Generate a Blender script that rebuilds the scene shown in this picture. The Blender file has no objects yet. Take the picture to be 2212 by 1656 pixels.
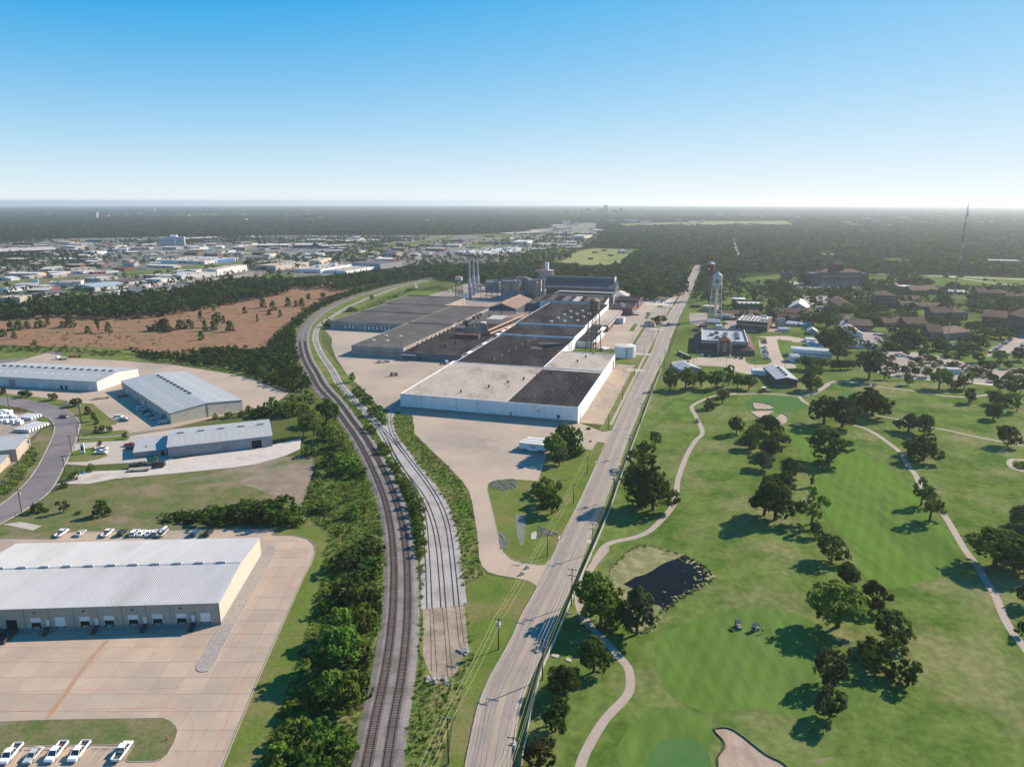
import bpy,bmesh,math,random
import numpy as np
from mathutils import Vector,Matrix
from mathutils.geometry import tessellate_polygon
R=math.radians
rng=random.Random(7)
# ---- camera, sky, sun, exposure
SC=bpy.context.scene
COL=SC.collection
FPX,PITCH,CAMH=1533.0,R(14.4),117.0
cam_d=bpy.data.cameras.new('camera');cam=bpy.data.objects.new('camera',cam_d);COL.objects.link(cam)
cam_d.sensor_width=36.0;cam_d.lens=36.0*FPX/2212.0
cam_d.clip_start=1.0;cam_d.clip_end=150000.0
cam.location=(0,0,CAMH);cam.rotation_euler=(R(90)-PITCH,0,0)
SC.camera=cam
SKY_K=0.8
SUN_EL,SUN_AZ=R(33.0),R(58.7)
W=bpy.data.worlds.new('World');SC.world=W;W.use_nodes=True
nt=W.node_tree;nt.nodes.clear()
sky=nt.nodes.new('ShaderNodeTexSky');sky.sky_type='NISHITA';sky.sun_disc=False
sky.sun_elevation=SUN_EL;sky.sun_rotation=SUN_AZ
sky.altitude=0;sky.air_density=0.5;sky.dust_density=0.0;sky.ozone_density=3.0
hs=nt.nodes.new('ShaderNodeHueSaturation');hs.inputs['Hue'].default_value=0.505;hs.inputs['Saturation'].default_value=2.35;hs.inputs['Value'].default_value=4.2
bg=nt.nodes.new('ShaderNodeBackground');bg.inputs['Strength'].default_value=0.12
wo=nt.nodes.new('ShaderNodeOutputWorld')
vk=nt.nodes.new('ShaderNodeVectorMath');vk.operation='MULTIPLY_ADD';vk.inputs[1].default_value=(SKY_K,)*3;vk.inputs[2].default_value=(1,1,1)
vd=nt.nodes.new('ShaderNodeVectorMath');vd.operation='DIVIDE'
nt.links.new(sky.outputs[0],vk.inputs[0]);nt.links.new(sky.outputs[0],vd.inputs[0]);nt.links.new(vk.outputs[0],vd.inputs[1]);nt.links.new(vd.outputs[0],hs.inputs['Color']);nt.links.new(hs.outputs[0],bg.inputs['Color']);nt.links.new(bg.outputs[0],wo.inputs['Surface'])
sl=bpy.data.lights.new('sun','SUN');sl.energy=5.0;sl.angle=R(0.5);sl.color=(1.0,0.86,0.68)
sun=bpy.data.objects.new('sun',sl);COL.objects.link(sun)
_sd=Vector((math.sin(SUN_AZ)*math.cos(SUN_EL),math.cos(SUN_AZ)*math.cos(SUN_EL),math.sin(SUN_EL)))
sun.rotation_euler=_sd.to_track_quat('Z','Y').to_euler();sun.location=(300,200,400)
vs=SC.view_settings;vs.view_transform='Standard';vs.look='None';vs.gamma=1.0;vs.use_curve_mapping=False
vs.exposure=0.8
HAZE=7.0e-5
cy=SC.cycles;cy.max_bounces=5;cy.diffuse_bounces=2;cy.glossy_bounces=2;cy.transmission_bounces=2
cy.volume_bounces=1;cy.transparent_max_bounces=6;cy.use_denoising=True;cy.use_adaptive_sampling=True
cy.adaptive_threshold=0.02;cy.caustics_reflective=False;cy.caustics_refractive=False
cy.sample_clamp_indirect=4.0
try:
 cy.denoiser='OPENIMAGEDENOISE';cy.denoising_prefilter='ACCURATE'
except Exception:pass
RE=7.4e6
def drop(r2):return-r2/(2*RE)
# ---- pixels -> places
CT,ST=math.cos(PITCH),math.sin(PITCH)
def D(x,y,z=0.0):
 """point at height z seen at pixel (x, y) of the 2212 px wide photograph"""
 u=(x-1106)/FPX;v=(y-828)/FPX
 k=(CAMH-z)/(ST+v*CT)
 return Vector((u*k,k*(CT-v*ST),z))
def proj(X,Y,Z=0.0):
 dz=CAMH-Z
 zc=Y*CT+dz*ST;yc=-Y*ST+dz*CT
 return 1106+FPX*X/zc,828+FPX*yc/zc
OFF={'A':(0,481.1),'B':(276.5,481.1),'C':(553,481.1),'N':(829.5,453.5),'O':(1106,442.4),'F':(1659,541.9),'G':(1935.5,541.9),'H':(1659,707.8),'I':(1935.5,707.8)}
def TP(t,x,y):
 """picture tile -> pixel of the 2212 px wide photograph"""
 if t=='':return(x,y)
 if t=='V':return(1465.5+x*.10018,691.3+y*.10018)
 if t=='X':return(1465.5+x*.10018,553.0+y*.10018)
 if t=='Y':return(1244.3+x*.10018,663.6+y*.10018)
 if t=='L':return(221.2+x*.12523,801.9+y*.12523)
 if t in OFF:return(OFF[t][0]+x*.12523,OFF[t][1]+y*.12523)
 c,r=int(t[0]),int(t[1])
 return(c*553+x*.25045,(414.75,829.5,1241.5)[r]+y*.25045)
def P(t,x,y,z=0.0):
 return D(*TP(t,x,y),z)
def height_at(p,ypx):
 lo,hi=0.0,116.9
 for _ in range(40):
  m=(lo+hi)/2
  if proj(p.x,p.y,m)[1]>ypx:lo=m
  else:hi=m
 return lo
GA=R(16.0);GO=D(1248,915)
GU=Vector((math.cos(GA),-math.sin(GA),0));GW=Vector((math.sin(GA),math.cos(GA),0))
def S(u,w,z=0.0):
 p=GO+GU*u+GW*w;return Vector((p.x,p.y,z))
 # ---- materials
MATS={}
def nodes_of(m):
 m.use_nodes=True;n=m.node_tree;n.nodes.clear();return n
def mat(name,c1,c2=None,scale=1.0,rough=0.85,c3=None,scale3=0.05,bump=0.0,bscale=None,metal=0.0,rand=0.0,coord='pos',stretch=None,lo=0.35,hi=0.65,spec=0.25,detail=6.0,fine=None,lo3=0.45,hi3=0.62,stripes=None):
 """procedural surface: two noise octaves between c1, c2 (and c3 in large patches), optional bump and per-object shade"""
 if name in MATS:return MATS[name]
 m=bpy.data.materials.new(name);n=nodes_of(m);N=n.nodes;L=n.links
 out=N.new('ShaderNodeOutputMaterial');b=N.new('ShaderNodeBsdfPrincipled')
 b.inputs['Roughness'].default_value=rough;b.inputs['Metallic'].default_value=metal
 b.inputs['Specular IOR Level'].default_value=spec
 L.new(b.outputs[0],out.inputs['Surface'])
 c1=(*c1,1)
 if coord=='pos':
  g=N.new('ShaderNodeNewGeometry');vec=g.outputs['Position']
 else:
  g=N.new('ShaderNodeTexCoord');vec=g.outputs['Object']
 if stretch:
  mp=N.new('ShaderNodeMapping');mp.inputs['Scale'].default_value=stretch[:3]
  if len(stretch)>3:mp.inputs['Rotation'].default_value=(0,0,stretch[3])
  L.new(vec,mp.inputs['Vector']);vec=mp.outputs[0]
 def noise(s,d=detail):
  t=N.new('ShaderNodeTexNoise');t.inputs['Scale'].default_value=s;t.inputs['Detail'].default_value=d
  t.inputs['Roughness'].default_value=0.62
  L.new(vec,t.inputs['Vector']);return t
 def ramp(sock,a,bb):
  r=N.new('ShaderNodeMapRange');r.inputs['From Min'].default_value=a;r.inputs['From Max'].default_value=bb
  L.new(sock,r.inputs['Value']);return r.outputs[0]
 col=None
 if c2 is not None:
  t=noise(scale);mx=N.new('ShaderNodeMix');mx.data_type='RGBA'
  L.new(ramp(t.outputs['Fac'],lo,hi),mx.inputs['Factor'])
  mx.inputs['A'].default_value=c1;mx.inputs['B'].default_value=(*c2,1);col=mx.outputs['Result']
 if c3 is not None:
  t3=noise(scale3,4.0);m3=N.new('ShaderNodeMix');m3.data_type='RGBA'
  L.new(ramp(t3.outputs['Fac'],lo3,hi3),m3.inputs['Factor'])
  if col is not None:L.new(col,m3.inputs['A'])
  else:m3.inputs['A'].default_value=c1
  m3.inputs['B'].default_value=(*c3,1);col=m3.outputs['Result']
 if stripes:
  wv=N.new('ShaderNodeTexWave');wv.inputs['Scale'].default_value=stripes[0];wv.inputs['Distortion'].default_value=1.2;wv.inputs['Detail Scale'].default_value=.4;wv.inputs['Detail'].default_value=1
  mq=N.new('ShaderNodeMapping');mq.inputs['Rotation'].default_value=(0,0,stripes[2]);gg=N.new('ShaderNodeNewGeometry');L.new(gg.outputs['Position'],mq.inputs['Vector']);L.new(mq.outputs[0],wv.inputs['Vector'])
  hv=N.new('ShaderNodeHueSaturation');mr=N.new('ShaderNodeMapRange');mr.inputs['To Min'].default_value=1-stripes[1];mr.inputs['To Max'].default_value=1+stripes[1]
  L.new(wv.outputs['Fac'],mr.inputs['Value']);L.new(mr.outputs[0],hv.inputs['Value']);L.new(col,hv.inputs['Color']);col=hv.outputs[0]
 if fine:
  fs,fa=fine
  tf=noise(fs,3.0);hv=N.new('ShaderNodeHueSaturation')
  mr=N.new('ShaderNodeMapRange');mr.inputs['From Min'].default_value=.25;mr.inputs['From Max'].default_value=.75
  mr.inputs['To Min'].default_value=1-fa;mr.inputs['To Max'].default_value=1+fa
  L.new(tf.outputs['Fac'],mr.inputs['Value']);L.new(mr.outputs[0],hv.inputs['Value'])
  if col is not None:L.new(col,hv.inputs['Color'])
  else:hv.inputs['Color'].default_value=c1
  col=hv.outputs[0]
 if rand:
  oi=N.new('ShaderNodeObjectInfo');hv=N.new('ShaderNodeHueSaturation')
  mr=N.new('ShaderNodeMapRange');mr.inputs['To Min'].default_value=1-rand;mr.inputs['To Max'].default_value=1+rand
  L.new(oi.outputs['Random'],mr.inputs['Value']);L.new(mr.outputs[0],hv.inputs['Value'])
  if col is not None:L.new(col,hv.inputs['Color'])
  else:hv.inputs['Color'].default_value=c1
  col=hv.outputs[0]
 if col is not None:L.new(col,b.inputs['Base Color'])
 else:b.inputs['Base Color'].default_value=c1
 if bump:
  t=noise(bscale or scale*3);bp=N.new('ShaderNodeBump');bp.inputs['Strength'].default_value=bump
  bp.inputs['Distance'].default_value=0.3
  L.new(t.outputs['Fac'],bp.inputs['Height']);L.new(bp.outputs[0],b.inputs['Normal'])
 MATS[name]=m;return m
def leafmat(name,c,var=0.35,hue=0.03,trans=0.45):
 m=bpy.data.materials.new(name);n=nodes_of(m);N=n.nodes;L=n.links
 out=N.new('ShaderNodeOutputMaterial');d=N.new('ShaderNodeBsdfDiffuse');t=N.new('ShaderNodeBsdfTranslucent')
 mx=N.new('ShaderNodeMixShader');mx.inputs[0].default_value=trans
 g=N.new('ShaderNodeNewGeometry');oi=N.new('ShaderNodeObjectInfo');hv=N.new('ShaderNodeHueSaturation')
 hv.inputs['Color'].default_value=(*c,1)
 a=N.new('ShaderNodeMapRange');a.inputs['To Min'].default_value=1-var;a.inputs['To Max'].default_value=1+var
 L.new(g.outputs['Random Per Island'],a.inputs['Value'])
 b=N.new('ShaderNodeMapRange');b.inputs['To Min'].default_value=0.6;b.inputs['To Max'].default_value=1.45
 L.new(oi.outputs['Random'],b.inputs['Value'])
 mu=N.new('ShaderNodeMath');mu.operation='MULTIPLY';L.new(a.outputs[0],mu.inputs[0]);L.new(b.outputs[0],mu.inputs[1])
 L.new(mu.outputs[0],hv.inputs['Value'])
 h=N.new('ShaderNodeMapRange');h.inputs['To Min'].default_value=0.5-hue;h.inputs['To Max'].default_value=0.5+hue
 rf=N.new('ShaderNodeMath');rf.operation='FRACT';r7=N.new('ShaderNodeMath');r7.operation='MULTIPLY';r7.inputs[1].default_value=7.31
 L.new(oi.outputs['Random'],r7.inputs[0]);L.new(r7.outputs[0],rf.inputs[0]);L.new(rf.outputs[0],h.inputs['Value'])
 L.new(h.outputs[0],hv.inputs['Hue'])
 L.new(hv.outputs[0],d.inputs['Color']);L.new(hv.outputs[0],t.inputs['Color'])
 L.new(d.outputs[0],mx.inputs[1]);L.new(t.outputs[0],mx.inputs[2]);L.new(mx.outputs[0],out.inputs['Surface'])
 MATS[name]=m;return m
def clothmat(name,c):
 m=bpy.data.materials.new(name);n=nodes_of(m);N=n.nodes;L=n.links
 out=N.new('ShaderNodeOutputMaterial');d=N.new('ShaderNodeBsdfDiffuse');t=N.new('ShaderNodeBsdfTranslucent')
 mx=N.new('ShaderNodeMixShader');mx.inputs[0].default_value=0.5
 g=N.new('ShaderNodeNewGeometry');no=N.new('ShaderNodeTexNoise');no.inputs['Scale'].default_value=0.6;no.inputs['Detail'].default_value=5
 cr=N.new('ShaderNodeMix');cr.data_type='RGBA';cr.inputs['A'].default_value=(*c,1);cr.inputs['B'].default_value=(c[0]*.78,c[1]*.75,c[2]*.7,1)
 L.new(g.outputs['Position'],no.inputs['Vector']);L.new(no.outputs['Fac'],cr.inputs['Factor'])
 L.new(cr.outputs['Result'],d.inputs['Color']);L.new(cr.outputs['Result'],t.inputs['Color'])
 L.new(d.outputs[0],mx.inputs[1]);L.new(t.outputs[0],mx.inputs[2]);L.new(mx.outputs[0],out.inputs['Surface'])
 MATS[name]=m;return m
 # ---- mesh building
class MB:
 def __init__(s):s.v=[];s.f=[];s.m=[]
 def add(s,vs,fs,mi=0):
  o=len(s.v);s.v+=[tuple(p)for p in vs];s.f+=[tuple(i+o for i in f)for f in fs];s.m+=[mi]*len(fs);return s
 def quad(s,a,b,c,d,mi=0):return s.add([a,b,c,d],[(0,1,2,3)],mi)
 def box(s,x0,y0,z0,x1,y1,z1,mi=0,rot=0.0,at=None):
  vs=[(x,y,z)for z in(z0,z1)for(x,y)in((x0,y0),(x1,y0),(x1,y1),(x0,y1))]
  if rot or at:
   c,sn=math.cos(rot),math.sin(rot);ax,ay,az=at or(0,0,0)
   vs=[(ax+c*x-sn*y,ay+sn*x+c*y,az+z)for x,y,z in vs]
  return s.add(vs,[(3,2,1,0),(4,5,6,7),(0,1,5,4),(1,2,6,5),(2,3,7,6),(3,0,4,7)],mi)
 def tbox(s,x0,y0,x1,y1,z0,X0,Y0,X1,Y1,z1,mi=0):
  vs=[(x0,y0,z0),(x1,y0,z0),(x1,y1,z0),(x0,y1,z0),(X0,Y0,z1),(X1,Y0,z1),(X1,Y1,z1),(X0,Y1,z1)]
  return s.add(vs,[(3,2,1,0),(4,5,6,7),(0,1,5,4),(1,2,6,5),(2,3,7,6),(3,0,4,7)],mi)
 def prism(s,poly,z0,z1,mi=0):
  n=len(poly);vs=[(p[0],p[1],z0)for p in poly]+[(p[0],p[1],z1)for p in poly]
  fs=[(i,(i+1)%n,n+(i+1)%n,n+i)for i in range(n)]
  fs.append(tuple(range(n,2*n)));fs.append(tuple(range(n-1,-1,-1)))
  return s.add(vs,fs,mi)
 def cyl(s,x,y,z0,r0,z1,r1=None,n=12,mi=0,x1=None,y1=None,cap=True):
  r1=r0 if r1 is None else r1;x1=x if x1 is None else x1;y1=y if y1 is None else y1
  vs=[(x+r0*math.cos(2*math.pi*i/n),y+r0*math.sin(2*math.pi*i/n),z0)for i in range(n)]
  vs+=[(x1+r1*math.cos(2*math.pi*i/n),y1+r1*math.sin(2*math.pi*i/n),z1)for i in range(n)]
  fs=[(i,(i+1)%n,n+(i+1)%n,n+i)for i in range(n)]
  if cap:fs+=[tuple(range(n,2*n)),tuple(range(n-1,-1,-1))]
  return s.add(vs,fs,mi)
 def tube(s,a,b,r,n=6,mi=0,r2=None,cap=True):
  a=Vector(a);b=Vector(b);d=(b-a).normalized();r2=r if r2 is None else r2
  u=d.cross(Vector((0,0,1))if abs(d.z)<.95 else Vector((1,0,0))).normalized();w=d.cross(u)
  vs=[a+u*r*math.cos(2*math.pi*i/n)+w*r*math.sin(2*math.pi*i/n)for i in range(n)]
  vs+=[b+u*r2*math.cos(2*math.pi*i/n)+w*r2*math.sin(2*math.pi*i/n)for i in range(n)]
  fs=[(i,n+i,n+(i+1)%n,(i+1)%n)for i in range(n)]
  if cap:fs+=[tuple(range(n)),tuple(range(2*n-1,n-1,-1))]
  return s.add(vs,fs,mi)
 def path(s,pts,r,n=6,mi=0):
  for a,b in zip(pts,pts[1:]):s.tube(a,b,r,n,mi)
  return s
 def lathe(s,prof,x=0,y=0,n=20,mi=0):
  vs=[];
  for r,z in prof:vs+=[(x+r*math.cos(2*math.pi*i/n),y+r*math.sin(2*math.pi*i/n),z)for i in range(n)]
  fs=[]
  for k in range(len(prof)-1):
   fs+=[(k*n+i,k*n+(i+1)%n,(k+1)*n+(i+1)%n,(k+1)*n+i)for i in range(n)]
  return s.add(vs,fs,mi)
 def mesh(s,name,mats,smooth=False):
  me=bpy.data.meshes.new(name);me.from_pydata(s.v,[],s.f)
  for m in(mats if isinstance(mats,(list,tuple))else[mats]):me.materials.append(MATS[m]if isinstance(m,str)else m)
  if any(s.m):me.polygons.foreach_set('material_index',s.m)
  if smooth:me.polygons.foreach_set('use_smooth',[True]*len(me.polygons))
  me.update();return me
 def build(s,name,mats,parent=None,smooth=False,**tags):
  return link(s.mesh(name,mats,smooth),name,parent,**tags)
def link(me,name,parent=None,loc=None,rot=None,scale=None,**tags):
 o=bpy.data.objects.new(name,me);COL.objects.link(o)
 if parent is not None:o.parent=parent
 if loc is not None:o.location=loc
 if rot is not None:o.rotation_euler=(0,0,rot)
 if scale is not None:o.scale=scale
 for k,v in tags.items():
  if v is not None:o['category' if k=='cat' else k]=v
 return o
def thing(name,label,cat,loc=(0,0,0),rot=0.0,group=None):
 o=bpy.data.objects.new(name,None);COL.objects.link(o);o.empty_display_size=0.5
 o.location=loc;o.rotation_euler=(0,0,rot);o['label']=label;o['category']=cat
 if group:o['group']=group
 return o
def kids(o):return[c for c in ALLKIDS.get(o.name,[])]
def dup(root,loc,rot=0.0,label=None,group=None,scale=None,swap=None):
 """copy of a thing with its parts and sub-parts"""
 r=root.copy();COL.objects.link(r);r.location=loc;r.rotation_euler=(0,0,rot)
 if scale is not None:r.scale=scale if hasattr(scale,'__len__')else(scale,)*3
 if label:r['label']=label
 if group:r['group']=group
 for ch in root.children:
  c=ch.copy();COL.objects.link(c);c.parent=r
  if swap and ch.name.split('.')[0]in swap:
   c.material_slots[0].link='OBJECT';c.material_slots[0].material=MATS[swap[ch.name.split('.')[0]]]
  for g in ch.children:
   d=g.copy();COL.objects.link(d);d.parent=c
 return r
def fill(poly,z,name,m,parent=None,**tags):
 """flat sheet over a polygon (list of points)"""
 vs=[Vector((p[0],p[1],z))for p in poly]
 tris=tessellate_polygon([vs]);me=bpy.data.meshes.new(name)
 fs=[]
 for t in tris:
  a,b,c=(vs[i]for i in t)
  fs.append(t if(b-a).cross(c-a).z>0 else(t[0],t[2],t[1]))
 me.from_pydata([tuple(v)for v in vs],[],fs);me.materials.append(MATS[m]);me.update()
 if parent is None:tags.setdefault('kind','structure')
 return link(me,name,parent,**tags)
def smooth_pts(pts,k=6,closed=False):
 pts=[Vector(p)for p in pts];n=len(pts);out=[]
 rngi=range(n if closed else n-1)
 for i in rngi:
  p1,p2=pts[i],pts[(i+1)%n]
  p0=pts[i-1]if(closed or i>0)else p1*2-p2
  p3=pts[(i+2)%n]if(closed or i+2<n)else p2*2-p1
  for j in range(k):
   t=j/k
   out.append(0.5*((2*p1)+(-p0+p2)*t+(2*p0-5*p1+4*p2-p3)*t*t+(-p0+3*p1-3*p2+p3)*t**3))
 if not closed:out.append(pts[-1].copy())
 return out
def offset_path(pts,d):
 out=[]
 for i,p in enumerate(pts):
  a=pts[max(i-1,0)];b=pts[min(i+1,len(pts)-1)];t=(b-a);t.z=0;t.normalize()
  out.append(p+Vector((t.y,-t.x,0))*d)
 return out
def strip(Lp,Rp,z,name,m,parent=None,**tags):
 mb=MB();n=len(Lp)
 vs=[(p.x,p.y,z)for p in Lp]+[(p.x,p.y,z)for p in Rp]
 mb.add(vs,[(i,n+i,n+i+1,i+1)for i in range(n-1)])
 if parent is None:tags.setdefault('kind','structure')
 return mb.build(name,m,parent,**tags)
def ribbon(pts,w,z,name,m,parent=None,k=6,**tags):
 c=smooth_pts(pts,k);return strip(offset_path(c,-w/2),offset_path(c,w/2),z,name,m,parent,**tags)
def wall_strip(mb,pts,d0,d1,z0,z1):
 """a kerb: box section swept along pts between offsets d0, d1"""
 a,b=offset_path(pts,d0),offset_path(pts,d1);n=len(pts)
 vs=[]
 for p,z in((a,z0),(a,z1),(b,z1),(b,z0)):vs+=[(q.x,q.y,z)for q in p]
 fs=[]
 for i in range(n-1):
  for k in range(3):fs.append((k*n+i,(k+1)*n+i,(k+1)*n+i+1,k*n+i+1))
 fs+=[(0,3*n,2*n,n),(n-1,2*n-1,3*n-1,4*n-1)]
 mb.add(vs,fs)
def inside(poly,x,y):
 c=False;j=len(poly)-1
 for i in range(len(poly)):
  xi,yi=poly[i][0],poly[i][1];xj,yj=poly[j][0],poly[j][1]
  if(yi>y)!=(yj>y)and x<(xj-xi)*(y-yi)/(yj-yi)+xi:c=not c
  j=i
 return c
def inside_np(poly,X,Y):
 c=np.zeros(X.shape,bool);j=len(poly)-1
 for i in range(len(poly)):
  xi,yi=poly[i][0],poly[i][1];xj,yj=poly[j][0],poly[j][1]
  if yi!=yj:c^=((yi>Y)!=(yj>Y))&(X<(xj-xi)*(Y-yi)/(yj-yi)+xi)
  j=i
 return c
def clip_cell(poly,cell):
 """clip polygon by a convex counter-clockwise cell"""
 out=[tuple(p[:2])for p in poly]
 for i in range(len(cell)):
  ax,ay=cell[i][:2];bx,by=cell[(i+1)%len(cell)][:2]
  inp,out=out,[]
  if not inp:return[]
  def side(p):return(bx-ax)*(p[1]-ay)-(by-ay)*(p[0]-ax)
  for k in range(len(inp)):
   p,qn=inp[k],inp[(k+1)%len(inp)];sp,sq=side(p),side(qn)
   if sp>=0:out.append(p)
   if(sp>=0)!=(sq>=0):
    t=sp/(sp-sq);out.append((p[0]+(qn[0]-p[0])*t,p[1]+(qn[1]-p[1])*t))
 return out
def area2(p):return sum(p[i][0]*p[(i+1)%len(p)][1]-p[(i+1)%len(p)][0]*p[i][1]for i in range(len(p)))/2
# ---- surface materials
mat('ground',(.055,.085,.022),(.085,.10,.032),.03,rough=1.0,spec=0.0,c3=(.13,.115,.06),scale3=.006,fine=(.6,.3))
mat('lawn_golf',(.066,.112,.022),(.118,.160,.042),.06,rough=1.0,spec=0.0,c3=(.185,.180,.082),scale3=.028,fine=(.45,.28),lo=.4,hi=.6,lo3=.48,hi3=.68,stripes=(.05,.035,.5),bump=.25,bscale=.9)
mat('lawn_fairway',(.066,.118,.026),(.105,.155,.042),.05,rough=1.0,spec=0.0,c3=(.10,.17,.03),scale3=.02,fine=(.35,.2),stretch=(1,.22,1,.7),stripes=(.075,.055,.5))
mat('lawn_green',(.058,.128,.04),(.075,.145,.046),.2,rough=1.0,spec=0.0,fine=(2,.06))
mat('lawn_tee',(.12,.18,.04),(.10,.165,.035),.3,rough=1.0,spec=0.0)
mat('lawn_verge',(.085,.13,.025),(.12,.155,.035),.12,rough=1.0,spec=0.0,c3=(.16,.15,.06),scale3=.05,fine=(1.2,.25),bump=.2,bscale=1.0)
mat('lawn_campus',(.095,.14,.032),(.13,.165,.045),.05,rough=1.0,spec=0.0,c3=(.07,.10,.028),scale3=.02,fine=(.8,.2))
mat('weeds',(.115,.165,.036),(.07,.115,.026),.35,rough=1.0,spec=0.0,c3=(.18,.17,.065),scale3=.09,fine=(1.5,.35),bump=.5,bscale=1.2)
mat('grass_dry',(.085,.12,.035),(.16,.14,.075),.16,rough=1.0,spec=0.0,c3=(.21,.165,.11),scale3=.045,fine=(1.1,.25),bump=.2,bscale=1,lo3=.52,hi3=.66)
mat('dirt_bare',(.25,.19,.145),(.17,.135,.09),.15,c3=(.10,.12,.04),scale3=.05,fine=(.9,.25),lo3=.5,hi3=.68)
mat('field_brown',(.29,.16,.098),(.16,.10,.066),.12,rough=1.0,spec=0.0,c3=(.11,.125,.05),scale3=.03,fine=(.5,.3),stretch=(1,2.2,1),lo3=.52,hi3=.72)  # the darker streaks put shadow stripes into the soil colour; green patches are growth
mat('field_hay',(.24,.23,.10),(.20,.21,.085),.03,rough=1.0,spec=0.0,c3=(.15,.18,.06),scale3=.01,fine=(.15,.15))
mat('concrete_tan',(.42,.315,.235),(.36,.275,.21),.12,c3=(.32,.26,.21),scale3=.035,rand=.07,fine=(2.5,.08),rough=.8)
mat('concrete_yard',(.40,.305,.235),(.36,.28,.215),.09,c3=(.30,.245,.20),scale3=.02,fine=(1.2,.09),rough=.8)
mat('concrete_pale',(.42,.36,.31),(.37,.32,.275),.2,fine=(2,.08),rough=.8)
mat('road_concrete',(.34,.27,.225),(.30,.245,.205),.1,c3=(.27,.225,.195),scale3=.03,rand=.05,fine=(2,.07),rough=.75)
mat('joint_dark',(.075,.07,.065))
mat('tar_dark',(.05,.048,.048),(.08,.075,.07),.6)
mat('rubber_mark',(.15,.12,.10),(.22,.175,.145),.8)
mat('tyre_wear',(.235,.20,.18),(.285,.235,.20),.25,fine=(1.5,.1))
mat('asphalt_mauve',(.135,.118,.122),(.165,.145,.148),.18,c3=(.19,.165,.16),scale3=.04,fine=(2,.12),rough=.8)
mat('asphalt_grey',(.12,.115,.115),(.16,.15,.145),.12,c3=(.2,.185,.17),scale3=.02,fine=(.8,.15))
mat('lot_tan',(.26,.205,.175),(.22,.18,.155),.1,c3=(.3,.245,.205),scale3=.03,fine=(1,.12))
mat('gravel_pale',(.50,.45,.41),(.42,.37,.335),.25,c3=(.32,.265,.22),scale3=.05,fine=(2.2,.2),lo3=.52,hi3=.7)
mat('gravel_strip',(.23,.20,.185),(.33,.295,.27),2.2,fine=(3,.3))
mat('ballast_dark',(.165,.145,.14),(.235,.21,.20),2.5,c3=(.13,.115,.11),scale3=.15,fine=(3.5,.25))
mat('ballast_pale',(.38,.35,.33),(.30,.275,.26),.9,c3=(.26,.23,.215),scale3=.1,fine=(3,.2))
mat('dirt_rail',(.33,.26,.21),(.26,.195,.155),.4,c3=(.19,.16,.11),scale3=.15,fine=(2,.25))
mat('dirt_pale',(.33,.265,.215),(.24,.185,.145),.15,c3=(.38,.29,.20),scale3=.05,fine=(1,.25),stretch=(1,.35,1,-.28))
mat('sand',(.34,.245,.19),(.26,.19,.15),.35,c3=(.38,.29,.23),scale3=.15,fine=(2.5,.18),stretch=(1,.3,1,.5))
mat('path_concrete',(.34,.275,.235),(.29,.235,.20),.5,rand=.05,fine=(2,.08))
mat('water',(.006,.007,.007),rough=.12,spec=.06,bump=.15,bscale=1.5)
mat('algae',(.17,.165,.06),(.12,.135,.045),.8,c3=(.25,.225,.11),scale3=.25,fine=(3,.25))
mat('reeds',(.09,.15,.03),(.12,.19,.04),.8,rough=1.0,spec=0.0)
mat('town_ground',(.125,.115,.10),(.065,.085,.03),.014,c3=(.20,.175,.15),scale3=.02,fine=(.1,.25),lo=.42,hi=.58,lo3=.48,hi3=.6)
mat('forest_floor',(.028,.045,.016),(.045,.06,.022),.02,rough=1.0,spec=0.0)
mat('kerb',(.36,.31,.27),(.30,.265,.235),.8)
mat('paint_yellow',(.42,.30,.12),(.34,.26,.14),1.5)
mat('paint_line',(.55,.43,.22),(.45,.37,.24),1.0)
mat('paint_red',(.42,.10,.10),(.40,.22,.19),.5,lo=.4,hi=.55)
mat('paint_white',(.75,.73,.70))
mat('rust_stain',(.36,.185,.10),(.33,.235,.17),.5,fine=(2,.15))
mat('rail_steel',(.055,.036,.03),(.085,.05,.038),1.0,rough=.6)
mat('sleeper_wood',(.115,.085,.07),(.16,.12,.10),1.2,rand=.25)
mat('stone_grey',(.27,.25,.235),(.15,.135,.125),1.6,fine=(3,.3))
mat('wet_mud',(.13,.13,.095),(.20,.19,.15),.5,rough=.4)
mat('stone_white',(.36,.34,.32),(.19,.175,.165),1.5)
# ---- ground sheet
gm=MB()
xs=[-36000,-24000,-16000,-11000,-8000,-5500,-4000,-2500,-1500,-600,-200,0,200,600,1500,2500,4000,5500,8000,11000,16000,24000,36000];ys=[-3000,0,150,300,600,1200,2500,4000,6000,8500,11500,15000,20000,26000,32000,38000,44000]
gv=[(x,y,drop(max(0.0,x*x+y*y-3600.0**2)))for y in ys for x in xs];nx=len(xs)
gm.add(gv,[(j*nx+i,j*nx+i+1,(j+1)*nx+i+1,(j+1)*nx+i)for j in range(len(ys)-1)for i in range(nx-1)])
gm.build('ground','ground',kind='structure')
def patch(name,m,pts,z,**k):
 """pts: list of (tile, x, y), ('S', u, w) on the factory grid or plain (x, y) pixels"""
 out=[]
 for p in pts:
  if len(p)==2:out.append(D(*p))
  elif p[0]=='S':out.append(S(p[1],p[2]))
  else:out.append(P(*p))
 return fill(out,z,name,m,**k)
def tl(t,*pts):return[(t,x,y)for x,y in pts]
patch('forest_floor','forest_floor',[(-900,466),(3100,466),(3100,640),(2212,600),(1700,600),(1500,640),(1200,640),(900,600),(600,640),(0,700),(-900,760)],.02)
patch('town_ground','town_ground',[(-300,519),(100,516),(560,508),(1000,508),(1130,502),(1290,476),(1290,520),(1180,562),(850,575),(640,600),(440,592),(330,630),(0,665),(-300,690)],.04)
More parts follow.
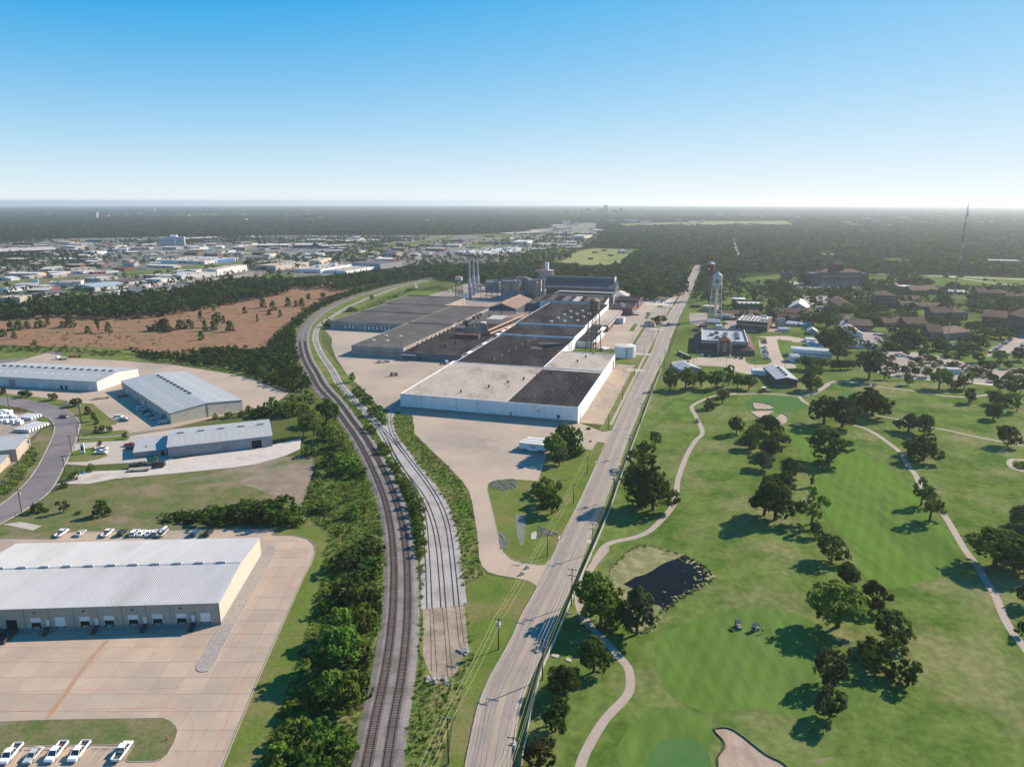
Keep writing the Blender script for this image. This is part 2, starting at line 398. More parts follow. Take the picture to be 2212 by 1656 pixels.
patch('campus_lawn','lawn_campus',[(1440,765),(1500,650),(1530,610),(1700,590),(1900,590),(2212,600),(2700,620),(2800,900),(2212,850),(1860,795),(1780,805),(1640,835),(1425,805)],.04)
patch('hay_field','field_hay',tl('O',(540,960),(1330,760),(1420,750),(1860,768),(2208,830),(2000,880),(1880,1000),(1650,1035),(1300,1040)),.06)
patch('meadow','lawn_campus',tl('O',(-200,900),(400,760),(560,790),(1000,740),(1320,755),(900,860),(540,960),(200,940)),.06)
patch('meadow','lawn_campus',tl('O',(1990,770),(2400,775),(2900,800),(2208,830),(2000,815)),.07)
patch('meadow','lawn_campus',tl('N',(0,670),(0,590),(700,540),(1180,440),(1220,470),(700,580),(300,640)),.07)
patch('meadow','lawn_campus',tl('N',(1450,590),(1800,540),(2208,600),(2208,615),(1480,625)),.07)
patch('meadow','lawn_campus',tl('N',(1620,420),(2208,410),(2208,460),(1600,470)),.07)
patch('meadow','lawn_campus',tl('C',(1300,570),(1900,480),(2208,400),(2208,470),(1900,560),(1500,600),(900,640),(640,600)),.07)
patch('meadow','grass_dry',tl('A',(-300,1060),(560,960),(1480,930),(1480,1010),(900,1040),(400,1090),(-300,1120)),.07)
patch('meadow','lawn_campus',tl('A',(1000,1160),(1280,1130),(1640,1200),(1580,1230),(1360,1290),(1190,1250)),.07)
patch('meadow','lawn_campus',tl('B',(-100,830),(560,810),(1200,720),(1480,730),(2040,660),(2050,740),(1200,780),(700,830),(560,860),(-100,930)),.07)
patch('meadow','lawn_campus',tl('C',(-300,960),(-100,900),(420,870),(640,890),(600,960),(0,960)),.08)
patch('meadow','lawn_campus',tl('F',(1880,150),(2208,130),(2400,150),(2480,260),(2208,260),(1960,230)),.07)
patch('parking_lot','asphalt_grey',tl('C',(350,440),(1250,430),(1260,500),(900,560),(420,560)),.08)
patch('parking_lot','asphalt_grey',tl('N',(540,740),(1150,640),(1260,680),(1150,740),(760,770)),.08)
patch('parking_lot','lot_tan',tl('N',(330,780),(800,750),(720,830),(300,840)),.08)
patch('parking_lot','asphalt_grey',tl('B',(1940,570),(2400,530),(2400,620),(1950,660)),.08)
patch('parking_lot','asphalt_grey',tl('B',(0,330),(560,330),(1000,400),(500,440),(0,420)),.08)
patch('parking_lot','asphalt_grey',tl('A',(1100,400),(1700,390),(1650,460),(1050,470)),.08)
patch('parking_lot','lot_tan',tl('B',(770,1010),(950,980),(1740,930),(2100,860),(2300,850),(2300,930),(1700,960),(1200,1040)),.09)
patch('parking_lot','asphalt_grey',tl('B',(140,1000),(620,1010),(600,1050),(200,1080)),.09)
patch('parking_lot','lot_tan',tl('O',(300,560),(960,560),(700,640),(350,640)),.09)
patch('open_land','field_hay',[(1480,478),(1700,478),(1720,488),(1500,486)],.08)
patch('open_land','field_hay',[(1330,484),(1480,480),(1500,487),(1350,490)],.08)
ribbon([D(690,596),D(900,560),D(1130,520),D(1260,490)],14,.10,'far_road','asphalt_grey')
ribbon([D(-80,602),D(200,592),D(420,582),D(640,568)],9,.10,'far_road','asphalt_grey')
ribbon([D(1240,500),D(1500,503),D(1760,512)],9,.10,'far_road','concrete_pale')
ribbon([P('G',-300,395),P('G',430,425),P('G',900,440),P('G',1500,465),P('G',2400,500)],11,.10,'campus_road','concrete_pale')
ribbon([P('G',900,440),P('G',1500,530),P('G',2100,600),P('G',2500,640)],6,.11,'campus_road','concrete_pale')
ribbon([P('20',1905,400),P('20',1925,490),P('20',1960,560)],9,.09,'far_road','concrete_pale')
patch('open_ground','gravel_pale',tl('20',(1340,500),(1560,505),(1750,515),(1500,525)),.09)
patch('brown_field','field_brown',tl('00',(-200,1140),(500,1040),(1300,1040),(1750,960),(2208,900))+tl('10',(520,770),(850,780),(700,890),(560,965),(420,1040),(300,1130),(200,1300),(0,1410))+tl('00',(1500,1420),(1100,1350),(400,1330),(-200,1310)),.05)
patch('weed_ground','weeds',tl('00',(-200,1330),(400,1335),(1100,1355),(1500,1430),(2208,1400))+tl('10',(0,1420),(210,1300),(320,1120),(380,1180),(340,1300),(380,1480),(470,1650))+tl('00',(2208,1640),(2000,1575),(1500,1480),(1000,1450),(600,1430),(0,1440),(-200,1450)),.07)
patch('track_oval','asphalt_mauve',tl('00',(-100,1450),(240,1430),(420,1380),(560,1382),(500,1425),(250,1450),(0,1500)),.085)
patch('rail_meadow','lawn_campus',tl('10',(860,1040),(1060,930),(1320,840),(1560,800),(1780,850),(1800,900),(1600,905),(1320,890),(1000,1000)),.06)
patch('rail_weeds','weeds',tl('10',(340,1190),(420,1090),(600,970),(850,880),(1200,800),(1480,740),(1560,760),(1300,830),(1050,920),(850,1030),(700,1090),(600,1150),(560,1250),(580,1330),(700,1480),(880,1650),(560,1650),(380,1450)),.05)
patch('concrete_yard','concrete_yard',tl('01',(-400,30),(0,30))+tl('00',(-200,1560),(400,1390),(620,1432),(1000,1450),(1500,1492),(2000,1572))+tl('10',(0,1625))+tl('11',(280,80),(160,170))+tl('01',(2100,230),(1480,380),(1120,425),(690,385),(600,160),(0,95),(-400,60)),.10)
patch('concrete_yard','concrete_pale',tl('01',(650,515),(1120,445),(1480,395),(1490,650),(1100,680),(720,702),(560,690),(640,560)),.10)
patch('field_grass','grass_dry',tl('01',(-200,1400),(0,1220),(220,1110),(420,960),(560,880),(760,850),(1500,770),(2208,700))+tl('11',(500,600),(500,700),(390,1070),(600,1240),(170,1250))+tl('01',(1500,1258),(600,1275),(460,1333),(0,1331),(-200,1331)),.06)
patch('gravel_lot','gravel_pale',tl('01',(460,875),(580,835),(700,755),(1100,740),(1460,655),(2208,545))+tl('11',(150,520),(390,465),(380,560),(250,620),(0,690))+tl('01',(2000,720),(1500,770),(1000,815),(760,860),(560,862)),.09)
patch('bare_ground','dirt_bare',tl('01',(1500,850),(1800,780),(2000,725))+tl('11',(0,692),(250,625),(480,620),(490,760),(430,950),(390,1040),(200,980),(0,900))+tl('01',(2000,850),(1700,830)),.08)
patch('junk_yard','lot_tan',tl('01',(-200,215),(0,215),(230,245),(340,320),(420,330),(450,345),(370,365),(230,500),(140,680),(0,760),(-200,800)),.09)
patch('foundation_slab','concrete_pale',tl('01',(20,1208),(180,1188),(360,1222),(285,1262),(130,1228)),.085)
ribbon([P('01',640,470),P('01',900,455),P('01',1150,430),P('01',1480,390)],1.5,.135,'footpath','path_concrete')
def island(name,m,pts,h=.13):
 """kerbed grass island"""
 w=[P(*p)if len(p)==3 and p[0]!='S' else S(*p[1:])for p in pts]
 if area2(w)<0:w.reverse()
 c=sum(w,Vector())/len(w)
 o=fill(w,h,name,m)
 mb=MB();n=len(w)
 for i in range(n):
  a,b=w[i],w[(i+1)%n];d=(b-a);
  if d.length<.05:continue
  d.normalize();nn=Vector((d.y,-d.x,0))*.17
  mb.prism([(a.x,a.y),(b.x,b.y),(b.x+nn.x,b.y+nn.y),(a.x+nn.x,a.y+nn.y)][::-1],.0,h+.03)
 mb.build('kerb','kerb',o)
 return o
island('grass_verge','lawn_verge',tl('01',(545,200),(690,165),(800,170),(920,270),(1010,345),(900,375),(760,395),(700,395),(692,330)))
island('grass_verge','lawn_verge',tl('01',(-150,55),(70,85),(300,110),(600,145),(450,172),(300,148),(0,108),(-150,100)))
island('grass_verge','lawn_verge',tl('01',(690,445),(800,425),(1080,395),(1125,418),(900,445),(690,465)))
island('grass_verge','lawn_verge',tl('01',(670,492),(900,462),(1100,440),(1120,462),(1090,488),(800,500),(650,512)))
island('grass_verge','lawn_verge',tl('01',(610,590),(700,558),(860,545),(930,620),(860,645),(740,670),(585,672)))
SL=[P('01',*p)for p in((-400,160),(-100,165),(0,175),(240,225),(400,290),(460,350),(455,430),(400,560),(290,760),(150,920),(0,1040),(-200,1160),(-500,1330))]
SR=[P('01',*p)for p in((-400,80),(-100,100),(0,112),(300,152),(520,203),(630,262),(690,335),(680,420),(640,540),(580,660),(500,830),(400,960),(200,1100),(0,1212),(-200,1330),(-500,1500))]
def resample(pts,n):
 pts=smooth_pts(pts,8);L=[0]
 for a,b in zip(pts,pts[1:]):L.append(L[-1]+(b-a).length)
 out=[];j=0
 for i in range(n):
  t=L[-1]*i/(n-1)
  while j<len(L)-2 and L[j+1]<t:j+=1
  f=(t-L[j])/max(L[j+1]-L[j],1e-6);out.append(pts[j].lerp(pts[j+1],min(max(f,0),1)))
 return out
sl_,sr_=resample(SL,60),resample(SR,60)
st=strip(sl_,sr_,.12,'street','asphalt_mauve')
kb=MB();wall_strip(kb,sl_,-.6,0,.0,.24);kb.build('kerb','kerb',st)
kb=MB();wall_strip(kb,sr_,0,.6,.0,.24);kb.build('kerb','kerb',st)
patch('street_verge','lawn_verge',tl('01',(-100,172),(30,180),(240,228),(395,290),(440,330),(380,325),(240,255),(30,195),(-100,190)),.11)
patch('street_verge','grass_dry',tl('01',(450,362),(455,430),(400,560),(290,760),(150,920),(0,1045),(-200,1160),(-200,760),(0,760),(60,730),(150,690),(260,520),(360,400)),.105)
APRON=[P(*p)for p in tl('02',(1890,1720),(2000,1450),(2208,940))+tl('12',(160,580),(420,0))+tl('11',(470,1560),(508,1450),(500,1385),(445,1338),(330,1308),(150,1305),(138,1290),(165,1252))+tl('01',(1500,1260),(590,1277),(470,1338),(0,1334),(-500,1340))+tl('02',(-500,1720))]
ap=fill(APRON,.03,'apron_pavement','joint_dark')
cnt=0
gx0,gy0,sx,sy=-83.0-6.55*20,100.0,6.55,6.2
for i in range(45):
 for j in range(40):
  x0,y0=gx0+i*sx,gy0+j*sy
  if y0>245:continue
  e=.035
  c=clip_cell(APRON,[(x0+e,y0+e),(x0+sx-e,y0+e),(x0+sx-e,y0+sy-e),(x0+e,y0+sy-e)])
  if len(c)<3 or abs(area2(c))<.6:continue
  if x0>-147 and x0+sx<-86 and 182<y0<226:continue
  if proj(x0+sx,y0+sy)[0]<-30 or proj(x0+sx,y0+sy)[1]>1690:continue
  if area2(c)<0:c.reverse()
  MB().prism(c,.0,.10+.006*rng.random()).build('concrete_slab','concrete_tan',ap);cnt+=1
def kerb_line(pts,parent,w=.18,h=.26,side=1):
 mb=MB();wall_strip(mb,pts,0 if side>0 else-w,w if side>0 else 0,.0,h);return mb.build('kerb','kerb',parent)
kerb_line([P(*p)for p in tl('02',(1890,1720),(2000,1450),(2208,940))+tl('12',(160,580),(420,0))+tl('11',(470,1560),(508,1450),(500,1385),(445,1338),(330,1308),(150,1305),(138,1290),(165,1252))+tl('01',(1500,1260),(590,1277),(470,1338),(0,1334))],ap)
island('grass_island','grass_dry',tl('02',(-200,1278),(0,1268),(400,1252),(1000,1242),(1400,1236),(1470,1262),(1515,1310),(1530,1350),(1500,1450),(1440,1550),(1390,1590),(1330,1608),(1120,1612),(1088,1595),(1095,1570),(1165,1465),(600,1470),(200,1478),(45,1493),(0,1575),(-200,1700)),h=.2)
island('grass_island','lawn_verge',tl('01',(1065,1310),(1110,1270),(1190,1268),(1130,1318),(1085,1322)),h=.2)
island('grass_island','lawn_verge',tl('01',(1700,1308),(1745,1262),(1800,1262),(1765,1308),(1730,1315)),h=.2)
island('gravel_bed','gravel_strip',tl('02',(1905,445),(1700,785),(1700,820),(1735,838),(1790,830),(1840,780),(2010,450),(2208,110))+tl('11',(175,1440),(150,1412),(100,1405),(40,1470)),h=.22)
Z1=.112
def paint(pts,w,name,m,parent,z=Z1,k=5):return ribbon(pts,w,z,name,m,parent,k=k)
paint([P('02',*p)for p in((-100,1016),(400,1000),(1000,988),(1500,976),(1680,945),(1830,890),(1930,815),(2000,700),(2060,580),(2208,290))],.14,'fire_lane_line','paint_red',ap)
paint([P('02',*p)for p in((-100,1186),(500,1165),(1000,1155),(1400,1147),(1540,1165),(1630,1215),(1665,1290),(1650,1400),(1580,1520),(1380,1610))],.14,'fire_lane_line','paint_red',ap)
paint([P('02',1780,1656),P('02',1900,1400),P('02',2040,1060),P('02',2208,690),P('12',160,370),P('12',330,0),P('11',400,1450),P('11',440,1390)],.14,'fire_lane_line','paint_red',ap)
s0=[P('02',*p)for p in((935,560),(800,710),(690,850),(600,980),(520,1090),(400,1250))]
strip(offset_path(smooth_pts(s0),-.5),offset_path(smooth_pts(s0),.7),Z1+.004,'rust_stain','rust_stain',ap)
for x in(230,410,598,780,872,968):
 paint([P('02',x-20,1500),P('02',x-120,1650 if x<700 else 1620)],.16,'parking_line','paint_line',ap,k=1)
for i in range(24):
 x=600+i*67
 if 1050<x<1130 or 1690<x<1800:continue
 paint([P('01',x+55,1272),P('01',x+5,1318)],.13,'parking_line','paint_line',ap,k=1)
for x in(250,320,420,640,825,915,1010):
 p=P('02',x,1500 if x>700 else 1510);MB().box(-.9,-.08,0,.9,.08,.22,0,0,(p.x,p.y,.0)).build('wheel_stop','kerb',ap)
patch('mown_strip','lawn_verge',tl('02',(1890,1720),(2000,1450),(2208,940))+tl('12',(160,580),(420,0))+tl('11',(470,1560),(508,1450),(500,1385),(445,1338),(330,1308),(150,1305),(138,1290),(165,1252),(0,1240),(250,1225),(600,1245),(625,1300),(600,1450))+tl('12',(585,0),(460,400),(320,850),(180,1250),(10,1720)),.064)
# ---- factory yard
YARD=tl('11',(1350,270),(1368,430),(1500,560),(1640,690),(1790,850),(1840,930),(1870,1050),(1908,1300),(1925,1500),(1950,1570),(2000,1620))+tl('12',(2080,0),(2208,22))+tl('22',(60,32),(150,55),(200,85),(215,115),(300,0))+tl('21',(330,1500),(290,1555),(240,1562),(100,1545),(0,1512))+tl('11',(2190,1500),(2130,1440),(2080,1250),(2040,1080),(1997,910),(2000,870),(2030,840),(2080,826),(2208,815))+tl('21',(30,820),(225,836),(300,610),(420,560),(600,552),(690,568),(735,500),(790,510),(818,535),(870,400),(780,410),(700,380),(610,345))+[('S',0,2),('S',-2,120),('S',-100,230)]+tl('10',(1300,1150),(700,1150),(590,1190),(655,1260),(652,1330),(690,1430),(790,1580),(870,1650))+tl('11',(1080,215),(1240,235),(1250,255))
yd=patch('factory_yard','concrete_yard',YARD,.09)
def srect(name,m,u0,w0,u1,w1,z,**k):return fill([S(u0,w0),S(u1,w0),S(u1,w1),S(u0,w1)],z,name,m,**k)
srect('factory_ground','lot_tan',-285,225,-2,620,.07)
srect('dirt_yard','dirt_pale',-.5,2,13.5,152,.095)
srect('roadside_verge','lawn_verge',13,-8,22.6,640,.085)
srect('tank_lawn','lawn_verge',-12,151,14,191,.10)
srect('tower_lawn','lawn_verge',-41,142,-12,207,.10)
srect('factory_lot','concrete_yard',-41,206,3,285,.10)
srect('factory_lot','lot_tan',4.5,192,17,318,.105)
srect('factory_lot','concrete_yard',-26,280,4,470,.104)
srect('factory_lot','lot_tan',2,345,17,455,.108)
srect('lot_grass','lawn_campus',2.2,196,4.6,330,.112)
srect('lot_grass','lawn_campus',-8,292,-4,335,.12)
srect('lot_grass','lawn_campus',-2,370,2,400,.12)
srect('substation_pad','gravel_pale',-14,470,20,545,.11)
srect('substation_road','concrete_pale',-30,548,22,556,.115)
srect('side_lot','lot_tan',24.5-11,640,22.6,660,.09)
for w0,w1 in((3,132),(140,186),(196,300),(318,455),(470,640)):srect('pavement','path_concrete',16.6,w0,18.4,w1,.125)
for w in(132,188,305,460):srect('driveway','concrete_pale',10,w,22.5,w+7.5,.13)
sk=MB()
for i in range(34):
 cx,cyy=1870+rng.gauss(0,130),520+rng.gauss(0,65);r=rng.uniform(2,8);a0=rng.uniform(0,6.28);a1=a0+rng.uniform(1.2,4.6)
 c=P('11',cx,cyy);el=rng.uniform(.6,1.3)
 pts=[Vector((c.x+r*math.cos(a0+(a1-a0)*t/16),c.y+el*r*math.sin(a0+(a1-a0)*t/16),0))for t in range(17)]
 wv=rng.uniform(.03,.07);zz=.098+.0006*i
 a,b=offset_path(pts,-wv),offset_path(pts,wv);n=len(pts)
 sk.add([(p.x,p.y,zz)for p in a]+[(p.x,p.y,zz)for p in b],[(k,n+k,n+k+1,k+1)for k in range(n-1)])
sk.build('tyre_mark','rubber_mark',yd,kind='stuff')
patch('yard_patch','tyre_wear',tl('11',(1840,690),(2208,430))+tl('21',(100,520),(130,600),(0,660))+tl('11',(1900,760)),.132)if False else None
island('drive_lawn','lawn_verge',tl('11',(2080,826),(2030,842),(2002,872),(1998,915),(2040,1080),(2080,1250),(2130,1440),(2190,1500))+tl('21',(0,1512),(100,1545),(240,1562),(290,1555),(330,1500),(440,1310),(590,1000),(745,660),(812,530),(790,505),(735,498),(690,568),(600,556),(450,600),(300,612),(225,838),(30,822)))
patch('roadside_grass','lawn_verge',tl('12',(2208,40),(2080,15),(2000,0),(1760,100),(1830,400),(1880,700),(1780,960),(1700,1250),(1640,1720),(1820,1720),(1880,1400),(1965,1030),(2110,720))+tl('22',(0,540),(90,340),(210,120),(195,85),(150,58),(60,35)),.06)
# ---- golf course
patch('golf_lawn','lawn_golf',[(1120,1760),(1126,1656),(1164,1474),(1196,1392),(1259,1242),(1316,1107),(1356,992),(1417,829),(1425,808),(1640,836),(1780,806),(1860,796),(2000,815),(2212,850),(2800,900),(2900,1760)],.055)
patch('fairway','lawn_fairway',tl('21',(1700,500),(1750,620),(1600,800),(1500,1000),(1500,1250),(1700,1400))+tl('31',(100,1500),(350,1400),(700,1650))+tl('32',(900,200),(700,300),(350,0))+tl('31',(1000,1200),(800,700),(600,420),(300,380),(150,560)),.06)if False else None
GREENS=[('30',-100,1600,0,0)]
def blob(t,cx,cy,rx,ry,n=28,wob=.12,seed=1):
 r=random.Random(seed);ph=[r.uniform(0,6.28)for _ in range(3)]
 return[P(t,cx+rx*(1+wob*math.sin(2*a+ph[0])+wob*.6*math.sin(3*a+ph[1]))*math.cos(a),cy+ry*(1+wob*math.sin(2*a+ph[0]))*math.sin(a))for a in(2*math.pi*i/n for i in range(n))]
fill(blob('31',60,175,230,85,seed=3),.064,'putting_green','lawn_green')
fill(blob('22',1440,1640,270,250,seed=4,wob=.04),.064,'putting_green','lawn_green')
fill(blob('22',1330,1500,430,330,seed=5,wob=.1),.060,'green_surround','lawn_fairway')
fill(blob('31',680,90,70,15,seed=6),.064,'putting_green','lawn_green')
fill(smooth_pts([P('31',*p)for p in((150,420),(400,400),(620,440),(900,620),(1250,900),(1330,1050),(1480,1180),(1650,1500),(1500,1656),(900,1750),(700,1400),(420,1000),(330,700))],6,True),.058,'fairway','lawn_fairway')
fill(smooth_pts([P('22',*p)for p in((1240,600),(1500,420),(2000,300),(2500,350),(2900,700),(3000,1100),(2600,1250),(2100,1150),(1700,1180),(1330,1000))],6,True),.057,'fairway','lawn_fairway')
for i,(x,y,rx,ry)in enumerate(((1540,122,60,16),(1440,168,62,17),(1455,236,52,20),(1500,303,48,20),(1530,396,55,23))):
 fill(blob('21',x,y,rx,ry,seed=20+i,wob=.03),.066,'tee_box','lawn_tee')
mat('lip_grass',(.05,.085,.02),(.07,.11,.025),.8)
def bunker(pts,label):
 pts=smooth_pts(pts,5,True)
 if area2(pts)<0:pts.reverse()
 b=fill(pts,.07,'bunker_sand','sand')
 mb=MB();n=len(pts);c=sum(pts,Vector())/n
 for i in range(n):
  a,d=pts[i],pts[(i+1)%n];oa,od=a+(a-c).normalized()*.9,d+(d-c).normalized()*.9
  mb.quad((a.x,a.y,.07),(d.x,d.y,.07),(d.x,d.y,.38),(a.x,a.y,.38));mb.quad((a.x,a.y,.38),(d.x,d.y,.38),(od.x,od.y,.04),(oa.x,oa.y,.04))
 mb.build('bunker_lip','lip_grass',b);return b
bunker([P('22',*p)for p in((1750,1350),(1790,1325),(1880,1330),(1980,1390),(2080,1470),(2200,1560),(2350,1640),(2400,1760),(1850,1760),(1780,1610),(1790,1560),(1840,1490),(1820,1430))],'')
bunker([P('21',*p)for p in((2080,165),(2120,160),(2190,170),(2250,195),(2230,215),(2150,218),(2095,212))],'')
bunker([P('21',*p)for p in((2055,238),(2120,230),(2200,228),(2260,230),(2200,270),(2140,293),(2090,265))],'')
bunker([P('31',*p)for p in((110,260),(150,270),(170,290),(160,330),(120,350),(70,340),(65,300))],'')
bunker([P('32',400,1600),P('32',480,1575),P('32',560,1565),P('32',565,1580),P('32',470,1610),P('32',400,1618)],'')if False else None
fill([P('32',*p)for p in((395,1612),(480,1580),(555,1566),(568,1576),(480,1606),(400,1620))],.062,'worn_turf','dirt_bare')
POND=smooth_pts([P(*p)for p in tl('21',(1060,1400),(1200,1395),(1330,1430),(1480,1465),(1620,1540),(1700,1600),(1735,1650))+tl('22',(1745,30),(1690,80),(1560,150),(1440,215),(1330,320),(1250,440),(1150,500),(1000,480),(930,330),(900,150),(840,30))+tl('21',(850,1590),(960,1480))],4,True)
pw=fill(POND,.058,'pond_water','water')
ALG=[P(*p)for p in tl('21',(1060,1400),(1200,1395),(1330,1430),(1480,1470),(1430,1500),(1330,1535),(1280,1560),(1220,1600),(1150,1640))+tl('22',(1060,20),(960,80),(1060,130),(1150,200),(1190,260),(1260,260),(1330,310),(1250,440),(1150,500),(1000,480),(930,330),(900,150),(840,30))+tl('21',(850,1590),(960,1480))]
fill(ALG,.064,'algae_mat','algae',pw)
for i in range(230):
 t=rng.random();k=int(t*len(POND));c=sum(POND,Vector())/len(POND)
 p=POND[k].lerp(c,abs(rng.gauss(0,.11)))if i%14 else POND[k].lerp(c,rng.uniform(.2,.6))
 r=rng.uniform(.2,.9);n=7
 fill([p+Vector((r*rng.uniform(.5,1.1)*math.cos(2*math.pi*j/n),r*rng.uniform(.5,1.1)*math.sin(2*math.pi*j/n),0))for j in range(n)],.067+.0005*i,'algae_patch','algae',pw)
def cart_path(pts,w=2.3,z=.075):return ribbon(pts,w,z,'cart_path','path_concrete',k=8)
cart_path([P(*p)for p in tl('21',(1940,80),(1780,95),(1640,140),(1555,190),(1560,230),(1590,280),(1630,370),(1640,430),(1590,480),(1530,570),(1480,680),(1430,830),(1415,970),(1380,1060),(1280,1180),(1180,1270),(1060,1320),(900,1355),(810,1390),(760,1450),(700,1560))+tl('22',(590,80),(575,200),(590,300),(650,410),(740,510),(830,600),(920,700),(1000,800),(1020,900),(1010,1000),(950,1090),(860,1180),(770,1290),(680,1440),(620,1560),(570,1720))])
cart_path([P(*p)for p in tl('21',(1780,95),(2000,85))+tl('31',(0,83),(200,98),(300,100),(400,80),(470,40),(530,0))],2.3,.079)
cart_path([P(*p)for p in tl('H',(520,1180),(700,1150),(830,1100),(950,1010),(1100,940),(1300,920),(1500,950),(1900,1020),(2208,1055))+tl('I',(400,1105),(800,1170),(1100,1195),(1350,1185),(1600,1155))],2.2,.083)
cart_path([P('31',*p)for p in((270,105),(310,150),(400,200),(560,290),(700,345),(830,380),(960,450),(1070,530),(1140,590),(1200,690),(1270,780),(1310,860),(1400,980),(1520,1130),(1600,1260),(1700,1430),(1800,1560))]+[P('32',*p)for p in((1860,20),(1960,180),(2020,330),(2100,480),(2230,650),(2400,900))],2.3,.080)
cart_path([P('31',*p)for p in((760,255),(950,275),(1150,310),(1350,360),(1600,410),(1850,465),(2208,530),(2600,600))],2.0,.077)
cart_path([P('31',*p)for p in((2500,640),(2208,655),(2110,650),(2080,680),(2110,720),(2208,752),(2500,820))],2.2,.077)
fill([P(*p)for p in tl('21',(760,1450),(840,1400),(835,1440),(700,1600),(665,1600))],.072,'path_landing','path_concrete')
patch('fence_verge','lawn_verge',tl('22',(20,1720),(-20,1250),(80,950),(260,560),(500,0))+tl('21',(640,1300),(760,1000),(905,660),(1020,400),(1185,0))+[(1417,790),(1440,765),(1425,808),(1417,829),(1356,992),(1316,1107),(1259,1242),(1196,1392),(1164,1474),(1120,1720)],.062)
srect('road_verge','lawn_campus',34.5,85,47,640,.066)
patch('car_park','concrete_yard',tl('V',(-150,900),(200,850),(470,800),(1440,812),(1450,900),(1530,950),(1700,965),(1900,960),(2000,915),(2010,870),(1980,830),(1790,805),(1720,430),(1850,440),(1910,420),(1870,380),(1640,360),(2200,340))+tl('H',(330,140),(700,205),(830,232),(800,262),(640,260),(440,250),(390,225),(150,200),(200,400),(270,560),(480,650),(480,700),(0,690))+tl('V',(1590,1190),(1210,1100),(1000,1010),(520,985),(60,950),(-150,970)),.085)
patch('car_park','concrete_yard',tl('F',(-450,600),(-150,480),(60,470),(100,620),(300,1200),(130,1450),(0,1480),(-300,1500)),.07)if False else None
patch('car_park','lot_tan',tl('X',(240,1230),(640,1230),(600,1400),(450,1500),(250,1450),(230,1330)),.09)
patch('car_park','lot_tan',tl('X',(1000,1400),(1250,1380),(1250,1656),(1000,1600)),.09)
patch('car_park','lot_tan',tl('X',(1900,1450),(2208,1500),(2208,1656),(1900,1620)),.09)
patch('car_park','lot_tan',tl('F',(330,540),(560,520),(600,590),(1650,590),(1640,640),(1000,640),(820,690),(760,660),(430,610)),.09)
patch('car_park','lot_tan',tl('F',(580,790),(960,780),(1500,800),(1450,740),(1600,700),(1700,800),(960,900),(740,925),(600,880)),.09)
patch('car_park','lot_tan',tl('F',(1440,1370),(1650,1400),(1990,1420),(2050,1600),(1640,1620),(1500,1450)),.09)
patch('car_park','lot_tan',tl('I',(2000,170),(2500,150),(2500,420),(1890,440),(1560,500),(1600,380)),.09)
patch('car_park','lot_tan',tl('I',(-250,380),(0,405),(360,430),(700,480),(1000,560),(1300,620),(1700,720),(2208,690),(2208,800),(1900,900),(1650,980),(1100,900),(300,860),(-250,800),(-600,700),(-600,640),(-250,640)),.088)
patch('car_park','gravel_pale',tl('G',(1340,230),(1500,190),(2208,250),(2208,340),(1800,290)),.09)
for pts in(((-200,1690-1280),(0,0)),):pass
ribbon([P('I',-250,800),P('I',400,875),P('I',1100,925),P('I',1700,985),P('I',2300,960)],5,.094,'campus_drive','concrete_pale')
ribbon([P('G',1250,1420),P('G',1600,1420),P('G',2208,1470)],3,.094,'campus_path','concrete_pale')
ribbon([P('I',400,300),P('I',640,350)],2,.094,'campus_path','concrete_pale')
# ---- main road: slabs, kerbs, centre line
RL=[(1003,1700),(1007,1656),(1043,1500),(1105,1382),(1128,1329),(1176,1244),(1216,1155),(1254,1080),(1292.6,995),(1321,930),(1368,830),(1404,765),(1429,705),(1469,640),(1493,590),(1503,572)]
RR=[(1080,1700),(1092,1656),(1123,1500),(1172,1382),(1198,1321),(1237,1244),(1268,1155),(1297,1080),(1334,995),(1361,930),(1404,830),(1436,765),(1458,705),(1487,640),(1508,590),(1516,572)]
NR=220
rl=resample([D(*p)for p in RL],NR);
rr0=resample([D(*p)for p in RR],NR)
wd=[min(max((a-b).length,9.5),13.5)for a,b in zip(rl,rr0)]
wd=[sum(wd[max(0,i-12):i+13])/len(wd[max(0,i-12):i+13])for i in range(NR)]
def off_var(pts,ds):
 out=[]
 for i,p in enumerate(pts):
  a=pts[max(i-1,0)];b=pts[min(i+1,len(pts)-1)];t=(b-a);t.z=0;t.normalize();out.append(p+Vector((t.y,-t.x,0))*ds[i])
 return out
rr=off_var(rl,wd)
road=strip(rl,rr,.10,'main_road','road_concrete')
for k,(a,b)in enumerate(((0,.25),(.25,.5),(.5,.75),(.75,1.0))):
 A_,B_=off_var(rl,[w*a+.03 for w in wd]),off_var(rl,[w*b-.03 for w in wd])
 i=0
 while i<74:
  j=i+1
  MB().prism([(A_[i].x,A_[i].y),(B_[i].x,B_[i].y),(B_[j].x,B_[j].y),(A_[j].x,A_[j].y)],.05,.112+.004*rng.random()).build('concrete_slab','road_concrete',road);i=j
for f0,wv in((.2,.16),(.34,.2),(.70,.2),(.83,.16)):
 strip(off_var(rl,[w*f0-wv*3 for w in wd]),off_var(rl,[w*f0+wv*3 for w in wd]),.1185,'wheel_wear','tyre_wear',road)
for f0 in(.12,.3,.42,.62,.79,.9):
 strip(off_var(rl,[w*f0-.035 for w in wd]),off_var(rl,[w*f0+.035 for w in wd]),.121,'tar_seam','tar_dark',road)
for d in(-.16,.16):
 strip(off_var(rl,[w*.5+d-.04 for w in wd])[:150],off_var(rl,[w*.5+d+.04 for w in wd])[:150],.124,'centre_line','paint_yellow',road)
kb=MB();wall_strip(kb,[p for i,p in enumerate(rl)if i<42],-.35,0,.0,.26);kb.build('kerb','kerb',road)
kb=MB();wall_strip(kb,[p for i,p in enumerate(rl)if i>95],-.35,0,.0,.22);kb.build('kerb','kerb',road)
kb=MB();wall_strip(kb,rr,0,.35,.0,.24);kb.build('kerb','kerb',road)
